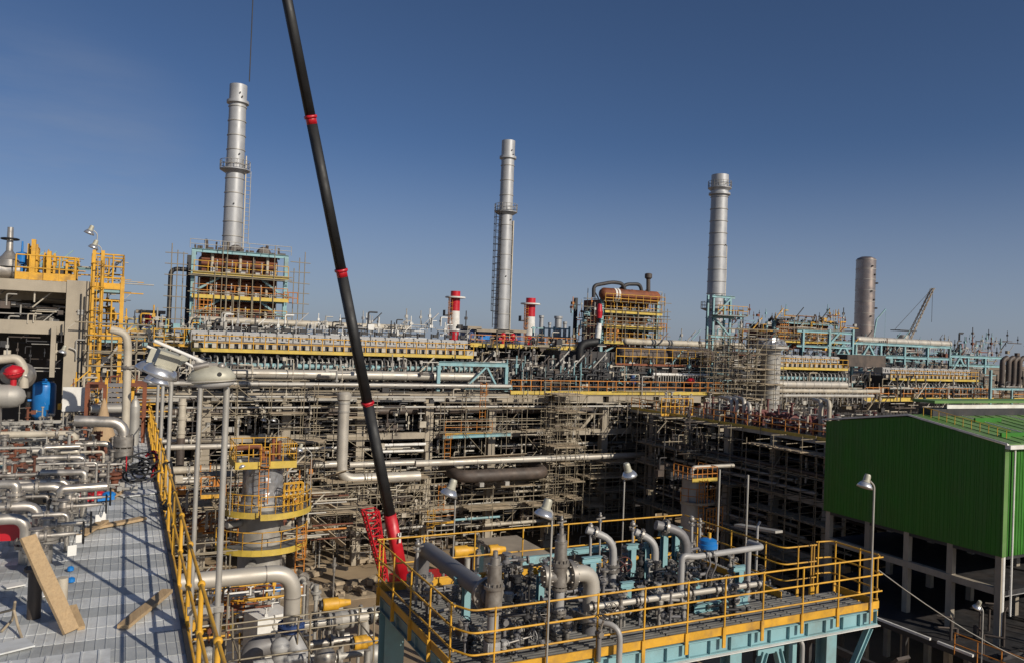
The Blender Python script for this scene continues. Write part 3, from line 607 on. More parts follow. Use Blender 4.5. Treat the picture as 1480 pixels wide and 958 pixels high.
def at_floor(px, py): return onZ(px, py, PZ)
for (fx, fy, tx, ty, lx, ly, rp, lab) in ((884, 862, 884, 782, 848, 765, 5.5, 'grey gooseneck pipe just right of the silver elbow'), (945, 846, 945, 785, 918, 768, 5.5, 'grey gooseneck pipe with a teal stand on its left'), (990, 838, 990, 772, 948, 758, 7, 'dark gooseneck pipe behind, ending in a flanged riser')):
    b = at_floor(fx, fy); tp = onY(tx, ty, b.y); l = onY(lx, ly, b.y+.2); jpipe(lab, l, (b.x, b.y, tp.z+.03), m_at(b, rp), 'light_grey' if rp < 6 else 'grey_paint')
# silver header line along the front, with flanges
A = onY(850, 884, 12.0); B = onY(985, 852, 12.0); C = onY(1100, 836, 12.0); zl = (A.z+B.z)/2
pipe_on_deck('bright silver line running low along the front of the platform', [(A.x, 12.0, zl), (C.x+.05, 12.0, zl)], .062, 'cladding', fl=[((x, 12.0, zl), (1, 0, 0)) for x in (A.x+.1, A.x+1.05, A.x+1.12, B.x+.15, B.x+.25, B.x+.85, B.x+1.0, C.x-.4, C.x-.12)])
U_ = onY(985, 802, 12.0)
pipe_on_deck('white pipe rising from the silver line and running right under the blue actuator', [(B.x-.02, 12.0, zl), (B.x-.02, 12.0, U_.z), (B.x+.25, 11.98, U_.z-.05), (C.x+.08, 12.05, U_.z-.03), (C.x+.06, 12.45, U_.z-.03)], .06, 'light_grey', fl=[], bend=1.4)
pipe_on_deck('grey drop pipe at the right end of the white pipe', [(C.x+.04, 12.42, U_.z-.05), (C.x+.04, 12.42, PZ+.05)], .055, 'light_grey')
t = thing('valve_actuator', 'deep blue drum actuator on the white pipe', 'actuator', (B.x+.62, 12, U_.z)); bc = V((B.x+.62, 12.0, U_.z+.05))
part('drum', MB().lathe(bc, (0, 0, 1), [(0, .02), (.15, .02), (.19, .05), (.19, .12), (.17, .13), (.17, .2), (.1, .23), (0, .24)], 18), 'blue', t)
part('cap', MB().tube(bc+V((.03, 0, .2)), bc+V((.03, 0, .34)), .035, 8), 'yellow', t)
for sx in (-.07, .09): part('clamp', MB().ring(bc+V((sx, 0, -.06)), (1, 0, 0), .085, .022, 12, 6), 'light_grey', t)
part('hoses', MB().pipe([bc+V((-.05, -.08, -.05)), bc+V((.0, -.1, -.25)), bc+V((-.06, -.05, -.45)), bc+V((-.02, 0, -.7))], .018, 6).pipe([bc+V((.1, -.08, -.05)), bc+V((.14, -.1, -.3)), bc+V((.08, -.05, -.5)), bc+V((.1, 0, -.7))], .018, 6), 'grey_paint', t)
# near hooked pipe outside the front rail
n = onY(895, 905, 11.05); pipe_on_deck('grey hooked pipe dropping down outside the front rail', [(n.x-.35, 11.45, n.z+.02), (n.x-.0, 11.02, n.z+.02), (n.x-.0, 11.02, 9.5)], .052, 'light_grey', bend=3)
n = onY(1160, 930, 11.3); pipe_on_deck('small grey hooked pipe under the right half of the platform', [(n.x-.2, 11.6, n.z+.1), (n.x, 11.3, n.z+.1), (n.x, 11.3, 9.0)], .045, 'light_grey', bend=3)
# turquoise stands
for (px, py, h, wd, lab) in ((672, 918, .95, .5, 'left of the first safety valve'), (852, 900, 1.15, .42, 'below the silver elbow'), (905, 885, .5, .3, 'under the silver line, left one'), (1068, 852, .42, .35, 'under the silver line, right one'), (912, 845, .8, .3, 'left of the middle gooseneck'), (932, 843, .8, .12, 'right of the teal pair at the middle gooseneck'), (958, 836, 1.0, .32, 'behind the dark gooseneck, left one'), (975, 830, 1.0, .3, 'behind the dark gooseneck, right one'), (780, 868, .5, .1, 'short one in mid platform'), (1005, 868, .35, .1, 'smallest one near the white riser')):
    b = at_floor(px, py); t = thing('pipe_stand', 'turquoise steel pipe stand ' + lab, 'pipe stand', b, 'turquoise pipe stands on the platform')
    part('post', MB().ibeam(b, b+V((0, 0, h)), .13, .13, .015, (0, 1, 0)), 'cyan', t); part('head_beam', MB().ibeam(b+V((-wd*.5, 0, h+.06)), b+V((wd*.5, 0, h+.06)), .1, .12, .015), 'cyan', t); part('foot_plate', MB().box(b+V((0, 0, .012)), .24, .24, .02), 'cyan', t)
b = at_floor(1045, 880); one('channel_beam', MB().ibeam((b.x-.75, b.y, PZ+.09), (b.x+.75, b.y+.1, PZ+.09), .09, .16, .015), 'cyan', 'loose turquoise channel lying on the grating at the front', 'beam')
b = at_floor(835, 790); one('channel_beam', MB().ibeam((9.0, 15.3, PZ+.55), (10.4, 15.3, PZ+.55), .1, .14, .015), 'cyan', 'turquoise beam along the rear of the platform, right of the second safety valve', 'beam')
# small valves and handwheels spread over the platform
vs = [(740, 838, 'small dark valve right of the first safety valve'), (757, 855, 'flanged dark valve pair, front one'), (782, 848, 'flanged dark valve pair, rear one'), (715, 845, 'small valve against the first safety valve body'), (660, 838, 'dark valve behind the left turquoise stand'), (640, 822, 'dark valve under the thick dark pipe'), (795, 905, 'low grey valve left of the second safety valve'), (728, 915, 'low grey valve beside the first inlet pipe'), (900, 812, 'dark valve behind the first gooseneck'), (960, 815, 'valve on the middle gooseneck'), (1000, 792, 'cluster valve beside the flanged riser'), (1010, 775, 'upper cluster valve beside the flanged riser'), (890, 835, 'red-brown valve at the foot of the first gooseneck'), (1025, 855, 'valve on the silver line below the blue actuator'), (770, 905, 'pale valve with yellow seat in mid platform'), (865, 935, 'small valve near the front kick plate'), (925, 800, 'valve on top of the middle turquoise pair'), (1060, 815, 'drain valve under the white pipe'), (690, 800, 'dark valve behind the first safety valve bonnet'), (830, 815, 'dark valve behind the second safety valve'), (815, 790, 'instrument valve on the second safety valve'), (745, 870, 'drain valve in front of the dark pair'), (980, 850, 'small valve left of the white riser')]
R = random.Random(21)
for k, (px, py, lab) in enumerate(vs):
    b = at_floor(px, py+16); h = R.uniform(.22, .42)
    t = valve('small_valve', lab, b+V((0, 0, h)), (R.choice((1, 0)), R.choice((1, .3)), 0), R.uniform(.06, .085), (R.uniform(-.2, .2), R.uniform(-.5, .1), 1), .3, R.uniform(.07, .12), m=R.choice(('valve', 'grey_paint', 'dark_steel')), group='small valves on the platform', wm='dark_steel')
    part('stub_pipe', MB().tube(b-V((0, 0, .05)), b+V((0, 0, h)), .04, 8), 'grey_paint', t)
for (px, py, R_, lab) in ((910, 842, .21, 'large thin black handwheel in front of the middle gooseneck'), (903, 815, .16, 'dark red handwheel behind the first gooseneck'), (755, 905, .14, 'black handwheel standing mid platform'), (1003, 820, .13, 'handwheel left of the blue actuator')):
    b = onZ(px, py, PZ+.5); t = thing('handwheel_valve', lab, 'handwheel', b); part('handwheel', MB().wheel(b, (-.4, -1, .1), R_, .012, 5), 'maroon' if 'red' in lab else 'black', t); part('stem', MB().tube(b, b+V((.12, .35, -.05)), .022, 6), 'valve', t); part('support', MB().tube(b+V((.12, .35, -.05)), b+V((.12, .35, -.5)), .04, 8), 'grey_paint', t)
t = valve('gate_valve', 'long horizontal pale valve at the foot of the first safety valve', s1+V((.22, .0, .26)), (0, 0, 1), .07, (1, .15, .05), .62, .1, 'light_grey', wm='light_grey')
t = valve('gate_valve', 'long horizontal valve stem with a wheel at the foot of the silver elbow', (s2.x+.9, s2.y-.05, PZ+.33), (0, 0, 1), .075, (1, .12, .08), .62, .17, 'cladding')
R = random.Random(23); q = {m: MB() for m in ('valve', 'grey_paint', 'dark_steel', 'galv')}
for k in range(160):          # densely packed fittings of the rear half
    x, y = R.uniform(5.3, 12.4), R.uniform(12.5, 15.3) if k < 110 else R.uniform(11.7, 12.6); h = R.uniform(.12, .75); r = R.uniform(.022, .05); u = q[R.choice(tuple(q))]; p = V((x, y, PZ))
    u.tube(p, p+V((0, 0, h)), r, 7); u.flange(p+V((0, 0, h)), (0, 0, 1), r*2.1, .035, 6, 10); u.flange(p+V((0, 0, h*.5)), (0, 0, 1), r*2.1, .03, 0, 10); u.lathe(p+V((0, 0, h*.6)), (0, 0, 1), [(r, 0), (r*1.9, r), (r*1.9, r*2.5), (r, r*3.5)], 8)
    if R.random() < .6: e = p+V((R.uniform(-.5, .5), R.uniform(-.2, .2), h*.8)); u.tube(p+V((0, 0, h*.8)), e, r*.8, 6); u.flange(e, e-p-V((0, 0, h*.8)), r*1.8, .03, 0, 8)
    if R.random() < .3: u.wheel(p+V((0, 0, h+.08)), (R.uniform(-.5, .5), -.4, 1), R.uniform(.06, .1), .009)
for m, u in q.items():
    o = one('small_pipework', u, m, {'valve': 'brown-grey', 'grey_paint': 'grey', 'dark_steel': 'dark', 'galv': 'galvanised'}[m]+' small valves and fittings packed over the rear of the platform', 'pipework'); o['kind'] = 'stuff'
# risers with instruments beyond the goosenecks
for (px, y0, y1, r, lab) in ((854, 800, 755, .03, 'thin capped riser left of the first gooseneck'), (915, 800, 752, .03, 'thin capped riser above the middle gooseneck'), (1000, 800, 745, .035, 'flanged riser beside the dark gooseneck'), (1012, 790, 748, .025, 'thin vent riser right of the flanged riser'), (604, 800, 780, .03, 'short riser by the thick pipe elbow'), (812, 830, 745, .02, 'thin rod rising over the second safety valve'), (868, 780, 740, .02, 'thin vent left of the rear rail post')):
    b = onY(px, y0, 14.6); tp = onY(px, y1, 14.6); t = thing('vent_riser', lab, 'pipe', (b.x, b.y, PZ), 'thin risers on the platform'); part('pipe', MB().tube((b.x, b.y, PZ-.1), tp, r, 8), 'light_grey', t)
    part('top_valve', MB().ball(tp-V((0, 0, .08)), r*2.2, 8).flange(tp-V((0, 0, .2)), (0, 0, 1), r*2.4, .03, 6).bar(tp+V((-.1, 0, -.14)), tp+V((.12, 0, -.12)), .03), 'valve', t)
q = MB()
for (x0, x1, y, z) in ((8.5, 12.2, 13.3, .12), (8.2, 12.0, 13.8, .2), (8.8, 12.5, 14.4, .15), (7.8, 11.5, 14.0, .1)):
    q.tube((x0, y, PZ+z), (x1, y, PZ+z), .04, 8)
    k = x0+.3
    while k < x1: q.flange((k, y, PZ+z), (1, 0, 0), .075, .04).b2(k+.2, k+.26, y-.05, y+.05, PZ, PZ+z-.03); k += .75
one('pipe_manifold', q, 'grey_paint', 'low grey manifold lines over the rear half of the grating', 'pipes')
# ------------------------------------------------------------------ lamps
def lamp_post(label, foot, H, armdir, arm, s=1.0, pr=.035, tilt=.35, m='galv', box=True, group='flood lamps on poles'):
    foot = V(foot); t = thing('lamp_post', label, 'lamp', foot, group); a = V(armdir).normalized(); top = foot+V((0, 0, H))
    part('pole', MB().pipe([foot, top-V((0, 0, .02)), top+a*arm*.55+V((0, 0, arm*.32))], pr, 8, 3), m, t)
    c = top+a*arm+V((0, 0, arm*.22)); lamp_head(t, c, (a*-tilt+V((0, 0, 1))).normalized(), s); return t
def lamp_head(t, c, up, s):
    part('housing', MB().lathe(c, up, [(0, .30*s), (.09*s, .30*s), (.115*s, .24*s), (.125*s, .05*s), (.15*s, .02*s), (.15*s, 0)], 12), 'lamp_box', t)
    part('reflector', MB().lathe(c, up, [(.13*s, 0), (.19*s, -.03*s), (.25*s, -.12*s), (.28*s, -.2*s), (.265*s, -.2*s)], 20, True), 'mirror', t)
    part('lens', MB().lathe(c, up, [(0, -.22*s), (.18*s, -.215*s), (.27*s, -.19*s)], 20, True), 'light_grey', t)
n = onY(793, 880, 11.1); hN = onY(797, 738, 11.1)
lamp_post('flood lamp on the thin pole in front of the second safety valve', (n.x, 11.1, PZ-.3), hN.z-(PZ-.3), (-1, -.1, 0), .14, .62, .018)
n = onY(1258, 872, 11.15); h = onY(1258, 700, 11.15)
lamp_post('flood lamp on the pole at the right corner of the platform', (n.x, 11.15, PZ-.3), h.z-(PZ-.3), (-1, 0, 0), .26, .58, .02)
n = onY(655, 800, 15.8); h = onY(655, 708, 15.8)
lamp_post('bell-shaped flood lamp in front of the dark bent pipe', (n.x, 15.8, PZ-.3), h.z-(PZ-.3), (-1, 0, 0), .12, .75, .018)
n = onY(893, 780, 15.9); h = onY(903, 682, 15.9)
lamp_post('bell-shaped flood lamp at the end of the long pale pipe', (h.x, 15.9, PZ-.3), h.z-(PZ-.3), (1, 0, 0), .1, .72, .02)
for (px, y0, y1, Y, lab) in ((1036, 800, 678, 15.6, 'bare thin pole behind the blue actuator, left one'), (1076, 840, 686, 14.5, 'bare thin pole behind the blue actuator, right one')):
    a, b = onY(px, y0, Y), onY(px+2, y1, Y); one('bare_pole', MB().tube((a.x, Y, PZ-.2), (a.x, Y, b.z), .024, 8), 'galv', lab, 'pole')
a = onY(1092, 845, 13.2); b = onY(1092, 760, 13.2); one('sample_pipe', MB().pipe([(a.x, 13.2, PZ), (a.x, 13.2, b.z), (a.x+.07, 13.2, b.z+.1)], .028, 8), 'light_grey', 'short crooked pipe right of the bare poles', 'pipe')
# two large flood lamps close to the camera, left
b2_ = onX(320, 893, 1.15); tp = onX(328, 560, 1.15)
t = thing('lamp_post', 'near flood lamp post with a long white arm, close to the yellow rail', 'lamp', (1.15, 10.3, 9.5), 'flood lamps on poles')
px_ = 1.15; py_ = 10.3
part('pole', MB().tube((px_, py_, 9.5), (px_, py_, tp.z), .038, 12), 'galv', t)
part('clamp', MB().b2(px_-.35, px_+.07, py_-.05, py_+.05, b2_.z-.06, b2_.z+.02).flange((px_, py_, b2_.z-.02), (0, 0, 1), .075, .06), 'galv', t)
armend = onY(222, 492, py_-.25); k1 = onY(290, 521, py_-.05)
part('arm', MB().pipe([(px_, py_, tp.z-.03), (px_-.0, py_, tp.z+.08), onY(318, 533, py_-.02), k1, armend], .022, 10, 3), 'white', t)
part('arm_clamp', MB().tube(k1-V((.05, 0, 0)), k1+V((.1, 0, -.05)), .036, 8), 'galv', t)
lc = onY(236, 529, py_+.16); s_ = .84; up = V((.33, -.12, .93)).normalized(); x_, y_ = frame_of(up)
part('housing', MB().bar(lc+up*.005, lc+up*.19, .25, .22, (.2, -.9, .1)), 'lamp_box', t)
part('collar', MB().lathe(lc, up, [(.14, -.02), (.14, .02), (.11, .03)], 16), 'lamp_box', t)
part('terminal_box', MB().bar(lc+up*.07+V((.13, -.02, -.02)), lc+up*.17+V((.2, -.03, -.03)), .1, .1), 'lamp_box', t)
rr = MB().lathe(lc, up, [(.13, .0), (.17, -.02), (.2, -.07), (.215, -.12), (.205, -.122)], 28, True); part('reflector', rr, 'mirror', t)
part('lens', MB().lathe(lc, up, [(0, -.15), (.12, -.145), (.2, -.115)], 24, True), 'light_grey', t)
# second fitting on the same pole top: a boat-shaped lamp seen from the side
t2 = thing('flood_lamp', 'boat-shaped grey flood lamp at the top of the near lamp post', 'lamp', (px_, py_, tp.z)); lc = onY(306, 546, py_-.12)
fx = V((.93, -.25, .07)).normalized()
def hull(mb, c, ax, L, W, H, up=(0, 0, 1), n=10, m=14):
    ax = V(ax).normalized(); sd = V(up).cross(ax).normalized(); u = ax.cross(sd); rings = []
    for i in range(n+1):
        tt = -1+2*i/n; k = math.sqrt(max(.02, 1-abs(tt)**2.2)); i0 = len(mb.v)
        for j in range(m):
            a = 2*math.pi*j/m; mb.v.append(c+ax*(tt*L/2)+sd*(math.cos(a)*W/2*k)+u*(math.sin(a)*H/2*k*(1 if math.sin(a) > 0 else .55)))
        rings.append(i0)
    for a, b in zip(rings, rings[1:]):
        for j in range(m): mb.face([a+j, a+(j+1) % m, b+(j+1) % m, b+j], True)
    mb.face([rings[0]+m-1-j for j in range(m)]); mb.face([rings[-1]+j for j in range(m)]); return mb
part('shade', hull(MB(), lc, fx, .56, .38, .34), 'lamp_box', t2)
part('rim', hull(MB(), lc-V((0, 0, .035)), fx, .60, .40, .05), 'cladding', t2)
part('lens', hull(MB(), lc-V((-.03, 0, .07)), fx, .46, .32, .22), 'light_grey', t2)
part('gear_box', MB().bar(lc+V((-.2, 0, .14)), lc+V((.06, -.02, .16)), .13, .07).tube(lc+V((-.22, -.06, .13)), lc+V((-.05, -.07, .17)), .04, 8).ball(lc+V((.1, -.08, .15)), .05, 10), 'valve', t2)
part('port', MB().tube(lc+V((.07, -.16, .06)), lc+V((.07, -.2, .06)), .026, 10), 'rubber', t2)
part('bracket', MB().bar(lc+V((.05, .05, .05)), V((px_, py_, tp.z+.02)), .04, .05), 'cladding', t2)
t = thing('lamp_post', 'second flood lamp post behind the near one, slimmer pole', 'lamp', (1.15, 14.1, 9.5), 'flood lamps on poles'); py_ = 14.1; tp = onX(288, 545, 1.15)
part('pole', MB().tube((1.15, py_, 9.5), (1.15, py_, tp.z), .038, 12), 'galv', t)
ae = onY(212, 500, py_-.3); part('arm', MB().pipe([(1.15, py_, tp.z-.03), (1.15, py_, tp.z+.12), onY(262, 520, py_-.1), ae], .022, 10, 3), 'white', t)
lc = onY(222, 525, py_-.25); part('housing', MB().bar(lc, lc+V((.07, 0, .22)), .25, .24), 'lamp_box', t); up = V((.3, -.1, .93)).normalized()
part('reflector', MB().lathe(lc, up, [(.13, .01), (.19, -.03), (.24, -.09), (.255, -.14), (.245, -.14)], 24, True), 'mirror', t)
for (px, y0, y1, Y, lab) in ((232, 640, 545, 22, 'slim grey pole behind the yellow rail, left one'), (243, 660, 548, 19, 'slim grey pole behind the yellow rail, right one'), (226, 620, 548, 26, 'slimmest grey pole behind the yellow rail, farthest')):
    a, b = onY(px, y0, Y), onY(px, y1, Y); t = thing('lamp_post', lab, 'pole', (a.x, Y, 9.5), 'flood lamps on poles'); part('pole', MB().tube((a.x, Y, 9.5), (a.x, Y, b.z), .045, 8), 'galv', t); lamp_head(t, V((a.x-.2, Y, b.z+.05)), V((.3, 0, 1)).normalized(), .8)
# ================================================================== concrete pipe rack across the middle (front face Y = 66)
RY = 66.0; RX0, RX1 = -8.0, 63.0
rk = thing('pipe_rack', 'long concrete pipe rack of several storeys across the middle of the plant', 'pipe rack', (27, 66, 0))
cx = [-6.7 + 6.3*k for k in range(12)]
for x in cx:
    part('column', MB().b2(x-.36, x+.36, RY, RY+.72, 0, 14.0), 'concrete', rk)
    part('rear_column', MB().b2(x-.36, x+.36, RY+8, RY+8.72, 0, 14.0), 'concrete', rk)
    for z in (14.0, 10.85, 6.5): part('cross_beam', MB().b2(x-.3, x+.3, RY+.72, RY+8, z-.05, z+.5), 'concrete', rk)
for a, b in zip(cx, cx[1:]):
    part('floor_beam', MB().b2(a+.362, b-.362, RY+.06, RY+.6, 10.86, 11.4), 'concrete', rk)
    part('floor_beam', MB().b2(a+.362, b-.362, RY+.06, RY+.6, 14.05, 14.7) if a > 30 else MB().ibeam((a+.37, RY+.3, 14.4), (b-.37, RY+.3, 14.4), .35, .5, .04), 'concrete' if a > 30 else 'galv', rk)
    if a < 20: part('floor_beam', MB().b2(a+.362, b-.362, RY+.06, RY+.6, 6.1, 6.65), 'concrete', rk)
    elif a < 46: part('floor_beam', MB().b2(a+.362, b-.362, RY+.06, RY+.6, 4.1, 4.6), 'concrete', rk)
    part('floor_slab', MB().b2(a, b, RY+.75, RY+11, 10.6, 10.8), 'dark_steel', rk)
    part('deck_slab', MB().b2(a, b, RY+.02, RY+16, 14.72, 14.9), 'concrete', rk)
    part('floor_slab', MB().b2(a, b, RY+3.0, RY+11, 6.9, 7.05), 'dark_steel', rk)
for (a, b, z0, z1) in ((37.4, 43.7, 7.3, 13.6), (-.4, 5.9, 1.0, 6.0)):
    part('brace', MB().bar((a+.3, RY+.9, z0), (b-.3, RY+.9, z1), .32), 'concrete', rk); part('brace', MB().bar((a+.3, RY+1.3, z1), (b-.3, RY+1.3, z0), .32), 'concrete', rk)
struct('wall', MB().b2(RX0-20, RX1+10, RY+12, RY+12.3, 0, 14.6), 'dark_steel')  # added dark backdrop, stands in for the deep shade inside the rack
# front lines, top to bottom
def fpipe(label, px0, py0, px1, py1, Y, rpx, m, name='pipe_run', supports=True, square=False):
    a, b = onY(px0, py0, Y), onY(px1, py1, Y); z = (a.z+b.z)/2; r = m_at((a+b)/2, rpx); q = MB()
    t = thing(name, label, 'pipe', (a.x, Y, z), 'long pipes along the face of the rack')
    if square: q.b2(a.x, b.x, Y-r, Y+r, z-r, z+r)
    else: q.tube((a.x, Y, z), (b.x, Y, z), r, 12)
    part('pipe', q, m, t)
    s = MB(); x = a.x+1.2; k = 0
    while x < b.x-.6:
        s.lathe((x, Y, z), (1, 0, 0), [(r, -.04), (r*1.06, -.04), (r*1.06, .04), (r, .04)], 12); x += 2.3; k += 1
    if s.v and not square: part('joint_bands', s, 'galv' if m != 'galv' else 'valve', t, 'stuff')
    return t
FP = [
 ('pale grey cable duct along the top edge of the rack, left of the turquoise portal', 215, 549, 738, 561, 65.5, 3.2, 'galv'),
 ('fat silver-beige main running under the row of turquoise tubes', 335, 537, 690, 546, 67.2, 6.5, 'cladding'),
 ('thin silver line below the pale cable duct', 250, 571, 735, 575, 65.3, 1.5, 'galv'),
 ('thin grey conduit line level with the column heads', 235, 584, 940, 590, 65.4, 1.6, 'galv'),
 ('dark brown main just under the column heads', 230, 591, 960, 594, 67.3, 5.2, 'brown_pipe'),
 ('bluish dark pipe in the upper bay, upper one', 400, 606, 960, 605, 68.0, 3.5, 'dark_steel'),
 ('bluish dark pipe in the upper bay, lower one', 380, 613, 960, 612, 68.5, 4, 'dark_steel'),
 ('pale pipe just under the first concrete beam at the far left', 232, 638, 326, 635, 65.2, 3.2, 'cladding'),
 ('pale pipe under the far left beam ending at the yellow vessel platform', 238, 647, 345, 643, 60.0, 4, 'cladding'),
 ('fat beige pipe low at the left, behind the two near poles', 245, 681, 325, 675, 62.0, 5, 'beige'),
 ('bumpy insulated pipe right of the silver-wrapped vessel', 404, 673, 486, 670, 63.2, 5, 'cladding'),
 ('pale pipe continuing right of the L-shaped pipe', 505, 671, 600, 668, 63.6, 4.2, 'cladding'),
 ('long pale pipe crossing half way up from the boom to the dark wing', 600, 668, 930, 658, 63.4, 4.6, 'cladding'),
 ('thin white pipe left of the boom below the first beam, upper one', 420, 648, 500, 646, 65.4, 1.8, 'white'),
 ('white pipe right of the boom below the first beam, upper one', 549, 643, 615, 641, 65.3, 2.2, 'white'),
 ('white pipe right of the boom below the first beam, lower one', 549, 653, 612, 650, 65.3, 1.9, 'white'),
 ('thin white pipe at far left, third below the beam', 250, 692, 330, 689, 62.5, 2.2, 'white'),
 ('pale pipe low left of the vessel, lowest visible', 256, 696, 290, 695, 60, 2.6, 'cladding'),
 ('turquoise beam beside the long pale pipe', 725, 667, 783, 664, 64.3, 1.8, 'cyan'),
 ('turquoise floor edge right of the yellow ladder foot', 655, 751, 722, 746, 64.0, 1.8, 'cyan'),
 ('long pale line deep in the rack under the second beam', 640, 715, 800, 708, 66.9, 2.2, 'beige'),
 ('pale line low on the rack right of the red crane jib', 575, 761, 680, 757, 65, 2.0, 'galv'),
 ('grey pale pipe low beyond the platform rail', 700, 757, 800, 752, 65, 2.5, 'beige')]
for a in FP: fpipe(*a)
t = thing('pipe_run', 'fat silver L-shaped pipe left of the boom, down from the rack top and then right', 'pipe', (16.5, 63, 7)); a = onY(498, 566, 63.2); c = onY(494, 690, 63.2); d = onY(606, 690, 63.2)
part('pipe', MB().pipe([(a.x, 63.2, a.z), (a.x, 63.2, (c.z+d.z)/2), (d.x, 63.2, (c.z+d.z)/2)], .46, 18, 1.6, 8), 'cladding', t)
for z in (-.9, -1.6): part('band', MB().lathe((a.x, 63.2, a.z+z), (0, 0, 1), [(.46, -.07), (.5, -.07), (.5, .07), (.46, .07)], 18), 'galv', t)
part('top_collar', MB().lathe((a.x, 63.2, a.z-.5), (0, 0, 1), [(.47, -.2), (.58, -.1), (.58, .35), (.4, .5)], 18), 'cladding', t)
t = thing('pipe_run', 'fat dark brown pipe loop bent back at both ends, in the middle of the rack', 'pipe', (33, 64, 7)); a = onY(665, 689, 62.6); b = onY(790, 683, 62.6); z = (a.z+b.z)/2
part('pipe', MB().pipe([(a.x, 66.6, z+.3), (a.x, 62.8, z), (b.x, 62.8, z), (b.x, 66.8, z+.3)], .56, 18, 1.3, 8), 'brown_pipe', t)
for x in (a.x+2, a.x+4.5): part('shoe', MB().b2(x-.2, x+.2, 62.3, 63.3, z-.9, z-.54), 'galv', t)
# big vertical beige pipe seen left of the near poles
a = onY(264, 575, 64); b = onY(264, 632, 64); t = thing('pipe_run', 'upright beige pipe in the upper left bay of the rack', 'pipe', (a.x, 64, b.z)); part('pipe', MB().tube((a.x, 64, b.z), (a.x, 64, a.z), .27, 14), 'beige', t); part('lower_section', MB().tube((a.x, 64, b.z-2.2), (a.x, 64, b.z), .3, 14), 'brown_pipe', t)
for dz in (.4, 1.5, 2.6): part('band', MB().lathe((a.x, 64, b.z+dz), (0, 0, 1), [(.27, -.12), (.33, -.1), (.33, .1), (.27, .12)], 14), 'beige', t)
# bundles deep inside, level by level; mostly dark colours standing in for the interior's shade
R = random.Random(31)
for (z, n, lab) in ((15.15, 12, 'on the top deck of the rack'), (11.1, 18, 'on the first floor of the rack'), (7.35, 16, 'on the second floor of the rack'), (4.7, 14, 'on the third floor of the rack'), (1.2, 10, 'near the ground inside the rack'), (13.0, 9, 'hung under the top deck of the rack'), (9.6, 8, 'hung under the first floor of the rack')):
    for m, share_ in (('dark_steel', .6), ('brown_pipe', .3), ('galv', .06), ('beige', .04)):
        q = MB()
        for k in range(max(1, round(n*share_))):
            y = R.uniform(67.6, 76.5); r = R.uniform(.07, .24); x0 = R.uniform(-8, 12); x1 = R.uniform(36, 62); zz = z+r+R.uniform(0, .35)
            q.tube((x0, y, zz), (x1, y, zz), r, 7)
            for j in range(3): xx = R.uniform(x0+1, x1-1); q.tube((xx, y, zz), (xx, y, zz+R.uniform(.6, 2.2)), r*.6, 6); q.flange((xx+.7, y, zz), (1, 0, 0), r*1.7, .1)
        o = one('pipe_bundle', q, m, {'dark_steel': 'dark steel', 'brown_pipe': 'rust brown', 'galv': 'grey galvanised', 'beige': 'pale beige'}[m]+' pipes lying in a dense bundle '+lab, 'pipes', 'bundles of pipes inside the rack'); o['kind'] = 'stuff'
# vertical drops, small valves and bits hanging at the rack face: one mass of small steel
q = MB(); q2 = MB(); q3 = MB(); R = random.Random(33)
for k in range(330):
    x = R.uniform(-6, 50); z = R.choice((0.2, 4.6, 6.7, 11.4, 14.9)); y = R.uniform(65.6, 71); h = R.uniform(.5, 3.0); r = R.uniform(.03, .09); u = R.choice((q, q, q2, q3))
    p = V((x, y, z)); u.tube(p, p+V((0, 0, h)), r, 6); e = p+V((R.choice((-1, 1))*R.uniform(.4, 2.4), 0, h))
    u.pipe([p+V((0, 0, h*.9)), p+V((0, 0, h)), e], r*.9, 6); u.flange(p+V((0, 0, h*.55)), (0, 0, 1), r*2.2, .1, n=8); u.box(e, .25, .25, .3)
for u, m, lab in ((q, 'galv', 'grey small-bore pipes and valves standing all over the rack floors'), (q2, 'brown_pipe', 'brown small-bore pipes and valves standing all over the rack floors'), (q3, 'beige', 'beige small-bore pipes and valves standing all over the rack floors')):
    o = one('small_pipework', u, m, lab, 'pipework'); o['kind'] = 'stuff'
# ------------------------------------------------------------------ scaffolds
def S_(label, px0, px1, py0, py1, Y, dp=1.6, seed=1, board=.6, bay=1.7, lift=1.9):
    a, b = onY(px0, py1, Y), onY(px1, py0, Y); return scaffold(label, a.x, b.x, Y, Y+dp, max(0, a.z), b.z, bay, lift, seed, board, .036, 'tube scaffolds on the rack')
S_('tall dense tube scaffold left of the concrete cross brace, ground to rack top', 800, 848, 572, 775, 62.6, 2.6, 41, .85, 1.2, 1.6)
S_('wide tube scaffold under the concrete cross brace', 850, 938, 668, 775, 63.0, 2.4, 42, .8, 1.6, 1.5)
S_('dense scaffold with plank ramps right of the silver-wrapped vessel', 455, 545, 715, 795, 57.5, 3.5, 43, .8, 1.4, 1.5)
S_('light scaffold hung below the L-shaped pipe', 470, 560, 695, 745, 62.5, 2.2, 44, .8, 1.8, 1.7)
S_('scaffold with plank deck behind the red boom foot', 575, 640, 690, 770, 63.0, 2, 45, .75, 1.5, 1.8)
S_('scaffold under the dark bent pipe', 680, 800, 700, 770, 63.5, 2, 46, .75, 2.0, 1.9)
S_('scaffold in the lower left bays behind the two near poles', 235, 345, 700, 800, 60, 2.4, 47, .7, 1.6, 1.6)
S_('thin scaffold over the upper left bays of the rack', 290, 440, 560, 640, 64.4, 1.0, 48, .25, 2.6, 1.9)
S_('thin scaffold over the upper bays behind the boom', 455, 545, 575, 665, 64.4, 1.0, 49, .3, 2.4, 1.9)
S_('thin scaffold round the yellow gallery on the rack face', 640, 790, 590, 660, 64.3, 1.0, 50, .3, 2.3, 1.9)
S_('scaffold bridging the corner between rack and dark wing', 905, 985, 580, 640, 63.8, 1.6, 51, .4, 1.8, 1.8)
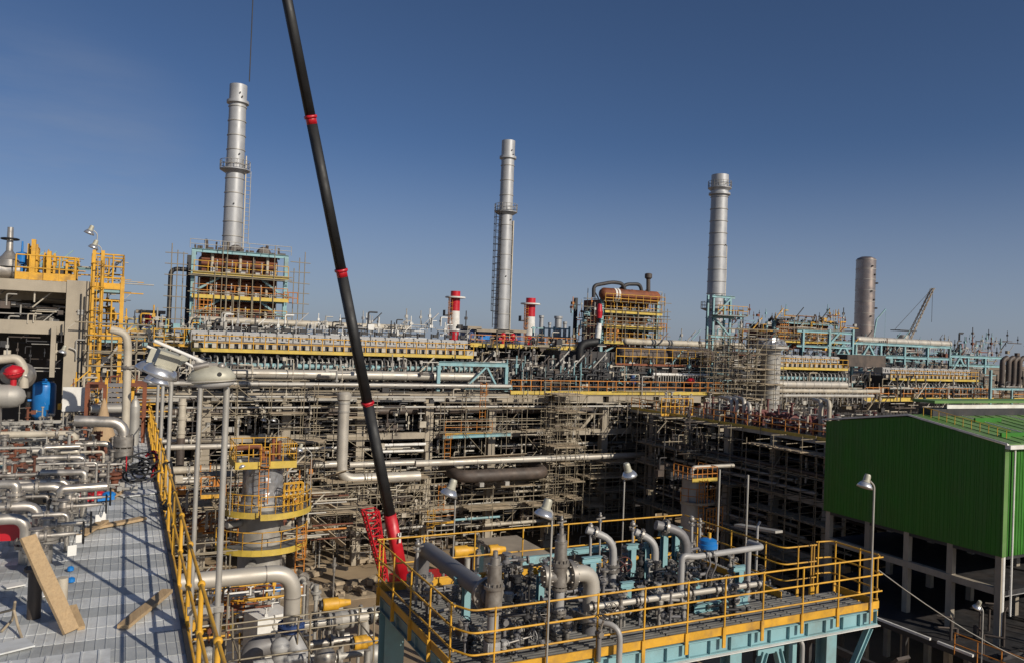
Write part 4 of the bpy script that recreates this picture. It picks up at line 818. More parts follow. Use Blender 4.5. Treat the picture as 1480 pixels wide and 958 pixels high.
S_('scaffold left of the silver-wrapped vessel', 282, 340, 690, 780, 48.5, 2, 52, .5, 1.2, 1.6)
S_('scaffold between vessel and rack, above the sand', 410, 470, 640, 700, 60.5, 2, 53, .6, 1.7, 1.7)
# wooden ramp planks on scaffolds
for (x0, y0, x1, y1, Y, lab) in ((445, 745, 497, 788, 56.5, 'steep plank ramp down the scaffold above the sand'), (455, 693, 500, 680, 60, 'tan plank lying on the upper scaffold'), (462, 722, 485, 735, 57, 'short plank ramp below the ring platform'), (650, 662, 760, 656, 63.0, 'thin plank row above the long pale pipe')):
    a, b = onY(x0, y0, Y), onY(x1, y1, Y); one('scaffold_plank', MB().bar(a, b, .5, .06, (0, .5, 1)), 'scaffold_board', lab, 'plank')
# ladders and yellow galleries on the rack face
def LD(label, px, py0, py1, Y, m='orange'):
    a = onY(px, py1, Y); b = onY(px, py0, Y); return one('caged_ladder', ladder(MB(), (a.x, Y, a.z), b.z-a.z, .55), m, label, 'ladder', 'ladders on the rack face')
LD('orange caged ladder hung from the rack top left of the turquoise portal', 697, 552, 604, 64.6); LD('orange caged ladder below the yellow gallery', 646, 626, 668, 64.2); LD('orange caged ladder under the dark bent pipe, upper', 637, 700, 738, 63.2); LD('yellow caged ladder down to the ground right of the boom', 620, 735, 795, 62.0, 'yellow')
def GA(label, px0, py0, px1, py1, Y, dp, m='yellow', rm='orange', h=1.1, **k):
    a, b = onY(px0, py0, Y), onY(px1, py1, Y); z = (a.z+b.z)/2; return gallery('walkway', label, 'walkway', [(a.x, Y, z), (b.x, Y, z)], dp, m, rm, h, group='yellow walkways', **k)
GA('small yellow gallery on the rack face above the orange ladder', 643, 627, 711, 624, 64.6, 1.4)
one('support_beam', MB().ibeam(onY(640, 631, 64.5), onY(738, 627, 64.5), .25, .3, .03), 'cyan', 'turquoise beam under the small yellow gallery', 'beam')
GA('small yellow landing low on the rack right of the boom', 628, 755, 656, 753, 63.2, 1.4)
GA('orange-railed walkway along the top of the rack, right of the turquoise portal', 738, 566, 1045, 568, 65.9, 2.2, 'pale_yellow', 'orange', 1.15, step=1.1, r=.05, tz=.34)
for (px, Y, lab) in ((388, 65.2, 'small lamp on a bent pole above the first beam, left'), (402, 65.2, 'small lamp on a bent pole above the first beam, right of the left one')):
    a = onY(px, 632, Y); lamp_post(lab, (a.x, Y, a.z), onY(px, 606, Y).z-a.z, (-1, 0, 0), .4, 1.0, .03)
# turquoise portal at the rack top
a, b, c = onY(678, 527, 66), onY(734, 527, 66), onY(734, 556, 66); t = thing('portal_frame', 'turquoise portal frame at the end of the pale cable duct', 'frame', (b.x, 66, c.z))
part('top_beam', MB().ibeam((a.x-3, 66, b.z), (b.x, 66, b.z), .3, .4, .04), 'cyan', t); part('column', MB().ibeam((b.x-.15, 66, c.z-.6), (b.x-.15, 66, b.z-.2), .3, .3, .04, (0, 1, 0)), 'cyan', t); part('column', MB().ibeam((a.x-3, 66, c.z-.6), (a.x-3, 66, b.z-.2), .3, .3, .04, (0, 1, 0)), 'cyan', t)
part('brace', MB().bar((a.x, 66, c.z), (a.x+1.8, 66, b.z-.2), .16), 'cyan', t); part('brace', MB().bar((b.x-1, 66, c.z-.3), (a.x+1.8, 66, b.z-.2), .16), 'cyan', t); part('bottom_beam', MB().ibeam((a.x-.5, 65.7, c.z-.2), (b.x+.4, 65.7, c.z-.2), .3, .35, .03), 'cyan', t)
# dark turquoise-green piping behind the orange rail
q = MB(); q2 = MB(); R = random.Random(35)
for k in range(70):
    x = 33+R.random()*17; p = V((x, R.uniform(67.2, 70), 14.9)); h = R.uniform(1.2, 2.4); q.pipe([p, p+V((0, 0, h)), p+V((R.uniform(.5, 1.4), 0, h))], R.uniform(.07, .14), 7); (k % 5 == 0) and q2.tube(p+V((0, -.3, 0)), p+V((0, -.3, h*1.4)), .06, 6)
o = one('small_pipework', q, 'dark_steel', 'dark gooseneck pipes crowding behind the orange-railed walkway', 'pipework'); o['kind'] = 'stuff'
o = one('small_pipework', q2, 'cyan', 'turquoise posts among the dark goosenecks behind the orange-railed walkway', 'pipework'); o['kind'] = 'stuff'
# ================================================================== wrapped vessel with yellow platforms in front of the rack
vx, vy = 7.45, 46.9; t = thing('process_column', 'silver-wrapped column with yellow round platforms in front of the rack', 'column', (vx, vy, 0))
part('shell', MB().lathe((vx, vy, 0), (0, 0, 1), [(1.25, 0), (1.25, 10.0), (1.03, 10.3), (1.03, 12.2)], 24), 'galv', t)
R = random.Random(36); wv = MB(); n = 28
for j in range(9):
    i0 = len(wv.v)
    for k in range(n): a = 2*math.pi*k/n; r = 1.09+R.uniform(-.04, .07); wv.v.append(V((vx+r*math.cos(a), vy+r*math.sin(a), 9.9+j*.28+R.uniform(-.05, .05))))
    if j:
        for k in range(n): wv.face([i0-n+k, i0-n+(k+1) % n, i0+(k+1) % n, i0+k], k % 2 == 0)
part('foil_wrapping', wv, 'wrap', t)
part('top_deck', MB().b2(vx-1.75, vx+1.55, vy-1.5, vy+1.3, 12.34, 12.44), 'grating', t)
for a, b in (((-1.78, -1.53), (-.45, -1.53)), ((.05, -1.53), (1.58, -1.53)), ((-1.78, 1.33), (-1.78, -1.5)), ((1.58, -1.5), (1.58, 1.33))): part('kick_plate', MB().bar((vx+a[0], vy+a[1], 12.42), (vx+b[0], vy+b[1], 12.42), .04, .4, (0, 0, 1)), 'pale_yellow', t)
part('top_rail', rails(MB(), [(vx-1.75, vy+1.3, 12.45), (vx-1.75, vy-1.5, 12.45), (vx-.4, vy-1.5, 12.45)], 1.15, .7, .03).v and rails(rails(MB(), [(vx-1.75, vy+1.3, 12.45), (vx-1.75, vy-1.5, 12.45), (vx-.4, vy-1.5, 12.45)], 1.15, .7, .03), [(vx+.05, vy-1.5, 12.45), (vx+1.55, vy-1.5, 12.45), (vx+1.55, vy+1.3, 12.45), (vx-1.75, vy+1.3, 12.45)], 1.15, .7, .03), 'yellow', t)
part('ladder', ladder(MB(), (vx-.2, vy-1.45, 10.2), 3.2, .5, (0, -1, 0), True, .035), 'orange', t)
part('top_piping', MB().pipe([(vx-1.7, vy-.2, 13.2), (vx-.2, vy-.2, 13.35), (vx-.1, vy-.2, 12.5)], .16, 10).tube((vx+.5, vy, 12.4), (vx+.5, vy, 13.7), .1, 8).tube((vx+.9, vy+.4, 12.4), (vx+.9, vy+.4, 13.5), .12, 8), 'rust_orange', t)
def ringdeck(nm, z, r0, r1, a0, a1, m='pale_yellow', rm='yellow', rail=True, cx=None, cy=None, tt=None, ph=.34):
    cx = vx if cx is None else cx; cy = vy if cy is None else cy; n = 14; d = MB(); k_ = MB(); rl = MB(); A = [a0+(a1-a0)*i/n for i in range(n+1)]
    for a, b in zip(A, A[1:]):
        P = lambda r, an, zz: V((cx+r*math.cos(an), cy+r*math.sin(an), zz))
        d.hexa([P(r0, a, z-.08), P(r1, a, z-.08), P(r1, b, z-.08), P(r0, b, z-.08), P(r0, a, z), P(r1, a, z), P(r1, b, z), P(r0, b, z)])
        k_.bar(P(r1+.02, a, z-.02), P(r1+.02, b, z-.02), .03, ph, (0, 0, 1))
    part(nm+'_deck', d, 'grating', tt); part(nm+'_kick_plate', k_, m, tt)
    if rail: part(nm+'_rail', rails(rl, [P(r1, a, z) for a in A[::2]], 1.1, .9, .03), rm, tt)
ringdeck('ring', 9.75, 1.1, 2.75, -1.75, .25, tt=t); ringdeck('ring', 9.75, 1.1, 2.3, -3.0, -1.8, tt=t, rail=True)
part('stair_cage', rails(rails(MB(), [(vx+.9, vy-1.9, 9.75), (vx+2.0, vy-1.6, 9.75)], 1.6, .3, .035, levels=(1, .75, .5, .25)), [(vx+.9, vy-1.6, 9.75), (vx+2.0, vy-1.2, 9.75)], 1.6, .3, .035, levels=(1, .75, .5, .25)), 'yellow', t)
ringdeck('lower', 7.75, 1.3, 2.6, -2.9, -.1, tt=t); part('lower_ladder', ladder(MB(), (vx+1.9, vy-1.9, 5), 4.0, .5, (0, -1, 0), True, .035), 'orange', t)
part('nozzles', MB().tube((vx-1.2, vy-.4, 9.0), (vx-2.0, vy-.8, 9.0), .2, 10).tube((vx+1.0, vy-.9, 8.6), (vx+1.9, vy-1.6, 8.6), .18, 10).tube((vx-.6, vy-1.2, 6.8), (vx-.9, vy-2, 6.8), .22, 10), 'galv', t)
lamp_post('small lamp on the ring platform of the silver-wrapped column', (vx+2.55, vy-.9, 9.75), 3.2, (-1, 0, .2), .7, .9, .03)
lamp_post('lamp on the left side of the silver-wrapped column', (vx-1.95, vy-1.4, 9.7), 2.6, (1, 0, .2), .5, .9, .03)
# ------------------------------------------------------------------ small process blocks beside it
GA('small yellow landing left of the silver-wrapped column', 290, 717, 326, 715, 47.5, 1.2)
# ================================================================== crane
ft, tp = V((19.5, 56.2, 1.4)), onY(391, -120, 49.5); d = (tp-ft).normalized(); L = (tp-ft).length
t = thing('mobile_crane', 'mobile crane with a black telescopic boom and bright red boom foot', 'crane', (20.2, 56.2, 0))
def at_px(py):  # point of the boom axis seen at that photo row
    best = min(range(0, 2001), key=lambda k: abs((lambda p: 479-F*((p-EYEP).dot(UP))/((p-EYEP).dot(fwd)))(ft+d*(L*k/2000))-py)); return ft+d*(L*best/2000)
c = [at_px(v) for v in (742, 585, 395, 174)]
x = d.cross(V((0, -1, .2))).normalized(); y = d.cross(x)
def sect(mb, p, q, w0, w1, n=12):
    rings = []
    for pp, w in ((p, w0), (q, w1)):
        i = len(mb.v); rings.append(i)
        for k in range(n):
            a = 2*math.pi*k/n; cx_, cy_ = math.cos(a), math.sin(a); e = .55
            mb.v.append(pp + x*(w/2*abs(cx_)**e*(1 if cx_ > 0 else -1)) + y*(w*.55*abs(cy_)**e*(1 if cy_ > 0 else -1)))
    a, b = rings
    for k in range(n): mb.face([a+k, a+(k+1) % n, b+(k+1) % n, b+k], True)
    mb.face([a+n-1-k for k in range(n)]); mb.face([b+k for k in range(n)]); return mb
part('boom_foot', sect(MB(), ft, c[0], .88, .84), 'red', t)
for p, q, w in ((c[0]-d*1.0, c[1], .74), (c[1], c[2], .69), (c[2], c[3], .65), (c[3], tp, .61)): part('boom_section', sect(MB(), p, q, w, w-.03), 'black', t)
for p, w in ((c[1], .76), (c[2], .72), (c[3], .68)): part('collar', sect(sect(MB(), p-d*.28, p+d*.28, w*.92, w*.92), p+d*.1, p+d*.28, w*1.12, w*1.12), 'red', t)
part('boom_marking', MB().box(ft.lerp(c[0], .66)+V((.22, -.66, .1)), .16, .03, .75).box(ft.lerp(c[0], .66)+V((.14, -.66, .35)), .18, .03, .22), 'white', t)
lj = MB(); a0, a1 = onY(556, 838, 55.5), onY(535, 737, 54.3); ex = V((.55, .2, 0)); ey = V((-.1, .8, .1))
crn = [(-1, -1), (1, -1), (1, 1), (-1, 1)]
for u, v in crn: lj.bar(a0+ex*u*.35+ey*v*.3, a1+ex*u*1.0+ey*v*.5, .11)
for i in range(9):
    s0, s1 = i/9, (i+1)/9
    for (u, v), (u2, v2) in zip(crn, crn[1:]+crn[:1]):
        P = lambda s, uu, vv: a0.lerp(a1, s)+ex*uu*(.35+.65*s)+ey*vv*(.3+.2*s)
        lj.bar(P(s0, u, v), P(s1, u2, v2), .07); lj.bar(P(s1, u, v), P(s1, u2, v2), .07)
part('lattice_jib', lj, 'red', t)
part('carrier', MB().b2(19.0, 27.0, 55.4, 58.2, .7, 1.5), 'red', t); part('counterweight', MB().b2(24.6, 26.6, 54.9, 58.4, 1.52, 3.0), 'dark_steel', t)
for xx in (19.8, 21.4, 23.0, 24.6, 26.2):
    for yy in (55.0, 58.3): wl = part('wheel', MB().tube((xx, yy-.25, .62), (xx, yy+.25, .62), .62, 16), 'rubber', t)
rp = onY(358, 118, 51); rt = onY(361, -60, 51)
part('hoist_rope', MB().tube((rp.x+.1, 51, rp.z), (rp.x+.1, 51, rt.z+12), .035, 5), 'dark_steel', t)
# ================================================================== furnaces behind the rack
def header_row(label, px0, px1, py0, py1, Y, boxes, walk, tubes, n, mwalk='pale_yellow'):
    """pale header boxes, yellow gallery in front, turquoise beam with a comb of bent tubes below"""
    a, b = onY(px0, py0, Y), onY(px1, py1, Y); z = (a.z+b.z)/2; t = thing('furnace_header', label, 'furnace', (a.x, Y, z-3), 'furnace header rows')
    bm = (b.x-a.x)/boxes
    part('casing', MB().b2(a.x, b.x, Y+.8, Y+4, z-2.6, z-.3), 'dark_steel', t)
    b0 = None
    q0 = MB().b2(0, bm*.94, 0, 1.5, 0, .72).b2(bm*.02, bm*.9, .1, .9, .721, .8).b2(bm*.1, bm*.2, -.08, 0, .3, .6).b2(bm*.55, bm*.72, -.12, 0, .2, .5); q1 = MB().b2(bm*.28, bm*.36, -.05, -.005, .15, .6).b2(bm*.75, bm*.9, -.06, -.005, .3, .5).tube((bm*.3, .3, .7), (bm*.3, .3, 1.3), .09, 6).box((bm*.6, .3, 1.1), .5, .3, .3).tube((bm*.85, .5, .9), (bm*.85, .5, 1.6), .05, 5)
    for i in range(boxes):
        loc = V((a.x+i*bm, Y+.9, z+.12))-t.location
        if b0 is None:
            b0 = part('header_box', q0, 'light_grey', t); b0.data.transform(Matrix.Translation(t.location)); b0.location = loc
            b1 = part('box_fitting', q1, 'dark_steel', t, 'stuff'); b1.data.transform(Matrix.Translation(t.location)); b1.location = loc
        else: share(b0, 'header_box', t, loc); share(b1, 'box_fitting', t, loc)
    part('deck', MB().b2(a.x, b.x, Y-.35, Y+.8, z-.72, z-.62), 'grating', t)
    part('kick_plate', MB().b2(a.x, b.x, Y-.42, Y-.38, z-.82, z-.52), mwalk, t)
    part('guard_rail', rails(MB(), [(a.x, Y-.4, z-.6), (b.x, Y-.4, z-.6)], 1.15, 1.0, .045), 'yellow', t)
    bl = MB()
    for i in range(boxes*2): bl.b2(a.x+i*bm/2+.25, a.x+i*bm/2+.25+bm*.26, Y+.5, Y+.8, z-.55, z-.1)
    part('burner_boxes', bl, 'beige', t, 'stuff')
    zb = z-1.9; part('header_beam', MB().tube((a.x, Y-.2, zb), (b.x, Y-.2, zb), .24, 10), 'cyan', t)
    cm = MB()
    for i in range(n):
        x = a.x+.4+(b.x-a.x-.8)*i/(n-1); cm.pipe([(x, Y+.6, zb+.75), (x, Y-.55, zb+.62), (x, Y-.55, zb-1.15)], .075, 6, 2)
    part('tube_comb', cm, 'galv', t, 'stuff')
    hv = MB(); R = random.Random(n)
    for i in range(n*2): x = a.x+R.random()*(b.x-a.x); hv.box((x, Y+R.uniform(-.2, .4), zb+R.uniform(.5, .95)), .18, .2, R.uniform(.2, .5))
    part('small_valves', hv, 'dark_steel', t, 'stuff')
    return t, a, b, z
header_row('long furnace header row of pale boxes with yellow gallery, crossing behind the boom', 277, 682, 489, 509, 70, 18, 1, 1, 46)
header_row('short furnace header row right of the shrouded column', 1124, 1222, 521, 528, 70.5, 7, 1, 1, 17)
header_row('pale furnace header row under the turquoise truss at the right', 1284, 1412, 535, 548, 73, 11, 1, 1, 26)
for (x0, x1, z1, lab) in ((-8, 34, 18.4, 'dark furnace casing behind the long header row'), (46, 64, 19.0, 'dark furnace casing behind the brown drums'), (66, 124, 17.0, 'dark furnace casing under the turquoise truss')):  # furnace bodies, added dark as a backdrop behind the rack's shaded interior
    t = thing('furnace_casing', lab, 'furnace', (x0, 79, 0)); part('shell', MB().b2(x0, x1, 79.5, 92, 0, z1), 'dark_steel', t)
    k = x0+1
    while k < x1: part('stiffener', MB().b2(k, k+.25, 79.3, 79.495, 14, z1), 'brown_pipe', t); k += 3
def bpipe(label, px0, py0, px1, py1, Y, rpx, m, endball=True):
    a, b = onY(px0, py0, Y), onY(px1, py1, Y); z = (a.z+b.z)/2; r = m_at((a+b)/2, rpx); t = thing('transfer_pipe', label, 'pipe', (a.x, Y, z)); part('pipe', MB().tube((a.x, Y, z), (b.x, Y, z), r, 16), m, t)
    part('end_cap', MB().ball((a.x, Y, z), r*1.02, 12), m, t)
    for k in range(1, 8): x = a.x+(b.x-a.x)*k/8; part('band', MB().lathe((x, Y, z), (1, 0, 0), [(r, -.06), (r*1.05, -.06), (r*1.05, .06), (r, .06)], 14), 'galv', t)
    s = MB()
    for k in range(22): x = a.x+(b.x-a.x)*(k+.5)/22; s.tube((x, Y-.1, z-r-.7), (x, Y-.1, z-r*.9), .06, 5)
    part('legs', s, 'galv', t, 'stuff'); return t
bpipe('long beige transfer pipe over the left furnace header row', 288, 461, 592, 476, 80, 5, 'beige')
bpipe('long beige transfer pipe over the brown drums', 905, 493, 1072, 500, 80, 4.5, 'beige')
bpipe('pale pipe lying on top of the turquoise truss', 1240, 489, 1372, 499, 84, 5, 'cladding')
bpipe('beige pipe under the short header row', 1122, 555, 1222, 556, 68, 5.2, 'cladding')
bpipe('rusty-white pipe crossing behind the pump row at the right', 1100, 563, 1270, 566, 64.5, 3, 'beige')
bpipe('lower pipe crossing behind the pump row at the right', 1100, 571, 1262, 572, 64.2, 2.4, 'galv')
# ------------------------------------------------------------------ convection sections: rusty header drums in a turquoise frame
def convection(label, px0, px1, py_top, py_bot, Y, floors, yfl, D=6.5, drums=True, seed=1, left_duct=True, hood=True):
    a, b = onY(px0, py_bot, Y), onY(px1, py_top, Y); z0, z1 = a.z, b.z; x0, x1 = a.x, b.x; W = x1-x0
    t = thing('convection_section', label, 'furnace', (x0, Y, z0), 'furnace convection sections'); R = random.Random(seed)
    for x in (x0, x1):
        for y in (Y, Y+D): part('column', MB().ibeam((x, y, z0-3), (x, y, z1), .4, .4, .05, (0, 1, 0)), 'cyan' if y == Y else 'dark_steel', t)
    part('casing', MB().b2(x0+.9, x1-.9, Y+1.3, Y+D-.6, z0-1, z1-.3), 'rust', t)
    H = (z1-z0)/floors
    for k in range(floors):
        zf = z0+H*(k+.16); zt = z0+H*(k+1)
        for j in range(3): part('header_drum', MB().tube((x0+.8, Y+.95, zf+H*(.34+.2*j)), (x1-.8, Y+.95, zf+H*(.34+.2*j)), H*.115, 10), 'rust_orange' if j == 1 else 'rust', t)
        for j in range(5): xx = x0+W*(.2+.15*j); part('riser', MB().tube((xx, Y+.6, zf), (xx, Y+.6, zf+H*.9), .17, 8), 'brown_pipe' if j % 2 else 'beige', t)
        if k > 0 or yfl:
            z = z0+H*k; part('floor_beam', MB().ibeam((x0, Y-.05, z-.15), (x1, Y-.05, z-.15), .25, .3, .03), 'cyan', t)
            part('deck', MB().b2(x0, x1, Y-.9, Y+.5, z+.0, z+.08), 'grating', t); part('kick_plate', MB().b2(x0-.1, x1+.2, Y-.97, Y-.93, z-.15, z+.22), 'pale_yellow', t)
            part('guard_rail', rails(MB(), [(x0, Y-.95, z+.1), (x1+.1, Y-.95, z+.1)], 1.15, 1.3, .04), 'orange' if k == 1 else 'yellow', t)
            part('brace', MB().bar((x0+.2, Y, z-H*.75), (x0+W*.28, Y, z-.3), .2), 'cyan', t); part('brace', MB().bar((x1-.2, Y, z-H*.75), (x1-W*.26, Y, z-.3), .2), 'cyan', t)
    part('roof_beam', MB().ibeam((x0-.2, Y, z1), (x1+.2, Y, z1), .3, .35, .03), 'cyan', t); part('roof_rail', rails(MB(), [(x0-.4, Y-.5, z1+.15), (x1+.4, Y-.5, z1+.15)], .9, 1.4, .035), 'galv', t)
    part('stair_cage', rails(rails(MB(), [(x0+.3, Y-.9, z0+.2), (x0+1.8, Y-.9, z0+.2)], H*.95, .35, .045, levels=(1, .8, .6, .4, .2)), [(x1-.2, Y-.6, z0+H*.9), (x1+1.2, Y-.6, z0+H*.9)], H*.5, .4, .045, levels=(1, .5)), 'orange', t)
    if left_duct: part('black_duct', MB().pipe([(x0-2.0, Y+1, z0-1), (x0-2.0, Y+1, z0+(z1-z0)*.72), (x0-.4, Y+1, z0+(z1-z0)*.72)], .22, 8, 2), 'dark_steel', t)
    lt = MB()
    for sx, s in ((x0-.9, -1), (x1+.9, 1)):
        for i in range(3): lt.tube((sx+s*i*.55, Y+.3, z0-.5), (sx+s*i*.55, Y+.3, z1+R.uniform(-1.5, 1)), .05, 5, cap=False)
        z = z0
        while z < z1: lt.tube((sx-.4*s, Y+.3, z), (sx+1.7*s, Y+.3, z+R.uniform(-.1, .1)), .045, 5, cap=False); z += 1.1
    for i in range(14): x = R.uniform(x0, x1); lt.tube((x, Y-1.1, z0), (x, Y-1.1, R.uniform(z0+2, z1+1)), .045, 5, cap=False)
    for i in range(7): z = R.uniform(z0, z1); lt.tube((x0-.5, Y-1.15, z), (x1+.5, Y-1.15, z), .045, 5, cap=False)
    part('scaffold_tubes', lt, 'scaffold_tube', t, 'stuff')
    tf = MB()
    for i in range(9): x = x0+W*(i+.3)/9; tf.tube((x, Y+R.uniform(.3, 3), z1-.3), (x, Y+R.uniform(.3, 3), z1+R.uniform(.4, 1.4)), R.uniform(.07, .2), 7); tf.box((x+.3, Y+.6, z1+.2), R.uniform(.3, .8), .4, R.uniform(.3, .7))
    part('roof_fittings', tf, 'brown_pipe', t, 'stuff')
    if hood:
        for xx in (x0+W*.46, x0+W*.77): part('relief_hood', MB().lathe((xx, Y+1.6, z1+.3), (0, -1, .25), [(0, .5), (.55, .45), (.75, .1), (.75, -.6), (.4, -.9)], 14), 'brown_pipe', t)
    vb = MB()
    for k in range(floors):
        for i in range(5): x = x0+W*(.2+.16*i); z = z0+H*k+.3; vb.box((x, Y-.4, z), .45, .35, R.uniform(.3, .8)); vb.tube((x+.4, Y-.3, z), (x+.4, Y-.3, z+1.2), .07, 6)
    part('valve_boxes', vb, 'light_grey', t, 'stuff')
    return t
convection('big rusty convection section with yellow galleries below the left chimney', 276, 414, 372, 462, 84, 3, True, seed=61)
convection('rusty convection section with brown drums between middle and right chimneys', 868, 950, 434, 494, 84, 3, True, seed=62)
convection('low rusty convection section left of the far steel column', 1118, 1208, 470, 492, 82, 1, True, seed=63, left_duct=False, hood=False)
a, b = onY(872, 427, 83.2), onY(948, 434, 83.2); z = (a.z+b.z)/2; t = thing('steam_drum', 'orange-brown horizontal drum with white bands on top of the middle convection section', 'drum', (a.x, 83, z))
r = .8; z += .25; part('shell', MB().lathe((a.x, 83.2, z), (1, 0, 0), [(0, -.5), (r*.7, -.35), (r, 0), (r, b.x-a.x), (r*.7, b.x-a.x+.35), (0, b.x-a.x+.5)], 20, True), 'rust_orange', t)
for k in (.19, .245): part('band', MB().lathe((a.x+(b.x-a.x)*k, 83.2, z), (1, 0, 0), [(r, -.14), (r*1.05, -.14), (r*1.05, .14), (r, .14)], 20), 'white', t)
part('gallery_rail', rails(MB(), [(a.x-.5, 81.9, z-1.1), (b.x+.5, 81.9, z-1.1)], 1.1, 1.2, .045), 'yellow', t)
tg = MB().pipe([onY(858, 430, 83), onY(858, 413, 83), onY(885, 408, 83), onY(900, 410, 83), onY(905, 425, 83)], .24, 10).pipe([onY(895, 420, 83.6), onY(905, 411, 83.6), onY(925, 411, 83.6), onY(928, 424, 83.6)], .24, 10)
one('vapour_pipes', tg, 'dark_steel', 'dark humped vapour pipes on top of the orange-brown drum', 'pipes'); one('vent_stack', MB().tube(onY(937, 430, 83), onY(937, 402, 83), .28, 10).lathe(onY(937, 404, 83), (0, 0, 1), [(.28, 0), (.5, .2), (.5, .7), (.28, .8)], 10), 'brown_pipe', 'slim dark vent stack at the right end of the orange-brown drum', 'vent')
a = onY(866, 460, 81); one('duct', MB().lathe(a, (0, 0, 1), [(.34, 0), (.38, .8), (.28, 1.7), (0, 1.8)], 14), 'red', 'dull red hood at the left side of the middle convection section', 'duct'); a = onY(865, 478, 81)
one('duct', MB().lathe(a, (.1, 0, 1), [(.36, -.9), (.36, .3), (.3, .6), (.3, .9), (0, .9)], 14), 'white', 'white bent duct under the dull red hood', 'duct')
one('flue_duct', MB().pipe([onY(838, 545, 78), onY(838, 497, 78), onY(862, 494, 78)], .5, 14, 1.2), 'black', 'fat black flue duct bending at the left foot of the middle convection section', 'duct')
# brown drums with yellow rails
for (px0, px1, lab) in ((895, 957, 'dark brown horizontal drum behind yellow rails, left one'), (966, 1024, 'dark brown horizontal drum behind yellow rails, right one')):
    a, b = onY(px0, 513, 71), onY(px1, 515, 71); z = (a.z+b.z)/2; t = thing('horizontal_drum', lab, 'drum', (a.x, 71, z), 'brown drums behind the orange walkway'); r = .98
    part('shell', MB().lathe((a.x, 71, z), (1, 0, 0), [(0, -.3), (r*.7, -.2), (r, .1), (r, b.x-a.x), (r*.7, b.x-a.x+.3), (0, b.x-a.x+.4)], 18, True), 'brown_pipe', t)
    for k in (.25, .75): part('saddle', MB().bar((a.x+(b.x-a.x)*k-1, 71, z-3.2), (a.x+(b.x-a.x)*k, 71, z-.8), .3), 'cyan', t); part('saddle', MB().bar((a.x+(b.x-a.x)*k+1, 71, z-3.2), (a.x+(b.x-a.x)*k, 71, z-.8), .3), 'cyan', t)
GA('yellow railed gallery in front of the two brown drums', 890, 526, 1026, 528, 69.6, 1.0, 'rust_orange', 'yellow', 1.7, step=1.1, r=.045)
bpipe('pale pipe under the brown drums', 945, 540, 1023, 542, 69.0, 2.2, 'white')
one('valve_actuator', MB().ball(onY(998, 550, 68.5), .5, 10, .8), 'red', 'small red actuator head under the right brown drum', 'actuator'); one('valve_actuator', MB().ball(onY(914, 551, 68.5), .45, 10, .8).tube(onY(914, 549, 68.5), onY(914, 540, 68.5), .25, 8), 'dark_blue', 'small blue and red actuator under the left brown drum', 'actuator')
# ------------------------------------------------------------------ chimneys
def chimney(label, bx, by, tx, ty, Y, wpx, rings, plat, cowl, seed, sway=0):
    a, b = onY(bx, by, Y), onY(tx, ty, Y); x = (a.x*.45+b.x*.55); z0, z1 = a.z-3, b.z; r = m_at(b, wpx/2)
    t = thing('chimney', label, 'chimney', (x, Y, z0), 'grey steel chimneys'); c = V((x, Y, 0)); H = z1-z0
    part('shell', MB().lathe((x, Y, z0), (0, 0, 1), [(r*1.12, 0), (r*1.06, H*.45), (r*.98, H*.9), (r*.98, H)], 28), 'stack_steel', t)
    k0 = None; n = rings
    for i in range(n): z = z0+H*(.1+.78*i/(n-1)); rr = r*(1.12-.14*(.1+.78*i/(n-1))); part('stiffener_ring', MB().lathe((x, Y, z), (0, 0, 1), [(rr, -.04), (rr*1.07, -.04), (rr*1.07, .04), (rr, .04)], 28), 'galv', t)
    part('top_cowl', MB().lathe((x, Y, z1-cowl), (0, 0, 1), [(r*1.0, 0), (r*1.28, .15), (r*1.28, .45), (r*1.02, .5), (r*1.02, cowl), (r*.9, cowl), (r*.9, cowl-.8)], 28), 'stack_steel', t)
    for p in plat:
        pw = 1.75 if p < .8 else 1.4
        z = z0+H*p; q = MB().lathe((x, Y, z), (0, 0, 1), [(r, -.5), (r*pw, -.08), (r*pw, 0), (r, 0)], 24); part('platform', q, 'stack_steel', t)
        ql = MB(); pts = [V((x+r*(pw-.03)*math.cos(6.2832*k/16), Y+r*(pw-.03)*math.sin(6.2832*k/16), z)) for k in range(17)]; part('platform_rail', rails(ql, pts, 1.0, 2, .035), 'galv', t)
    if seed == 2: part('ladder', ladder(MB(), (x-r*1.25, Y-r*.3, z0+3), H*plat[0]-3, .8, (-.8, -.6, 0), True, .05, .8), 'dark_steel', t)
    if seed == 1: part('ladder', ladder(MB(), (x+r*1.5, Y-r*.2, z0+3), H*plat[0]-3, .7, (.3, -.9, 0), False, .05, .5), 'light_grey', t)
    part('cable_tray', MB().bar((x+r*1.25, Y-.2, z0+2), (x+r*1.2, Y-.2, z0+H*.62), .35, .12), 'beige', t)
    part('sample_ports', MB().tube((x-.1, Y-r*1.0, z0+H*.35), (x-.1, Y-r*1.22, z0+H*.35), .085, 8).tube((x+.3, Y-r*.95, z0+H*.62), (x+.3, Y-r*1.2, z0+H*.62), .085, 8).tube((x+.35, Y-r*.95, z0+H*.93), (x+.35, Y-r*1.2, z0+H*.93), .085, 8).tube((x+.1, Y-r, z0+H*.95), (x+.1, Y-r*1.2, z0+H*.95), .085, 8), 'dark_steel', t)
    return x, r
chimney('tall grey steel chimney on the left, with a ring platform half way up', 335, 352, 345, 124, 95, 24, 11, (.54,), 2.3, 1)
chimney('tall grey steel chimney in the middle with a dark caged ladder on its left', 726, 474, 734, 204, 95, 19, 12, (.66,), 2.6, 2)
chimney('tall grey steel chimney on the right with a wide collar near its top', 1036, 494, 1038, 253, 95, 24, 13, (.28, .93), 3.3, 3)
a, b = onY(1254, 492, 130), onY(1252, 374, 130); r = m_at(b, 13.5); t = thing('distillation_column', 'broad brownish steel column with bright highlights at the far right', 'column', (b.x, 130, 0))
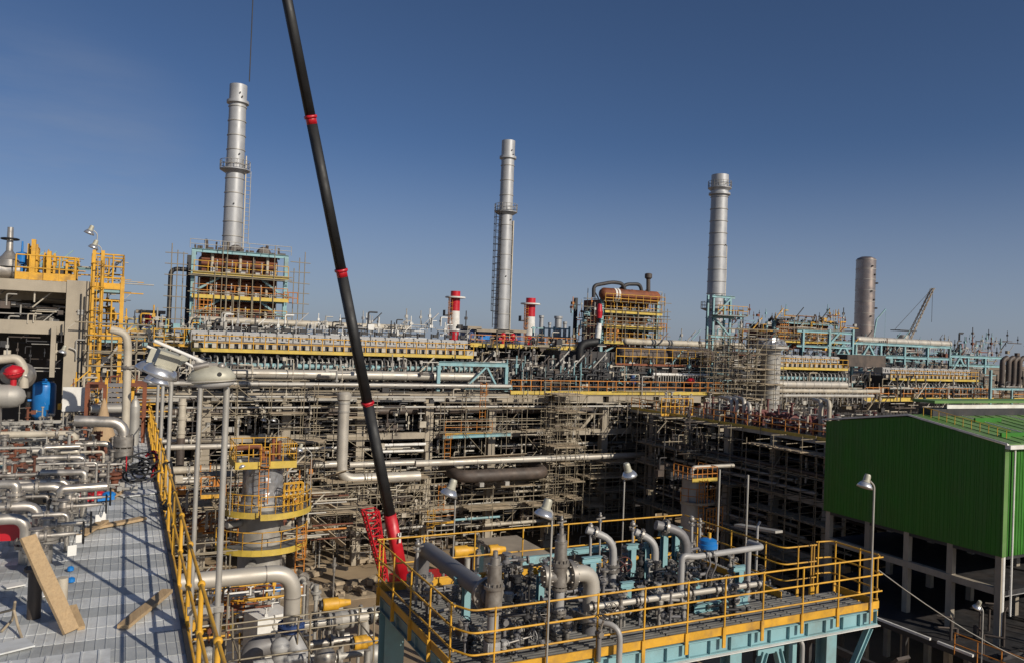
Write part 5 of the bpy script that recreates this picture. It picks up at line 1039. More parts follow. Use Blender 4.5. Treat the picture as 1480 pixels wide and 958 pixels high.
part('shell', MB().lathe((b.x, 130, 0), (0, 0, 1), [(r, 0), (r, b.z-.5), (r*.9, b.z), (r*.5, b.z+.4), (0, b.z+.5)], 32), 'brown_steel', t)
for i in range(8): z = b.z-.4-(i**1.1)*2.2; part('seam_ring', MB().lathe((b.x, 130, z), (0, 0, 1), [(r, -.06), (r*1.025, -.06), (r*1.025, .06), (r, .06)], 32), 'galv', t)
for i in range(7): part('nozzle', MB().tube((b.x-.6+i % 3*.9, 130-r*.9, b.z-2-i*2), (b.x-.6+i % 3*.9, 130-r*1.12, b.z-2-i*2), .2, 8), 'dark_steel', t)
for (px, py0, py1, lab) in ((656, 486, 421, 'red and white banded stack left of the middle chimney'), (765, 492, 431, 'red and white banded stack right of the middle chimney')):
    Y = 128; a, b = onY(px, py0, Y), onY(px, py1, Y); r = m_at(b, 7); H = b.z-a.z; t = thing('banded_stack', lab, 'stack', (a.x, Y, a.z-6), 'red and white stacks')
    for (u, v, m, nm) in ((-.8, .12, 'red', 'red_band'), (.12, .56, 'white', 'white_band'), (.56, 1, 'red', 'red_band')): part(nm, MB().tube((a.x, Y, a.z+H*u), (a.x, Y, a.z+H*v), r*(1.12 if u < .3 else 1), 20, r), m, t)
    part('collar', MB().lathe((a.x, Y, a.z+H*.86), (0, 0, 1), [(r, -.2), (r*2.1, -.1), (r*2.1, .15), (r, .2)], 20), 'white', t); part('landing', MB().b2(a.x-r*2.4, a.x-r*.9, Y-.5, Y+.5, a.z+H*.44, a.z+H*.47).b2(a.x-r*2.4, a.x-r*2.3, Y-.5, Y+.5, a.z+H*.47, a.z+H*.57), 'dark_steel', t)
    part('ladder', ladder(MB(), (a.x-r*1.05, Y-.3, a.z), H*.85, .7, (-.6, -.8, 0), True, .06, .8), 'orange', t)
for (px, py0, py1, wp, lab) in ((782, 478, 456, 3, 'slim silver vent, leftmost of the vent group'), (806, 488, 457, 5, 'fat silver vent in the middle of the vent group'), (816, 482, 465, 2.6, 'short silver vent, rightmost of the vent group'), (794, 480, 466, 2, 'thin dark vent between the silver vents')):
    Y = 97; a, b = onY(px, py0, Y), onY(px, py1, Y); r = m_at(b, wp); one('vent_stack', MB().lathe((a.x, Y, a.z-2), (0, 0, 1), [(r, 0), (r, b.z-a.z+1.6), (r*1.25, b.z-a.z+1.7), (r*1.25, b.z-a.z+2), (0, b.z-a.z+2)], 16), 'stack_steel', lab, 'vent', 'silver vents')
t = thing('vent_structure', 'thin steel frame standing round the silver vents', 'frame', onY(775, 495, 95.5)); f_ = MB()
for px in (770, 785, 800, 822):
    a, b = onY(px, 500, 95.5), onY(px, 472, 95.5); f_.bar((a.x, 95.5, a.z), (a.x, 95.5, b.z), .22)
for py in (474, 486): f_.bar(onY(768, py, 95.5), onY(824, py+1.5, 95.5), .18)
part('steelwork', f_, 'cyan', t)
for (px0, px1, py0, py1, m, lab) in ((678, 688, 476, 491, 'dark_blue', 'small dark blue cabin at the left end of the cabin row'), (691, 711, 480, 491, 'dark_blue', 'pale-fronted blue cabin in the cabin row below the middle chimney'), (719, 734, 482, 493, 'dark_blue', 'blue cabin behind the red pumps, third in the row'), (738, 753, 481, 493, 'dark_blue', 'blue cabin at the right end of the cabin row'), (203, 232, 454, 467, 'dark_blue', 'dark blue cabin left of the left convection section')):
    Y = 89.5 if px0 > 300 else 96; a, b = onY(px0, py1, Y), onY(px1, py0, Y); t = thing('site_cabin', lab, 'cabin', (a.x, Y, a.z), 'blue cabins'); part('body', MB().b2(a.x, b.x, Y, Y+3, a.z-.6, b.z), m, t); part('panel', MB().b2(a.x+.3, b.x-.3, Y-.06, Y-.002, a.z, b.z-.4), 'blue' if px0 == 691 else 'dark_blue', t); part('roof', MB().b2(a.x-.5, b.x+.5, Y-.6, Y+3.3, b.z+.01, b.z+.35), 'tan_roof', t)
for k, (px, py, Y) in enumerate(((727, 485, 88.5), (741, 486, 88.5), (213, 460, 94), (240, 463, 94))):
    a = onY(px, py, Y); one('red_valve', MB().ball(a, .4, 8).tube(a-V((0, 0, 1.0)), a, .2, 8).tube(a-V((.6, 0, .4)), a+V((.6, 0, -.4)), .15, 8), 'red', ['red valve head on the left in front of the blue cabins', 'red valve head on the right in front of the blue cabins', 'red valve head in front of the dark blue cabin at the left', 'red valve head right of the dark blue cabin at the left'][k], 'valve')
a, b = onY(680, 497, 84), onY(834, 503, 84)
gallery('walkway', 'orange-railed long gallery below the blue cabins', 'walkway', [(a.x, 84, (a.z+b.z)/2), (b.x, 84, (a.z+b.z)/2)], 5, 'pale_yellow', 'orange', 1.15, 1.4, .05, tz=.45)
struct('wall', MB().b2(a.x-1, b.x+8, 87, 87.4, 8, (a.z+b.z)/2-.1), 'dark_steel')
fr = MB(); R = random.Random(71)
for k in range(26): x = a.x+(b.x-a.x)*k/25; (k % 3 == 0) and fr.bar((x, 84.3+R.uniform(0, 1), 13), (x, 84.3, (a.z+b.z)/2-.5), .24)
for z in (15.5, 17.3): fr.bar((a.x, 84.2, z), (b.x, 84.2, z), .2)
for k in range(30): x = R.uniform(a.x, b.x); fr.box((x, 85.5, R.uniform(14.5, 18)), R.uniform(.4, 1.2), .6, R.uniform(.3, 1.0))
o = one('steelwork', fr, 'grey_paint', 'grey steelwork and tanks below the orange-railed long gallery', 'steelwork'); o['kind'] = 'stuff'
GA('yellow gallery at the far left above the rack, under the dark blue cabin', 172, 475, 243, 477, 84, 3, 'pale_yellow', 'pale_yellow', 1.0, step=1.4, r=.05)
GA('yellow railed landing at the left end of the long header row', 222, 497, 280, 499, 72, 1.2, 'yellow', 'yellow', 1.3, step=.8, r=.05)
# ================================================================== right-hand part
# tower of turquoise steel and scaffold under the right chimney
t = thing('steel_tower', 'turquoise open steel tower below the right chimney', 'tower', onY(1040, 545, 72)); a, b = onY(1027, 560, 72), onY(1056, 428, 72)
for x in (a.x, b.x):
    for y in (72, 73.0): part('column', MB().ibeam((x, y, a.z-4), (x, y, b.z), .22, .22, .03, (0, 1, 0)), 'cyan', t)
for z in (b.z-.2, b.z-2.6, b.z-4.9): part('beam', MB().ibeam((a.x-.3, 71.9, z), (b.x+.6, 71.9, z), .25, .3, .03), 'cyan', t)
part('brace', MB().bar((a.x, 71.9, b.z-2.6), (b.x, 71.9, b.z-.3), .2), 'cyan', t); part('brace', MB().bar((a.x, 71.9, b.z-2.7), (b.x, 71.9, b.z-4.8), .2), 'cyan', t)
part('landing', MB().b2(a.x-.5, b.x+1.5, 70.6, 72, b.z-2.5, b.z-2.4), 'grating', t); part('landing_rail', rails(MB(), [(a.x-.5, 70.6, b.z-2.4), (b.x+1.5, 70.6, b.z-2.4)], 1.1, .8, .035), 'yellow', t)
S_('tube scaffold in front of the turquoise tower', 1030, 1072, 500, 592, 65.0, 2.2, 81, .3, 1.3, 1.6); S_('tube scaffold shrouding the round clad column', 1078, 1134, 492, 600, 62.2, 4.2, 82, .35, 1.4, 1.7)
a, b = onY(1111, 600, 64), onY(1111, 503, 64); t = thing('process_column', 'grey clad column with a crumpled silver cap, shrouded in scaffold', 'column', (a.x, 64, 0)); r = m_at(a, 14)
part('shell', MB().lathe((a.x, 64, 0), (0, 0, 1), [(r, 0), (r, b.z)], 26), 'galv', t)
for k in range(8): part('band', MB().lathe((a.x, 64, b.z-.6-k*1.1), (0, 0, 1), [(r, -.04), (r*1.03, -.04), (r*1.03, .04), (r, .04)], 26), 'valve', t)
part('cap_plate', MB().lathe((a.x, 64, b.z), (0, 0, 1), [(r, -.1), (r*1.75, 0), (r*1.75, .25), (0, .3)], 26), 'galv', t); R = random.Random(83); wv = MB(); n = 22
for j in range(4):
    i0 = len(wv.v)
    for k in range(n): an = 2*math.pi*k/n; rr = (r*1.65-j*.2)+R.uniform(-.15, .15); wv.v.append(V((a.x+rr*math.cos(an), 64+rr*math.sin(an), b.z+.28+j*.27+R.uniform(-.1, .1))))
    if j:
        for k in range(n): wv.face([i0-n+k, i0-n+(k+1) % n, i0+(k+1) % n, i0+k])
wv.face([i0+k for k in range(n)]); part('foil_cap', wv, 'wrap', t)
# turquoise trusses and beams at far right
def truss(label, px0, px1, py0, py1, hpx, Y, bays, diag):
    a, b = onY(px0, py0, Y), onY(px1, py1, Y); z = (a.z+b.z)/2; h = m_at((a+b)/2, hpx); t = thing('steel_truss', label, 'truss', (a.x, Y, z-h), 'turquoise steel trusses')
    for zz in (z, z-h*.52): part('chord', MB().ibeam((a.x, Y, zz), (b.x, Y, zz), .35, .4, .05), 'cyan', t)
    for k in range(bays+1): x = a.x+(b.x-a.x)*k/bays; part('post', MB().ibeam((x, Y+.05, z-h), (x, Y+.05, z-.2), .32, .32, .05, (0, 1, 0)), 'cyan', t)
    for k in diag: x = a.x+(b.x-a.x)*k/bays; w = (b.x-a.x)/bays; part('diagonal', MB().bar((x+.1, Y, z-h), (x+w/2, Y, z-.2), .28), 'cyan', t); part('diagonal', MB().bar((x+w-.1, Y, z-h), (x+w/2, Y, z-.2), .28), 'cyan', t)
    return t
truss('turquoise roof truss in front of the broad brownish column', 1200, 1373, 490, 505, 34, 80, 5, (0, 1)); truss('lower turquoise truss at the far right, ending by the dark hooked pipes', 1374, 1448, 511, 520, 24, 80, 3, (0,))
t = thing('portal_frame', 'turquoise portal standing left of the roof truss', 'frame', onY(1160, 512, 76))
for px in (1158, 1196, 1230): a, b = onY(px, 560, 76), onY(px, 476, 76); part('column', MB().ibeam((a.x, 76, a.z), (a.x, 76, b.z), .32, .32, .05, (0, 1, 0)), 'cyan', t)
a, b = onY(1152, 478, 76), onY(1232, 482, 76); part('beam', MB().ibeam((a.x, 76, b.z), (b.x, 76, b.z), .35, .35, .05), 'cyan', t); part('beam', MB().ibeam((a.x, 76, b.z-2), (b.x, 76, b.z-2), .3, .3, .05), 'cyan', t); part('brace', MB().bar((onY(1196, 500, 76)), (onY(1214, 480, 76)), .25), 'cyan', t)
a, b = onY(1225, 512, 72), onY(1280, 524, 72); one('fin_box', MB().b2(a.x, b.x, 72, 74.5, b.z-.6, a.z), 'brown_pipe', 'dark brown ribbed box between the two right header rows', 'box')
GA('orange-railed gallery along the far right of the rack', 1250, 572, 1480, 580, 70, 1.6, 'pale_yellow', 'orange', 1.5, step=1.5, r=.06, tz=.5)
t = thing('portal_frame', 'turquoise post and beam below the dark hooked pipes at the right edge', 'frame', onY(1430, 600, 68)); a, b, c = onY(1430, 600, 68), onY(1430, 534, 68), onY(1490, 562, 68)
part('column', MB().ibeam((a.x, 68, a.z), (a.x, 68, b.z), .3, .3, .04, (0, 1, 0)), 'cyan', t); part('beam', MB().ibeam((a.x, 68, c.z), (c.x, 68, c.z), .3, .3, .04), 'cyan', t); part('column', MB().ibeam((a.x+5, 68, a.z), (a.x+5, 68, c.z), .25, .25, .04, (0, 1, 0)), 'cyan', t)
for k, px in enumerate((1447, 1456, 1464, 1472)):
    a, b = onY(px, 557, 70), onY(px, 520, 70); one('hooked_pipe', MB().pipe([(a.x-.2, 70, a.z-.2), (a.x+.1, 70, a.z+.2), (a.x+.15, 70, b.z), (a.x+1.2, 70, b.z+.4)], .36, 12, 1.3), 'brown_pipe', ['dark hooked pipe at the right edge, leftmost of four', 'dark hooked pipe at the right edge, second of four', 'dark hooked pipe at the right edge, third of four', 'dark hooked pipe at the right edge, rightmost of four'][k], 'pipe', 'dark hooked pipes')
# far cranes
a, b = onY(1313, 490, 210), onY(1348, 417, 210); t = thing('crawler_crane', 'distant yellowish lattice crane with a square machinery house at the right', 'crane', (a.x, 210, 0)); lj = MB(); ex, ey = V((.9, 0, .3)), V((0, 1.0, 0)); crn = [(-1, -1), (1, -1), (1, 1), (-1, 1)]
ex *= .6
for u, v in crn: lj.bar(a+ex*u+ey*v, b+ex*u*.4+ey*v*.4, .2)
for i in range(12):
    for (u, v), (u2, v2) in zip(crn, crn[1:]+crn[:1]): lj.bar(a.lerp(b, i/12)+ex*u*(1-.6*i/12)+ey*v, a.lerp(b, (i+1)/12)+ex*u2*(1-.6*(i+1)/12)+ey*v2, .12)
part('boom', lj, 'scaffold_board', t); c0, c1 = onY(1294, 492, 210), onY(1316, 481, 210); part('machinery_house', MB().lathe((c0.x*.5+c1.x*.5, 210, c0.z-2), (0, 0, 1), [(2.2, 0), (2.2, c1.z-c0.z+1), (0, c1.z-c0.z+1)], 14), 'galv', t); part('canopy', MB().b2(c0.x-.6, c1.x+.4, 207.5, 212, c1.z+.6, c1.z+.9), 'dark_steel', t)
part('base', MB().b2(c0.x-1, c1.x+1, 207, 213, 0, c0.z-2.05), 'dark_steel', t); part('hoist_rope', MB().tube(b, b-V((0, 0, 14)), .09, 5).tube(b, a+V((-9, 0, 3)), .09, 5), 'dark_steel', t)
a, b = onY(1378, 512, 230), onY(1389, 497, 230); t = thing('crawler_crane', 'tiny dark crane jib with a hook at the far right horizon', 'crane', (a.x, 230, 0)); part('boom', MB().bar((a.x-3, 230, 0), a, 1.0).bar(a, b, .9), 'dark_steel', t); part('hook', MB().tube(b+V((1.2, 0, 0)), b+V((1.2, 0, -2.5)), .12, 5).box(b+V((1.2, 0, -2.4)), .6, .6, 1.2).bar(b, b+V((1.4, 0, 0)), .3), 'red', t)
a, b = onY(1267, 462, 260), onY(1280, 447, 260); one('crane_jib', MB().bar((a.x-8, 260, 0), a, .6).bar(a, b, .45).tube(b, b-V((0, 0, 18)), .08, 4), 'cyan', 'faint turquoise crane jib right of the broad brownish column', 'crane')
# ------------------------------------------------------------------ dark wing running toward the camera at the right (face X = 46)
WX = 46.2; wg = thing('pipe_wing', 'dark shaded wing of the pipe rack running toward the green building', 'pipe rack', (WX, 52, 0))
for k in range(5):
    y = 40.5+k*5.3
    for x in (WX, WX+6, WX+12): part('column', MB().b2(x, x+.55, y-.28, y+.28, 0, 13.2), 'concrete', wg)
    for z in (8.6, 4.4): part('cross_beam', MB().b2(WX+.56, WX+12, y-.25, y+.25, z-.45, z), 'concrete', wg)
for z in (13.2, 8.6, 4.4):
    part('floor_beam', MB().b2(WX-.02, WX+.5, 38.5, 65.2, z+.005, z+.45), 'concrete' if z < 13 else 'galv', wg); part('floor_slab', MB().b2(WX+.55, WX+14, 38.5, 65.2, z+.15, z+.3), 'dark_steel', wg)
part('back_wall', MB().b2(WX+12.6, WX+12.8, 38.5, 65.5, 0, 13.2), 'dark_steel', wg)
gallery('walkway', 'dull yellow edge walkway along the top of the dark wing', 'walkway', [(WX-.1, 65, 13.66), (WX-.1, 39, 13.66)], 1.0, 'pale_yellow', 'orange', 1.0, 1.4, .035, side=(1, 0, 0), group='yellow walkways', tz=.25)
R = random.Random(91)
for m, lab in (('dark_steel', 'dark'), ('brown_pipe', 'brown'), ('galv', 'grey')):
    q = MB()
    for k in range(34):
        x = WX+R.uniform(-.6, 9); z = R.choice((.3, 4.75, 9.0))+R.uniform(0, 2.4); r = R.uniform(.06, .2); y0 = R.uniform(39, 46); q.tube((x, y0, z), (x, R.uniform(54, 64), z), r, 7)
        yy = R.uniform(40, 63); q.tube((x, yy, z), (x, yy, z+R.uniform(1, 3)), r*.7, 6); q.flange((x, yy+.8, z), (0, 1, 0), r*1.7, .12, n=8)
    o = one('pipe_bundle', q, m, lab+' pipes bundled inside the dark wing at the right', 'pipes', 'bundles of pipes inside the rack'); o['kind'] = 'stuff'
scaffold('shaded tube scaffold on the face of the dark wing, next to the green building', WX-1.6, WX-.2, 38.5, 47, 1, 12.5, 1.4, 1.7, 92, .5, .04, 'tube scaffolds on the rack'); scaffold('shaded tube scaffold on the face of the dark wing, far half', WX-1.4, WX-.2, 49, 62, 3, 12.5, 1.4, 1.9, 93, .3, .04, 'tube scaffolds on the rack')
# pumps with maroon piping and pale goosenecks on top of the wing
pm = None; k = 0
for y in [40.2+1.25*i for i in range(11)]:
    for x in (WX+1.6, WX+3.2):
        k += 1
        if pm is None:
            pm = thing('pump_spool', 'maroon pump pipe spool with pale flanges on top of the dark wing', 'pump', (x, y, 13.6), 'maroon pump spools on the dark wing'); p = V((x, y, 13.6))
            part('spool', MB().pipe([p+V((-.5, 0, .1)), p+V((-.5, 0, 1.15)), p+V((.35, 0, 1.15)), p+V((.35, 0, .1))], .15, 8, 1.2), 'maroon', pm); part('flange', MB().flange(p+V((-.5, 0, .55)), (0, 0, 1), .26, .1, n=10), 'galv', pm); part('flange', MB().flange(p+V((.35, 0, .6)), (0, 0, 1), .26, .1, n=10), 'galv', pm); part('motor', MB().tube(p+V((0, -.3, .35)), p+V((0, .35, .35)), .24, 10), 'maroon', pm)
        else: pn = dup(pm, (x+R.uniform(-.1, .1), y, 13.6), rz=R.choice((0, .15, -.1, 1.57)))
        o_ = ['first', 'second', 'third', 'fourth', 'fifth', 'sixth', 'seventh', 'eighth', 'ninth', 'tenth', 'eleventh'][round((y-40.2)/1.25)]; (pm if k == 1 else pn)['label'] = f"maroon pump spool on the dark wing, {'front' if x < WX+2 else 'rear'} row, {o_} from the green building"
gn = [(1044, 574, 1058), (1052, 574, 1066), (1064, 574, 1076), (1068, 580, 1084), (1180, 578, 1187), (1191, 578, 1199)]
names = ['leftmost pale gooseneck above the dark wing', 'second pale gooseneck above the dark wing', 'third, tallest pale gooseneck above the dark wing', 'fourth pale gooseneck, lower than the third', 'cream gooseneck near the green building, left one', 'cream gooseneck near the green building, right one']
for (p0, py, p1), lab in zip(gn, names):
    a = onX(p0, py, 48.5); b = onX(p1, py+1, 47.6); one('gooseneck', MB().pipe([(48.9, a.y+.6, a.z), (47.6, b.y, a.z), (47.6, b.y, 13.6)], .17, 10, 1.8), 'cladding' if 'cream' not in lab else 'beige', lab, 'pipe', 'goosenecks on the dark wing')
q = MB(); q2 = MB(); q3 = MB()
for k in range(120):
    p = V((WX+R.uniform(.3, 8), R.uniform(39, 64), 13.66)); h = R.uniform(.5, 1.9); r = R.uniform(.05, .11); u = R.choice((q, q2, q3)); u.tube(p, p+V((0, 0, h)), r, 6); u.flange(p+V((0, 0, h)), (0, 0, 1), r*2.2, .08, n=8); u.tube(p+V((0, 0, h*.7)), p+V((R.uniform(-.7, .7), R.uniform(-1.2, 1.2), h*.7)), r*.8, 6)
for u, m, lab in ((q, 'beige', 'beige'), (q2, 'maroon', 'maroon'), (q3, 'galv', 'grey')): o = one('small_pipework', u, m, lab+' small upright pipes crowding the top of the dark wing', 'pipework'); o['kind'] = 'stuff'
a = onX(985, 603, WX); gallery('walkway', 'bright yellow landing at the corner of rack and dark wing', 'walkway', [(WX-1.2, a.y+1.5, 13.6), (WX+2.5, a.y+1.5, 13.6)], 1.3, 'yellow', 'yellow', 1.5, .5, .05, group='yellow walkways')
LD('orange ladder under the bright yellow corner landing', 990, 610, 636, 57.5)
# shaded column with an orange platform in the corner
cx2, cy2 = 36.5, 47.0; p = onY(1003, 700, cy2); cx2 = p.x; t = thing('process_column', 'shaded column with orange-railed platform in the dark corner', 'column', (cx2, cy2, 0)); zt = onY(1003, 690, cy2).z
part('shell', MB().lathe((cx2, cy2, 0), (0, 0, 1), [(.9, 0), (.9, zt), (0, zt+.1)], 20), 'galv', t); part('top_deck', MB().b2(cx2-1.2, cx2+1.2, cy2-1.2, cy2+1, zt, zt+.08), 'grating', t); part('kick_plate', MB().b2(cx2-1.2, cx2+1.2, cy2-1.24, cy2-1.21, zt-.1, zt+.2), 'pale_yellow', t)
part('top_rail', rails(MB(), [(cx2-1.2, cy2+1, zt), (cx2-1.2, cy2-1.2, zt), (cx2+1.2, cy2-1.2, zt), (cx2+1.2, cy2+1, zt)], 1.0, .5, .035), 'orange', t); part('ladder', ladder(MB(), (cx2-.2, cy2-1.15, zt-4), 4.2, .5, (0, -1, 0), True, .04), 'orange', t)
ringdeck('ring', onY(1003, 722, cy2).z, .9, 1.6, -2.9, -.2, 'scaffold_board', 'orange', True, cx2, cy2, t, .2); part('lower_cage', rails(MB(), [(cx2-.2, cy2-1.8, onY(1020, 760, cy2).z), (cx2+1.6, cy2-1.5, onY(1020, 760, cy2).z)], 1.8, .4, .04, levels=(1, .66, .33)), 'orange', t)
a, b = onY(1000, 676, 46.6), onY(1060, 672, 46.6); one('pipe_run', MB().pipe([(a.x, 46.6, zt+.1), (a.x, 46.6, a.z+.05), (b.x, 46.6, a.z+.05)], .16, 10), 'cladding', 'white pipe leaving the top of the shaded column to the right', 'pipe')
a, b = onX(1066, 758, 30), onX(1126, 768, 30); one('cable_tray', MB().bar((30, a.y, a.z), (30, b.y, b.z), .5, .12), 'galv', 'bright cable tray seen in the dark behind the platform', 'tray')
# ------------------------------------------------------------------ green clad building
GX, GY0, GY1, GYR = 40.0, 24.0, 35.2, 29.4; zE, zR, zB = 15.7, 16.6, 10.0; GXE = 75.0
gb = thing('green_building', 'green sheet-clad building on stilts with a low gable roof at the right', 'building', (GX, 29, 0))
def roofz(y): return zR-(zR-zE)*abs(y-GYR)/(GYR-GY0 if y < GYR else GY1-GYR)
y = GY0; w_ = .7
while y < GY1-.05:                         # gable wall, one corrugated sheet at a time
    y1 = min(y+w_, GY1); q = MB().hexa([V((GX, y, zB)), V((GX+.06, y, zB)), V((GX+.06, y1-.012, zB)), V((GX, y1-.012, zB)), V((GX, y, roofz(y)-.05)), V((GX+.06, y, roofz(y)-.05)), V((GX+.06, y1-.012, roofz(y1)-.05)), V((GX, y1-.012, roofz(y1)-.05))])
    for k in range(3): yy = y+.1+k*.23; (yy+.07 < y1) and q.b2(GX-.016, GX-.001, yy, yy+.05, zB, min(roofz(yy), roofz(yy+.07))-.06)
    part('gable_sheet', q, 'green_sheet', gb); y = y1
x = GX+.07; k = 0
sheet = MB().b2(0, .69, 0, .06, zB, zE-.2)
for j in range(3): sheet.b2(.09+j*.23, .15+j*.23, -.025, -.001, zB, zE-.2)
s0 = None
while x < GX+12:
    if not (GX+2.0 < x < GX+4.2):
        if s0 is None: s0 = part('wall_sheet', sheet, 'green_sheet', gb); s0.data.transform(Matrix.Translation(gb.location)); s0.location = V((x, GY0, 0))-gb.location
        else: share(s0, 'wall_sheet', gb, V((x, GY0, 0))-gb.location)
    else: part('wall_sheet', MB().b2(x, x+.69, GY0, GY0+.06, zB, 13.6).b2(x, x+.69, GY0+.001, GY0+.061, 14.7, zE-.2), 'green_sheet', gb)
    x += .7
part('wall_rear', MB().b2(x, GXE, GY0, GY0+.06, zB, zE-.2), 'green_sheet', gb)
wn = part('window', MB().b2(GX+2.0, GX+4.2, GY0-.08, GY0-.01, 14.62, 14.74).b2(GX+2.0, GX+4.2, GY0-.08, GY0-.01, 13.54, 13.66).b2(GX+2.0, GX+2.1, GY0-.08, GY0-.01, 13.67, 14.61), 'green_roof', gb); part('interior_shade_panel', MB().b2(GX+2.0, GX+4.3, GY0+.4, GY0+.45, 13.5, 14.8), 'black', wn); part('yellow_machine', MB().b2(GX+2.3, GX+3.6, GY0+.1, GY0+.3, 13.66, 13.95), 'yellow', wn)  # black panel behind the window paints the shade of the room inside
part('corner_trim', MB().b2(GX-.06, GX+.28, GY0-.07, GY0-.03, zB, zE-.25), 'green_roof', gb)
part('gutter', MB().b2(GX-.1, GXE, GY0-.35, GY0-.08, zE-.22, zE-.02), 'white', gb)
part('downpipe', MB().tube((GX+.62, GY0-.15, 7.0), (GX+.62, GY0-.15, zE-.2), .05, 8), 'white', gb); part('downpipe', MB().tube((GX+.3, GY0+.1, 6.0), (GX+.3, GY0+.1, zB), .11, 8), 'white', gb)
# roof sheets on the camera side and beyond
xs = GX-.15; i = 0
while xs < GXE:
    x1 = xs+1.0; m = 'green_roof' if i % 5 else 'white'
    if i % 5 == 0: x1 = xs+.18
    for (ya, yb, za, zb) in ((GY0-.2, GYR, zE-.02, zR), (GYR, GY1+.2, zR, zE-.02)):
        q = MB().hexa([V((xs, ya, za)), V((x1-.01, ya, za)), V((x1-.01, yb, zb)), V((xs, yb, zb)), V((xs, ya, za+.06)), V((x1-.01, ya, za+.06)), V((x1-.01, yb, zb+.06)), V((xs, yb, zb+.06))]); q.hexa([V((xs, ya, za+.061)), V((xs+.05, ya, za+.061)), V((xs+.05, yb, zb+.061)), V((xs, yb, zb+.061)), V((xs, ya, za+.1)), V((xs+.05, ya, za+.1)), V((xs+.05, yb, zb+.1)), V((xs, yb, zb+.1))])
        part('roof_sheet', q, m, gb)
    xs = x1; i += 1
part('ridge_vent', MB().b2(GX+1.2, GXE, GYR-.7, GYR+.7, zR+.75, zR+.9), 'green_roof', gb); part('ridge_vent_side', MB().b2(GX+1.4, GXE, GYR-.45, GYR+.45, zR-.1, zR+.4), 'dark_steel', gb); part('vent_louvre', MB().b2(GX+2.6, GXE, GYR-.5, GYR-.46, zR+.42, zR+.66), 'white', gb)
q = MB()
for k in range(11): yy = GYR-.3-k*.45; q.tube((GX+.8+k*.03, yy, roofz(yy)), (GX+.8+k*.03, yy, roofz(yy)+.55), .02, 5)
part('roof_rail', q.tube((GX+.8, GYR-.3, roofz(GYR-.3)+.55), (GX+1.1, GY0+.4, roofz(GY0+.4)+.55), .018, 5), 'yellow', gb)
part('snow_guard', MB().b2(GX+3.2, GX+5.6, GYR-1.8, GYR-1.7, roofz(GYR-1.75)+.06, roofz(GYR-1.75)+.3), 'green_sheet', gb); part('snow_guard', MB().b2(GX+1.2, GX+4.2, GY0+.9, GY0+1.0, roofz(GY0+.95)+.06, roofz(GY0+.95)+.28), 'green_sheet', gb)
for y in (24.2, 26.8, 29.4, 32.0, 34.9):
    for x in (GX+.25, GX+6, GX+12, GX+18): part('stilt', MB().b2(x-.16, x+.16, y-.16, y+.16, 0, zB-.01), 'concrete', gb)
part('floor_beam', MB().b2(GX+.05, GX+.4, 24.37, 34.7, 8.0, 8.35), 'concrete', gb); part('floor_slab', MB().b2(GX+.42, GX+20, 24.0, 35, 8.0, 8.25), 'dark_steel', gb); part('under_floor', MB().b2(GX+.1, GX+20, 24.1, 35.1, zB-.2, zB-.02), 'dark_steel', gb); part('floor_beam', MB().b2(GX+.5, GX+16, GY0+.1, GY0+.4, 7.9, 8.15), 'light_grey', gb)  # floor slab coloured dark in place of shade under the building
# lower shaded steel block in front of / below the green building
lb = thing('steel_structure', 'low shaded steel structure below the green building at the bottom right', 'structure', (38, 24, 0))
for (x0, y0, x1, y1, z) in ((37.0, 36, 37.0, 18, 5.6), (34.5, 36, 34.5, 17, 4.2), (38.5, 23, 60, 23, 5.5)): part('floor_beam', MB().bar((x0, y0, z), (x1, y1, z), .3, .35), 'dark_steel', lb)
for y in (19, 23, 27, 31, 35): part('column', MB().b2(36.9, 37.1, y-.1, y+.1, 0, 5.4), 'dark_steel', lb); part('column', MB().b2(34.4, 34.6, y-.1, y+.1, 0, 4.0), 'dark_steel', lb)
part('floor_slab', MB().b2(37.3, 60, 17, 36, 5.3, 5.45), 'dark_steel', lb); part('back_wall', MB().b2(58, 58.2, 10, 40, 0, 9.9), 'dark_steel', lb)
part('stair', MB().bar((34.2, 30, .2), (34.2, 25, 5.4), .9, .15), 'brown_pipe', lb); part('bright_edge', MB().bar((36.7, 28.5, 5.82), (36.7, 25.4, 5.82), .12), 'white', lb); part('bright_edge', MB().bar((36.7, 25, 5.82), (36.7, 23.2, 5.82), .12), 'white', lb)
part('guard_rail', rails(MB(), [(36.5, 24, 5.6), (36.5, 19.5, 5.6)], 1.05, 1.1, .03), 'orange', lb)
q = MB(); R = random.Random(95)
for k in range(60): p = V((R.uniform(37.5, 52), R.uniform(18, 26), 5.5)); h = R.uniform(.4, 2.0); q.tube(p, p+V((0, 0, h)), R.uniform(.05, .12), 6); q.tube(p+V((0, 0, h)), p+V((R.uniform(-1, 1), R.uniform(-1, 1), h)), .05, 6)
o = one('small_pipework', q, 'brown_pipe', 'brown small pipes on the low shaded structure at the bottom right', 'pipework'); o['kind'] = 'stuff'
a = onX(1418, 850, 36); lamp_post('small lamp under the corner of the green building', (36.2, a.y, 5.6), 2.7, (0, .3, .1), .25, .8, .03)
pts = []; A, B = onX(1268, 822, 14.7), onY(1500, 962, 13)
for k in range(9): u = k/8; p = A.lerp(B, u); pts.append(p-V((0, 0, .5*4*u*(1-u)*.35)))
one('cable', MB().pipe(pts, .011, 6), 'galv', 'pale slack cable running from the platform corner to the bottom right', 'cable')
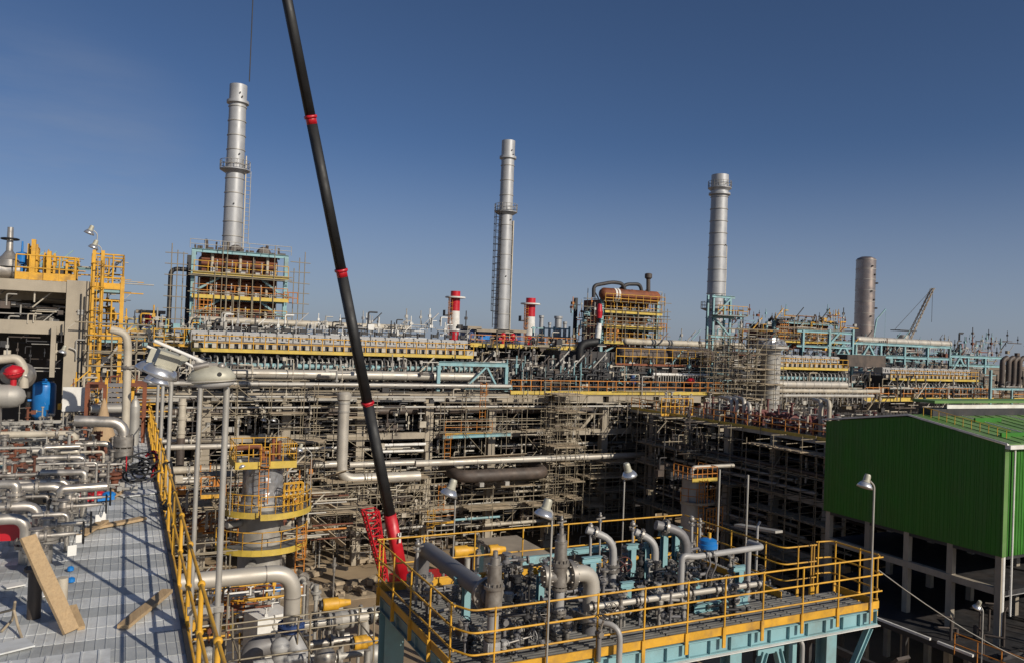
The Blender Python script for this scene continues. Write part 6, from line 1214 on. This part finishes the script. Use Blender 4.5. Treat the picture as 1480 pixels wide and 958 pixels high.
# ================================================================== concrete frame and yellow stair tower at the left (Y = 34)
CY = 34.0; cf = thing('concrete_frame', 'bare concrete frame with heavy beams at the left edge', 'building', (-2, CY, DZ)); a = onY(97, 402, CY); b = onY(129, 410, CY); zt = (a.z+b.z)/2; x0, x1 = a.x, b.x
part('column', MB().b2(x0, x1, CY, CY+1, 0, zt), 'concrete', cf); part('column', MB().b2(x0-6.2, x0-5.3, CY, CY+1, 0, zt-.8), 'concrete', cf); part('column', MB().b2(x0, x1, CY+6, CY+7, 0, zt), 'concrete', cf)
za, zb_ = onY(50, 405, CY), onY(50, 421, CY); part('beam', MB().b2(-14, x0-.004, CY+.05, CY+.7, zb_.z, za.z), 'concrete', cf); za2, zb2 = onY(40, 463, CY), onY(40, 482, CY); part('beam', MB().b2(-14, x0-.003, CY+.1, CY+.7, zb2.z, za2.z), 'concrete', cf)
for k in range(4): part('rear_beam', MB().b2(-14, x0, CY+2+k*1.7, CY+2.4+k*1.7, zb_.z-.3, zb_.z+.1), 'concrete', cf)
part('top_slab', MB().b2(-14, x1, CY+.8, CY+8, za.z-.22, za.z-.02), 'concrete', cf); part('middle_slab', MB().b2(-14, x0, CY+1.2, CY+8, za2.z-.4, za2.z-.1), 'concrete', cf); part('back_wall', MB().b2(-14, x1, CY+8, CY+8.2, 10, zt-.3), 'dark_steel', cf)
part('conduit', MB().tube((x0+.5, CY-.04, DZ), (x0+.5, CY-.04, zt-.5), .03, 6), 'dark_steel', cf); part('conduit', MB().tube((x0+.62, CY-.04, DZ), (x0+.62, CY-.04, zt-.6), .03, 6), 'dark_steel', cf); part('bracket', MB().bar((x0-.35, CY-.1, za2.z-.2), (x0-.35, CY-.1, zb2.z-1.6), .16), 'concrete', cf)
a = onY(90, 522, CY-.3); b = onY(110, 505, CY-.3); lamp_post('small white lamp on an arm beside the concrete column', (b.x, CY-.1, b.z-.4), .4, (-1, 0, -.3), .45, .6, .025)
q = MB(); R = random.Random(97)
for k in range(16): x = R.uniform(-7, x0-.3); z = R.choice((zb_.z-.45, za2.z+.05)); q.tube((x, CY+R.uniform(1, 5), z), (x+R.uniform(.5, 2), CY+R.uniform(1, 5), z+R.uniform(-.2, .2)), R.uniform(.05, .15), 7)
o = one('small_pipework', q, 'galv', 'grey pipes hanging between the beams of the concrete frame', 'pipework'); o['kind'] = 'stuff'
# on top of the frame
a = onY(8, 392, CY+1); t = thing('top_valve', 'big silver valve with a dark stem on top of the concrete frame', 'valve', (a.x, CY+1, za.z)); part('body', MB().tube((a.x-1.2, CY+1, za.z+.35), (a.x+.5, CY+1, za.z+.35), .33, 16), 'steel', t); part('bonnet', MB().lathe((a.x+.1, CY+1, za.z+.4), (0, 0, 1), [(.42, .1), (.42, .35), (.25, .5), (.12, .7), (.1, 1.6), (0, 1.6)], 14), 'steel', t); part('handwheel', MB().wheel((a.x+.1, CY+1, za.z+1.55), (0, 0, 1), .28, .04), 'black', t)
a = onY(31, 388, CY+1); one('blue_actuator', MB().lathe((a.x, CY+1, za.z+.1), (0, 0, 1), [(.1, 0), (.1, .5), (.2, .52), (.2, .95), (.04, 1.0), (.03, 1.4), (0, 1.4)], 12), 'blue', 'small blue actuator on top of the concrete frame', 'actuator')
for (px, h, lab) in ((47, 1.55, 'tall yellow post of the frame-top cage'), (70, 1.15, 'shorter yellow post of the frame-top cage')):
    a = onY(px, 400, CY+.4); one('yellow_post', MB().bar((a.x, CY+.4, za.z), (a.x, CY+.4, za.z+h), .22, .14), 'yellow', lab, 'post')
for (p0, p1, lab) in ((22, 62, 'yellow guard rail left on the concrete frame'), (62, 108, 'yellow guard rail right on the concrete frame')):
    a, b = onY(p0, 402, CY+.3), onY(p1, 402, CY+.3); t = thing('guard_rail', lab, 'railing', (a.x, CY+.3, za.z), 'guard rails on the concrete frame'); part('front_rail', rails(MB(), [(a.x, CY+.3, za.z), (b.x, CY+.3, za.z)], .95, .45, .03), 'yellow', t); part('rear_rail', rails(MB(), [(a.x, CY+1.8, za.z), (b.x, CY+1.8, za.z)], 1.05, .45, .03), 'yellow', t); part('kick_plate', MB().b2(a.x, b.x, CY+.28, CY+.32, za.z+.02, za.z+.3), 'yellow', t)
a = onY(82, 391, CY+1); one('skid_box', MB().b2(a.x-.45, a.x+.5, CY+.8, CY+1.4, za.z+.2, za.z+.55), 'dark_steel', 'dark box with a pale lid among the yellow rails on the frame', 'box'); one('box_lid', MB().b2(a.x-.5, a.x+.55, CY+.75, CY+1.45, za.z+.555, za.z+.62), 'cyan', 'pale lid of the dark box on the concrete frame', 'lid')
t = thing('stair_tower', 'bright yellow caged stair tower right of the concrete column', 'stairs', (x1+.3, CY+.2, DZ)); sx0, sx1 = onY(131, 440, CY).x, onY(176, 440, CY).x
for z, dz in ((onY(150, 418, CY).z, 1.35), (onY(150, 490, CY).z, 1.5)):
    part('landing', MB().b2(sx0, sx1, CY, CY+1.6, z-.12, z), 'cyan', t); part('kick_plate', MB().b2(sx0, sx1+.05, CY-.05, CY-.02, z, z+.24), 'yellow', t); part('cage_rail', rails(rails(MB(), [(sx0, CY, z), (sx1, CY, z), (sx1, CY+1.6, z)], dz, .42, .035, levels=(1, .66, .33)), [(sx0, CY+1.6, z), (sx1, CY+1.6, z)], dz, .5, .035), 'yellow', t)
for x in (sx0+.05, sx0+.35): part('stair_stringer', MB().bar((x, CY-.1, DZ+.4), (x, CY-.1, onY(140, 362, CY).z), .1, .12), 'yellow', t)
part('rungs', ladder(MB(), (sx0+.2, CY-.12, DZ+.5), onY(140, 372, CY).z-DZ-.5, .4, (0, -1, 0), True, .03), 'yellow', t, 'stuff'); part('brace', MB().bar((sx0, CY, onY(150, 490, CY).z-1.6), (sx1, CY, onY(150, 490, CY).z-.2), .09), 'galv', t); part('corner_post', MB().bar((sx1, CY, 9), (sx1, CY, onY(170, 400, CY).z), .14), 'yellow', t); part('corner_post', MB().bar((sx0, CY+1.6, 9), (sx0, CY+1.6, onY(150, 400, CY).z), .14), 'yellow', t)
for (px, py, lab) in ((131, 337, 'tall lamp above the yellow stair tower, upper one'), (138, 358, 'lamp above the yellow stair tower, lower one')):
    p = onY(px+7, 400, CY+.5); zt_ = onY(px+7, py, CY+.5).z; lamp_post(lab, (p.x, CY+.5, p.z-.6), zt_-p.z+.6, (-1, 0, .1), .25, .7, .02)
scaffold('rusty tube scaffold below the yellow stair tower', sx0, sx1+.6, CY-.6, CY+1.4, DZ-4, DZ+3.0, .7, 1.1, 98, .4, .03, 'tube scaffolds on the rack')
# ================================================================== low pipework between deck and platform (about 30 m off)
t = thing('pipe_run', 'fat pale grey pipe turning down over a blue flange behind the near lamp pole', 'pipe', (6, 30, 9)); A = V((1.3, 30, 10.9)); e = V((6.02, 30, 10.9)); d1 = V((6.02, 30, 8.85))
part('pipe', MB().pipe([A-V((3, 0, 0)), e, d1], .31, 24, 1.7, 10), 'cladding', t); part('elbow_seam', MB().lathe((5.0, 30, 10.9), (1, 0, 0), [(.31, -.02), (.325, -.02), (.325, .02), (.31, .02)], 24), 'valve', t); part('elbow_seam', MB().lathe((6.02, 30, 9.95), (0, 0, 1), [(.31, -.02), (.325, -.02), (.325, .02), (.31, .02)], 24), 'valve', t)
for z in (8.92, 8.75): part('flange', MB().flange((6.02, 30, z), (0, 0, 1), .5, .1, 20, 24), 'dark_blue', t)
part('lower_pipe', MB().pipe([(6.02, 30, 8.7), (6.02, 30, 8.45), (6.9, 28.6, 6.4)], .36, 20), 'light_grey', t); part('side_branch', MB().pipe([(5.4, 30.1, 8.2), (4.6, 30, 8.2), (4.6, 30, 6)], .4, 14), 'grey_paint', t)
t = thing('valve_line', 'silver valve line with dark flanges running right from the blue flange', 'valve', (8, 31.5, 8.4)); a, b = onY(445, 900, 31.5), onY(560, 888, 31.5); z = (a.z+b.z)/2
part('pipe', MB().tube((a.x-.5, 31.5, z), (b.x+1, 31.5, z), .2, 16), 'cladding', t); part('ball_valve', MB().lathe((onY(492, 893, 31.5).x, 31.5, z), (1, 0, 0), [(.2, -.55), (.36, -.5), (.36, -.4), (.3, -.35), (.4, 0), (.3, .35), (.36, .4), (.36, .5), (.2, .55)], 18), 'galv', t)
for px in (455, 474, 482, 505, 512, 535, 548): part('flange', MB().flange((onY(px, 890, 31.5).x, 31.5, z), (1, 0, 0), .33, .1, 12), 'dark_steel', t)
part('tee', MB().tube((onY(528, 890, 31.5).x, 31.5, z), (onY(528, 890, 31.5).x, 31.5, z-1.2), .19, 14), 'cladding', t)
for (px0, px1, py, Y, lab) in ((466, 506, 874, 32.5, 'yellow cylindrical valve actuator above the silver valve line'), (511, 545, 929, 29.5, 'yellow cylindrical valve actuator low beside the turquoise column'), (655, 690, 797, 34, 'yellow actuator seen over the rear rail behind the safety valve'), (706, 730, 795, 34, 'second yellow actuator behind the rear rail')):
    a, b = onY(px0, py, Y), onY(px1, py, Y); t = thing('valve_actuator', lab, 'actuator', (a.x, Y, a.z-.8), 'yellow actuators'); L = b.x-a.x; part('cylinder', MB().lathe((a.x, Y, a.z), (1, 0, 0), [(0, 0), (.25, 0), (.27, .05), (.27, L*.55), (.2, L*.58), (.12, L), (0, L)], 18), 'yellow', t); part('piston_cap', MB().lathe((a.x, Y, a.z), (-1, 0, 0), [(.2, 0), (.2, .1), (.08, .14), (0, .2)], 14), 'dark_steel', t); part('yoke', MB().tube((a.x+L*.6, Y, a.z-.35), (a.x+L*.6, Y, a.z-1.1), .14, 8), 'galv', t)
cx3, cy3 = 4.5, 36.5; p = onY(368, 885, cy3); cx3 = p.x; t = thing('process_vessel', 'low vessel with a round yellow platform and orange ladder cage behind the fat pale pipe', 'vessel', (cx3, cy3, 0))
part('shell', MB().lathe((cx3, cy3, 0), (0, 0, 1), [(1.2, 0), (1.2, p.z-.2), (.9, p.z), (0, p.z+.1)], 22), 'white', t); ringdeck('ring', p.z+.1, .3, 2.0, -2.8, -.3, 'pale_yellow', 'yellow', True, cx3, cy3, t, .3); ringdeck('upper', p.z+1.2, .8, 1.6, .3, 2.8, 'pale_yellow', 'yellow', False, cx3, cy3, t, .3)
part('nozzle', MB().tube((cx3+.3, cy3-.2, p.z), (cx3+.3, cy3-.2, p.z+.9), .3, 12).ball((cx3+.3, cy3-.2, p.z+.95), .4, 10), 'galv', t); part('instrument', MB().b2(cx3+.4, cx3+.65, cy3-.3, cy3-.1, p.z+.9, p.z+1.25).b2(cx3+.8, cx3+1.05, cy3-.3, cy3-.1, p.z+.95, p.z+1.25), 'blue', t); part('ladder_cage', rails(rails(MB(), [(cx3-1.6, cy3-1.3, p.z+.1), (cx3-.7, cy3-1.7, p.z+.1)], 1.7, .22, .035, levels=(1, .8, .6, .4, .2)), [(cx3-1.6, cy3-1.0, p.z+.1), (cx3-.7, cy3-1.4, p.z+.1)], 1.7, .22, .035, levels=(1, .5)), 'orange', t)
part('stair', ladder(MB(), (cx3-.6, cy3-2.2, p.z-3), 3, .6, (0, -1, 0), False, .05), 'yellow', t)
a = onY(388, 905, 33.5); one('insulated_box', MB().box((a.x, 33.8, a.z-.4), 1.5, 1.3, 1.9, .3), 'white', 'white panelled box left of the blue flange', 'box')
for (px, py, Y, rr, m, lab) in ((470, 950, 29, .42, 'valve', 'domed grey valve cap at the bottom edge right of the fat pipe'), (405, 935, 28, .35, 'light_grey', 'pale round fitting at the bottom edge left of the fat pipe'), (300, 945, 27, .25, 'galv', 'grey fitting low behind the yellow rail'), (540, 945, 31, .4, 'galv', 'grey fitting low beside the turquoise column')):
    a = onY(px, py, Y); one('pipe_fitting', MB().ball(a, rr, 12).tube(a-V((0, 0, 2)), a, rr*.8, 12).tube(a-V((.9, 0, .5)), a+V((.9, 0, -.5)), rr*.5, 10), m, lab, 'fitting')
S_('scaffold tubes and rails low in front of the fat pale pipe', 345, 540, 925, 985, 27.5, 2, 111, 0, 2.2, 1.7); S_('scaffold tubes standing low behind the near yellow rail', 240, 330, 850, 958, 31, 3, 112, .15, 1.5, 1.7)
q = MB(); q2 = MB(); R = random.Random(113)
for k in range(95):
    p = V((R.uniform(1.6, 11), R.uniform(27, 42), R.uniform(3.5, 7.2))); r = R.uniform(.06, .2); u = R.choice((q, q2)); e = p+R.choice((V((R.uniform(1, 3), 0, 0)), V((0, R.uniform(1, 3), 0)), V((0, 0, R.uniform(-3, 1.2))))); u.tube(p, e, r, 8); u.flange(p.lerp(e, .5), e-p, r*1.9, .1, n=10); u.tube(p, V((p.x, p.y, 0)), r*.6, 6)
for u, m, lab in ((q, 'galv', 'grey'), (q2, 'valve', 'brown-grey')): o = one('small_pipework', u, m, lab+' jumble of pipes and flanges low between deck and platform', 'pipework'); o['kind'] = 'stuff'
for (px, py, L, an, lab) in ((430, 822, 7, .1, 'long pale timber lying on the sand left of the boom'), (470, 845, 6, .12, 'second pale timber on the sand'), (515, 800, 4, -.7, 'dark skid beam lying on the sand by the boom foot'), (505, 842, 3, -.9, 'pallet timber near the boom foot'), (480, 818, 3, -.8, 'short plank with a dark side on the sand')):
    a = onZ(px, py, .15); d_ = V((math.cos(an), math.sin(an), 0)); one('timber', MB().bar(a-d_*L/2, a+d_*L/2, .3, .25), 'scaffold_board' if 'dark' not in lab else 'dark_steel', lab, 'timber')
for k, (px, py) in enumerate(((420, 800), (445, 790), (520, 815), (455, 835), (500, 860), (530, 850))):
    a = onZ(px, py, 0); q = MB()
    for j in range(7): q.box(a+V((R.uniform(-1.2, 1.2), R.uniform(-1.2, 1.2), .2+R.uniform(0, .3))), R.uniform(.3, 1.5), R.uniform(.15, .5), R.uniform(.1, .5), R.uniform(0, 3))
    o = one('material_pile', q, 'scaffold_board', ['heap of site timber by the scaffold foot, farthest left', 'heap of site timber behind the ladder foot', 'heap of boards beside the boom foot', 'heap of boards between the two long timbers', 'heap of boards behind the yellow actuator', 'heap of boards left of the platform corner'][k], 'pile'); o['kind'] = 'stuff'
# ground slab pieces, lower deck seen beyond the platform rear rail
t = thing('skid_platform', 'flat grey-green skid deck behind the rear rail of the platform', 'platform', (18, 30, 8)); a, b = onZ(735, 806, 8.5), onZ(830, 778, 8.5); part('deck', MB().b2(a.x, a.x+2.6, a.y, a.y+4.2, 8.3, 8.5), 'tan_roof', t); part('skid_beam', MB().b2(a.x-.2, a.x+2.8, a.y-.2, a.y-.01, 8.1, 8.52), 'cyan', t)
for (x, y) in ((a.x+.2, a.y+.2), (a.x+2.4, a.y+.2), (a.x+.2, a.y+4.0), (a.x+2.4, a.y+4.0)): part('leg', MB().bar((x, y, 0), (x, y, 8.3), .3), 'cyan', t)

# clutter of small steel where the plant behind is too far to tell pieces apart
def clutter(label, px0, px1, py0, py1, Y, n, mats, seed, dp=3, size=1.0):
    R = random.Random(seed); qs = {m: MB() for m in mats}
    for k in range(n):
        u = qs[R.choice(mats)]; p = onY(R.uniform(px0, px1), R.uniform(py0, py1), Y); p.y += R.uniform(0, dp); c = R.random(); s = size*R.uniform(.6, 1.5)
        if c < .35: u.tube(p, p+V((0, 0, s*1.6)), .06*s, 5); u.box(p+V((0, 0, s*.8)), .25*s, .25*s, .3*s)
        elif c < .65: u.tube(p, p+V((s*3.2, 0, 0)), .07*s, 6)
        elif c < .8: u.pipe([p, p+V((0, 0, s*1.2)), p+V((s*.9, 0, s*1.2))], .09*s, 6)
        elif c < .9: u.bar(p, p+V((s*1.5, 0, s*1.5)), .1*s)
        else: u.box(p, .7*s, .5*s, .6*s)
    for m, u in qs.items():
        if u.v: o = one('small_pipework', u, m, f"{ {'cyan': 'turquoise', 'galv': 'grey', 'dark_steel': 'dark', 'beige': 'beige', 'brown_pipe': 'brown', 'yellow': 'yellow', 'scaffold_tube': 'tan tube', 'white': 'white', 'orange': 'orange', 'light_grey': 'pale grey', 'rust': 'rusty', 'cladding': 'silver'}[m] } {label}", 'pipework'); o['kind'] = 'stuff'
G3 = ['galv', 'dark_steel', 'beige', 'cyan', 'brown_pipe']
clutter('small pipes and steel at the right behind the green roof', 1120, 1500, 556, 602, 69, 330, ['galv', 'dark_steel', 'beige', 'brown_pipe', 'scaffold_tube'], 201)
clutter('small pipes under the far right header row', 1235, 1440, 548, 576, 75, 220, G3, 202)
clutter('small pipes on the furnace tops at the far right', 1225, 1440, 505, 535, 82, 260, ['galv', 'light_grey', 'cyan', 'dark_steel', 'rust'], 203)
clutter('small pipes between brown drums and orange walkway', 740, 1040, 532, 556, 69, 260, ['dark_steel', 'dark_steel', 'galv', 'cyan', 'brown_pipe'], 204)
clutter('small pipes on the rack top left of the turquoise portal', 225, 690, 540, 566, 67.4, 260, ['galv', 'beige', 'dark_steel', 'brown_pipe'], 205, size=.8)
clutter('fittings on top of the long furnace header row', 285, 680, 468, 490, 76, 200, ['galv', 'light_grey', 'dark_steel', 'white'], 206, size=.7)
clutter('small steel at the far left above the rack', 170, 290, 468, 520, 74, 150, ['galv', 'yellow', 'dark_steel', 'beige', 'cyan'], 207, size=.8)
clutter('small pipes in the left bays of the rack', 225, 470, 575, 700, 65.6, 150, ['galv', 'beige', 'dark_steel', 'brown_pipe'], 208, size=.8)
clutter('small pipes in the middle bays of the rack', 560, 960, 575, 770, 65.6, 330, ['galv', 'beige', 'dark_steel', 'brown_pipe'], 209, size=.8)
clutter('small pipes beside the silver-wrapped column', 230, 460, 700, 800, 52, 230, ['galv', 'beige', 'scaffold_tube', 'rust', 'orange'], 210, size=.7)
clutter('small steel beneath the green building', 1200, 1480, 760, 900, 41.5, 170, ['dark_steel', 'brown_pipe', 'galv'], 211, size=.6)
clutter('small steel about the turquoise tower and shrouded column', 1030, 1130, 500, 590, 70, 220, ['galv', 'dark_steel', 'brown_pipe', 'scaffold_tube'], 212, size=.8)
clutter('small pipes below the middle convection section', 835, 960, 440, 500, 83, 120, ['galv', 'dark_steel', 'cyan', 'orange', 'rust'], 213, size=.7)
clutter('small pipes left of the low convection section', 1050, 1240, 455, 515, 80, 240, ['galv', 'dark_steel', 'cyan', 'rust', 'yellow'], 214, size=.8)
clutter('jumble low behind the near lamp poles', 235, 420, 860, 958, 33, 130, ['galv', 'rust', 'yellow', 'white'], 215, size=.5)
clutter('steel far back on the right skyline', 1000, 1480, 490, 548, 88, 420, ['galv', 'dark_steel', 'cyan', 'scaffold_tube', 'brown_pipe'], 216, size=.9)
clutter('steel between the banded stacks and the rack', 660, 860, 492, 545, 82, 240, ['galv', 'dark_steel', 'scaffold_tube', 'brown_pipe'], 217, size=.8)
clutter('cage steel and pipes on top of the concrete frame', 15, 110, 380, 398, CY+1.2, 60, ['yellow', 'yellow', 'galv', 'cyan'], 218, size=.3)
clutter('steel inside the yellow stair tower', 132, 176, 385, 540, CY+.6, 70, ['yellow', 'yellow', 'galv', 'brown_pipe'], 219, size=.3)
for (p0, p1, py, h, lab) in ((40, 52, 392, 1.3, 'tall narrow yellow cage at the left of the frame top'), (64, 78, 393, 1.0, 'short yellow cage in the middle of the frame top'), (96, 108, 397, .8, 'pale yellow cage at the right end of the frame top')):
    a, b = onY(p0, 400, CY+.7), onY(p1, 400, CY+.7); t = thing('ladder_cage', lab, 'cage', (a.x, CY+.7, za.z), 'yellow cages on the concrete frame')
    part('hoops', rails(rails(MB(), [(a.x, CY+.7, za.z), (b.x, CY+.7, za.z)], h, .3, .03, levels=(1, .8, .6, .4, .2)), [(b.x, CY+.7, za.z), (b.x, CY+1.5, za.z), (a.x, CY+1.5, za.z), (a.x, CY+.7, za.z)], h, .4, .03, levels=(1, .6, .3)), 'yellow', t)
    for x in (a.x, b.x): part('upright', MB().bar((x, CY+.66, za.z), (x, CY+.66, za.z+h+.1), .08), 'yellow', t)
clutter('thin tubes and lines spread over the whole rack face', 230, 960, 570, 790, 64.6, 800, ['scaffold_tube', 'brown_pipe', 'beige', 'dark_steel'], 220, size=.55)
clutter('thin tubes and lines over the sand-side bays', 420, 640, 712, 800, 60, 240, ['scaffold_tube', 'brown_pipe', 'beige'], 221, size=.5)
clutter('steel and lines before the dark wing', 960, 1195, 600, 760, 52, 260, ['brown_pipe', 'dark_steel', 'scaffold_tube'], 222, size=.6)
clutter('odds and ends on the face of the concrete frame', -10, 128, 428, 540, CY-.1, 80, ['galv', 'dark_steel', 'beige', 'brown_pipe'], 223, size=.3, dp=1.2)
clutter('small equipment at the back of the roof deck', 88, 200, 560, 612, 31.5, 120, ['galv', 'rust', 'yellow', 'beige', 'dark_steel'], 224, size=.32, dp=1.5)
bpy.context.view_layer.update()
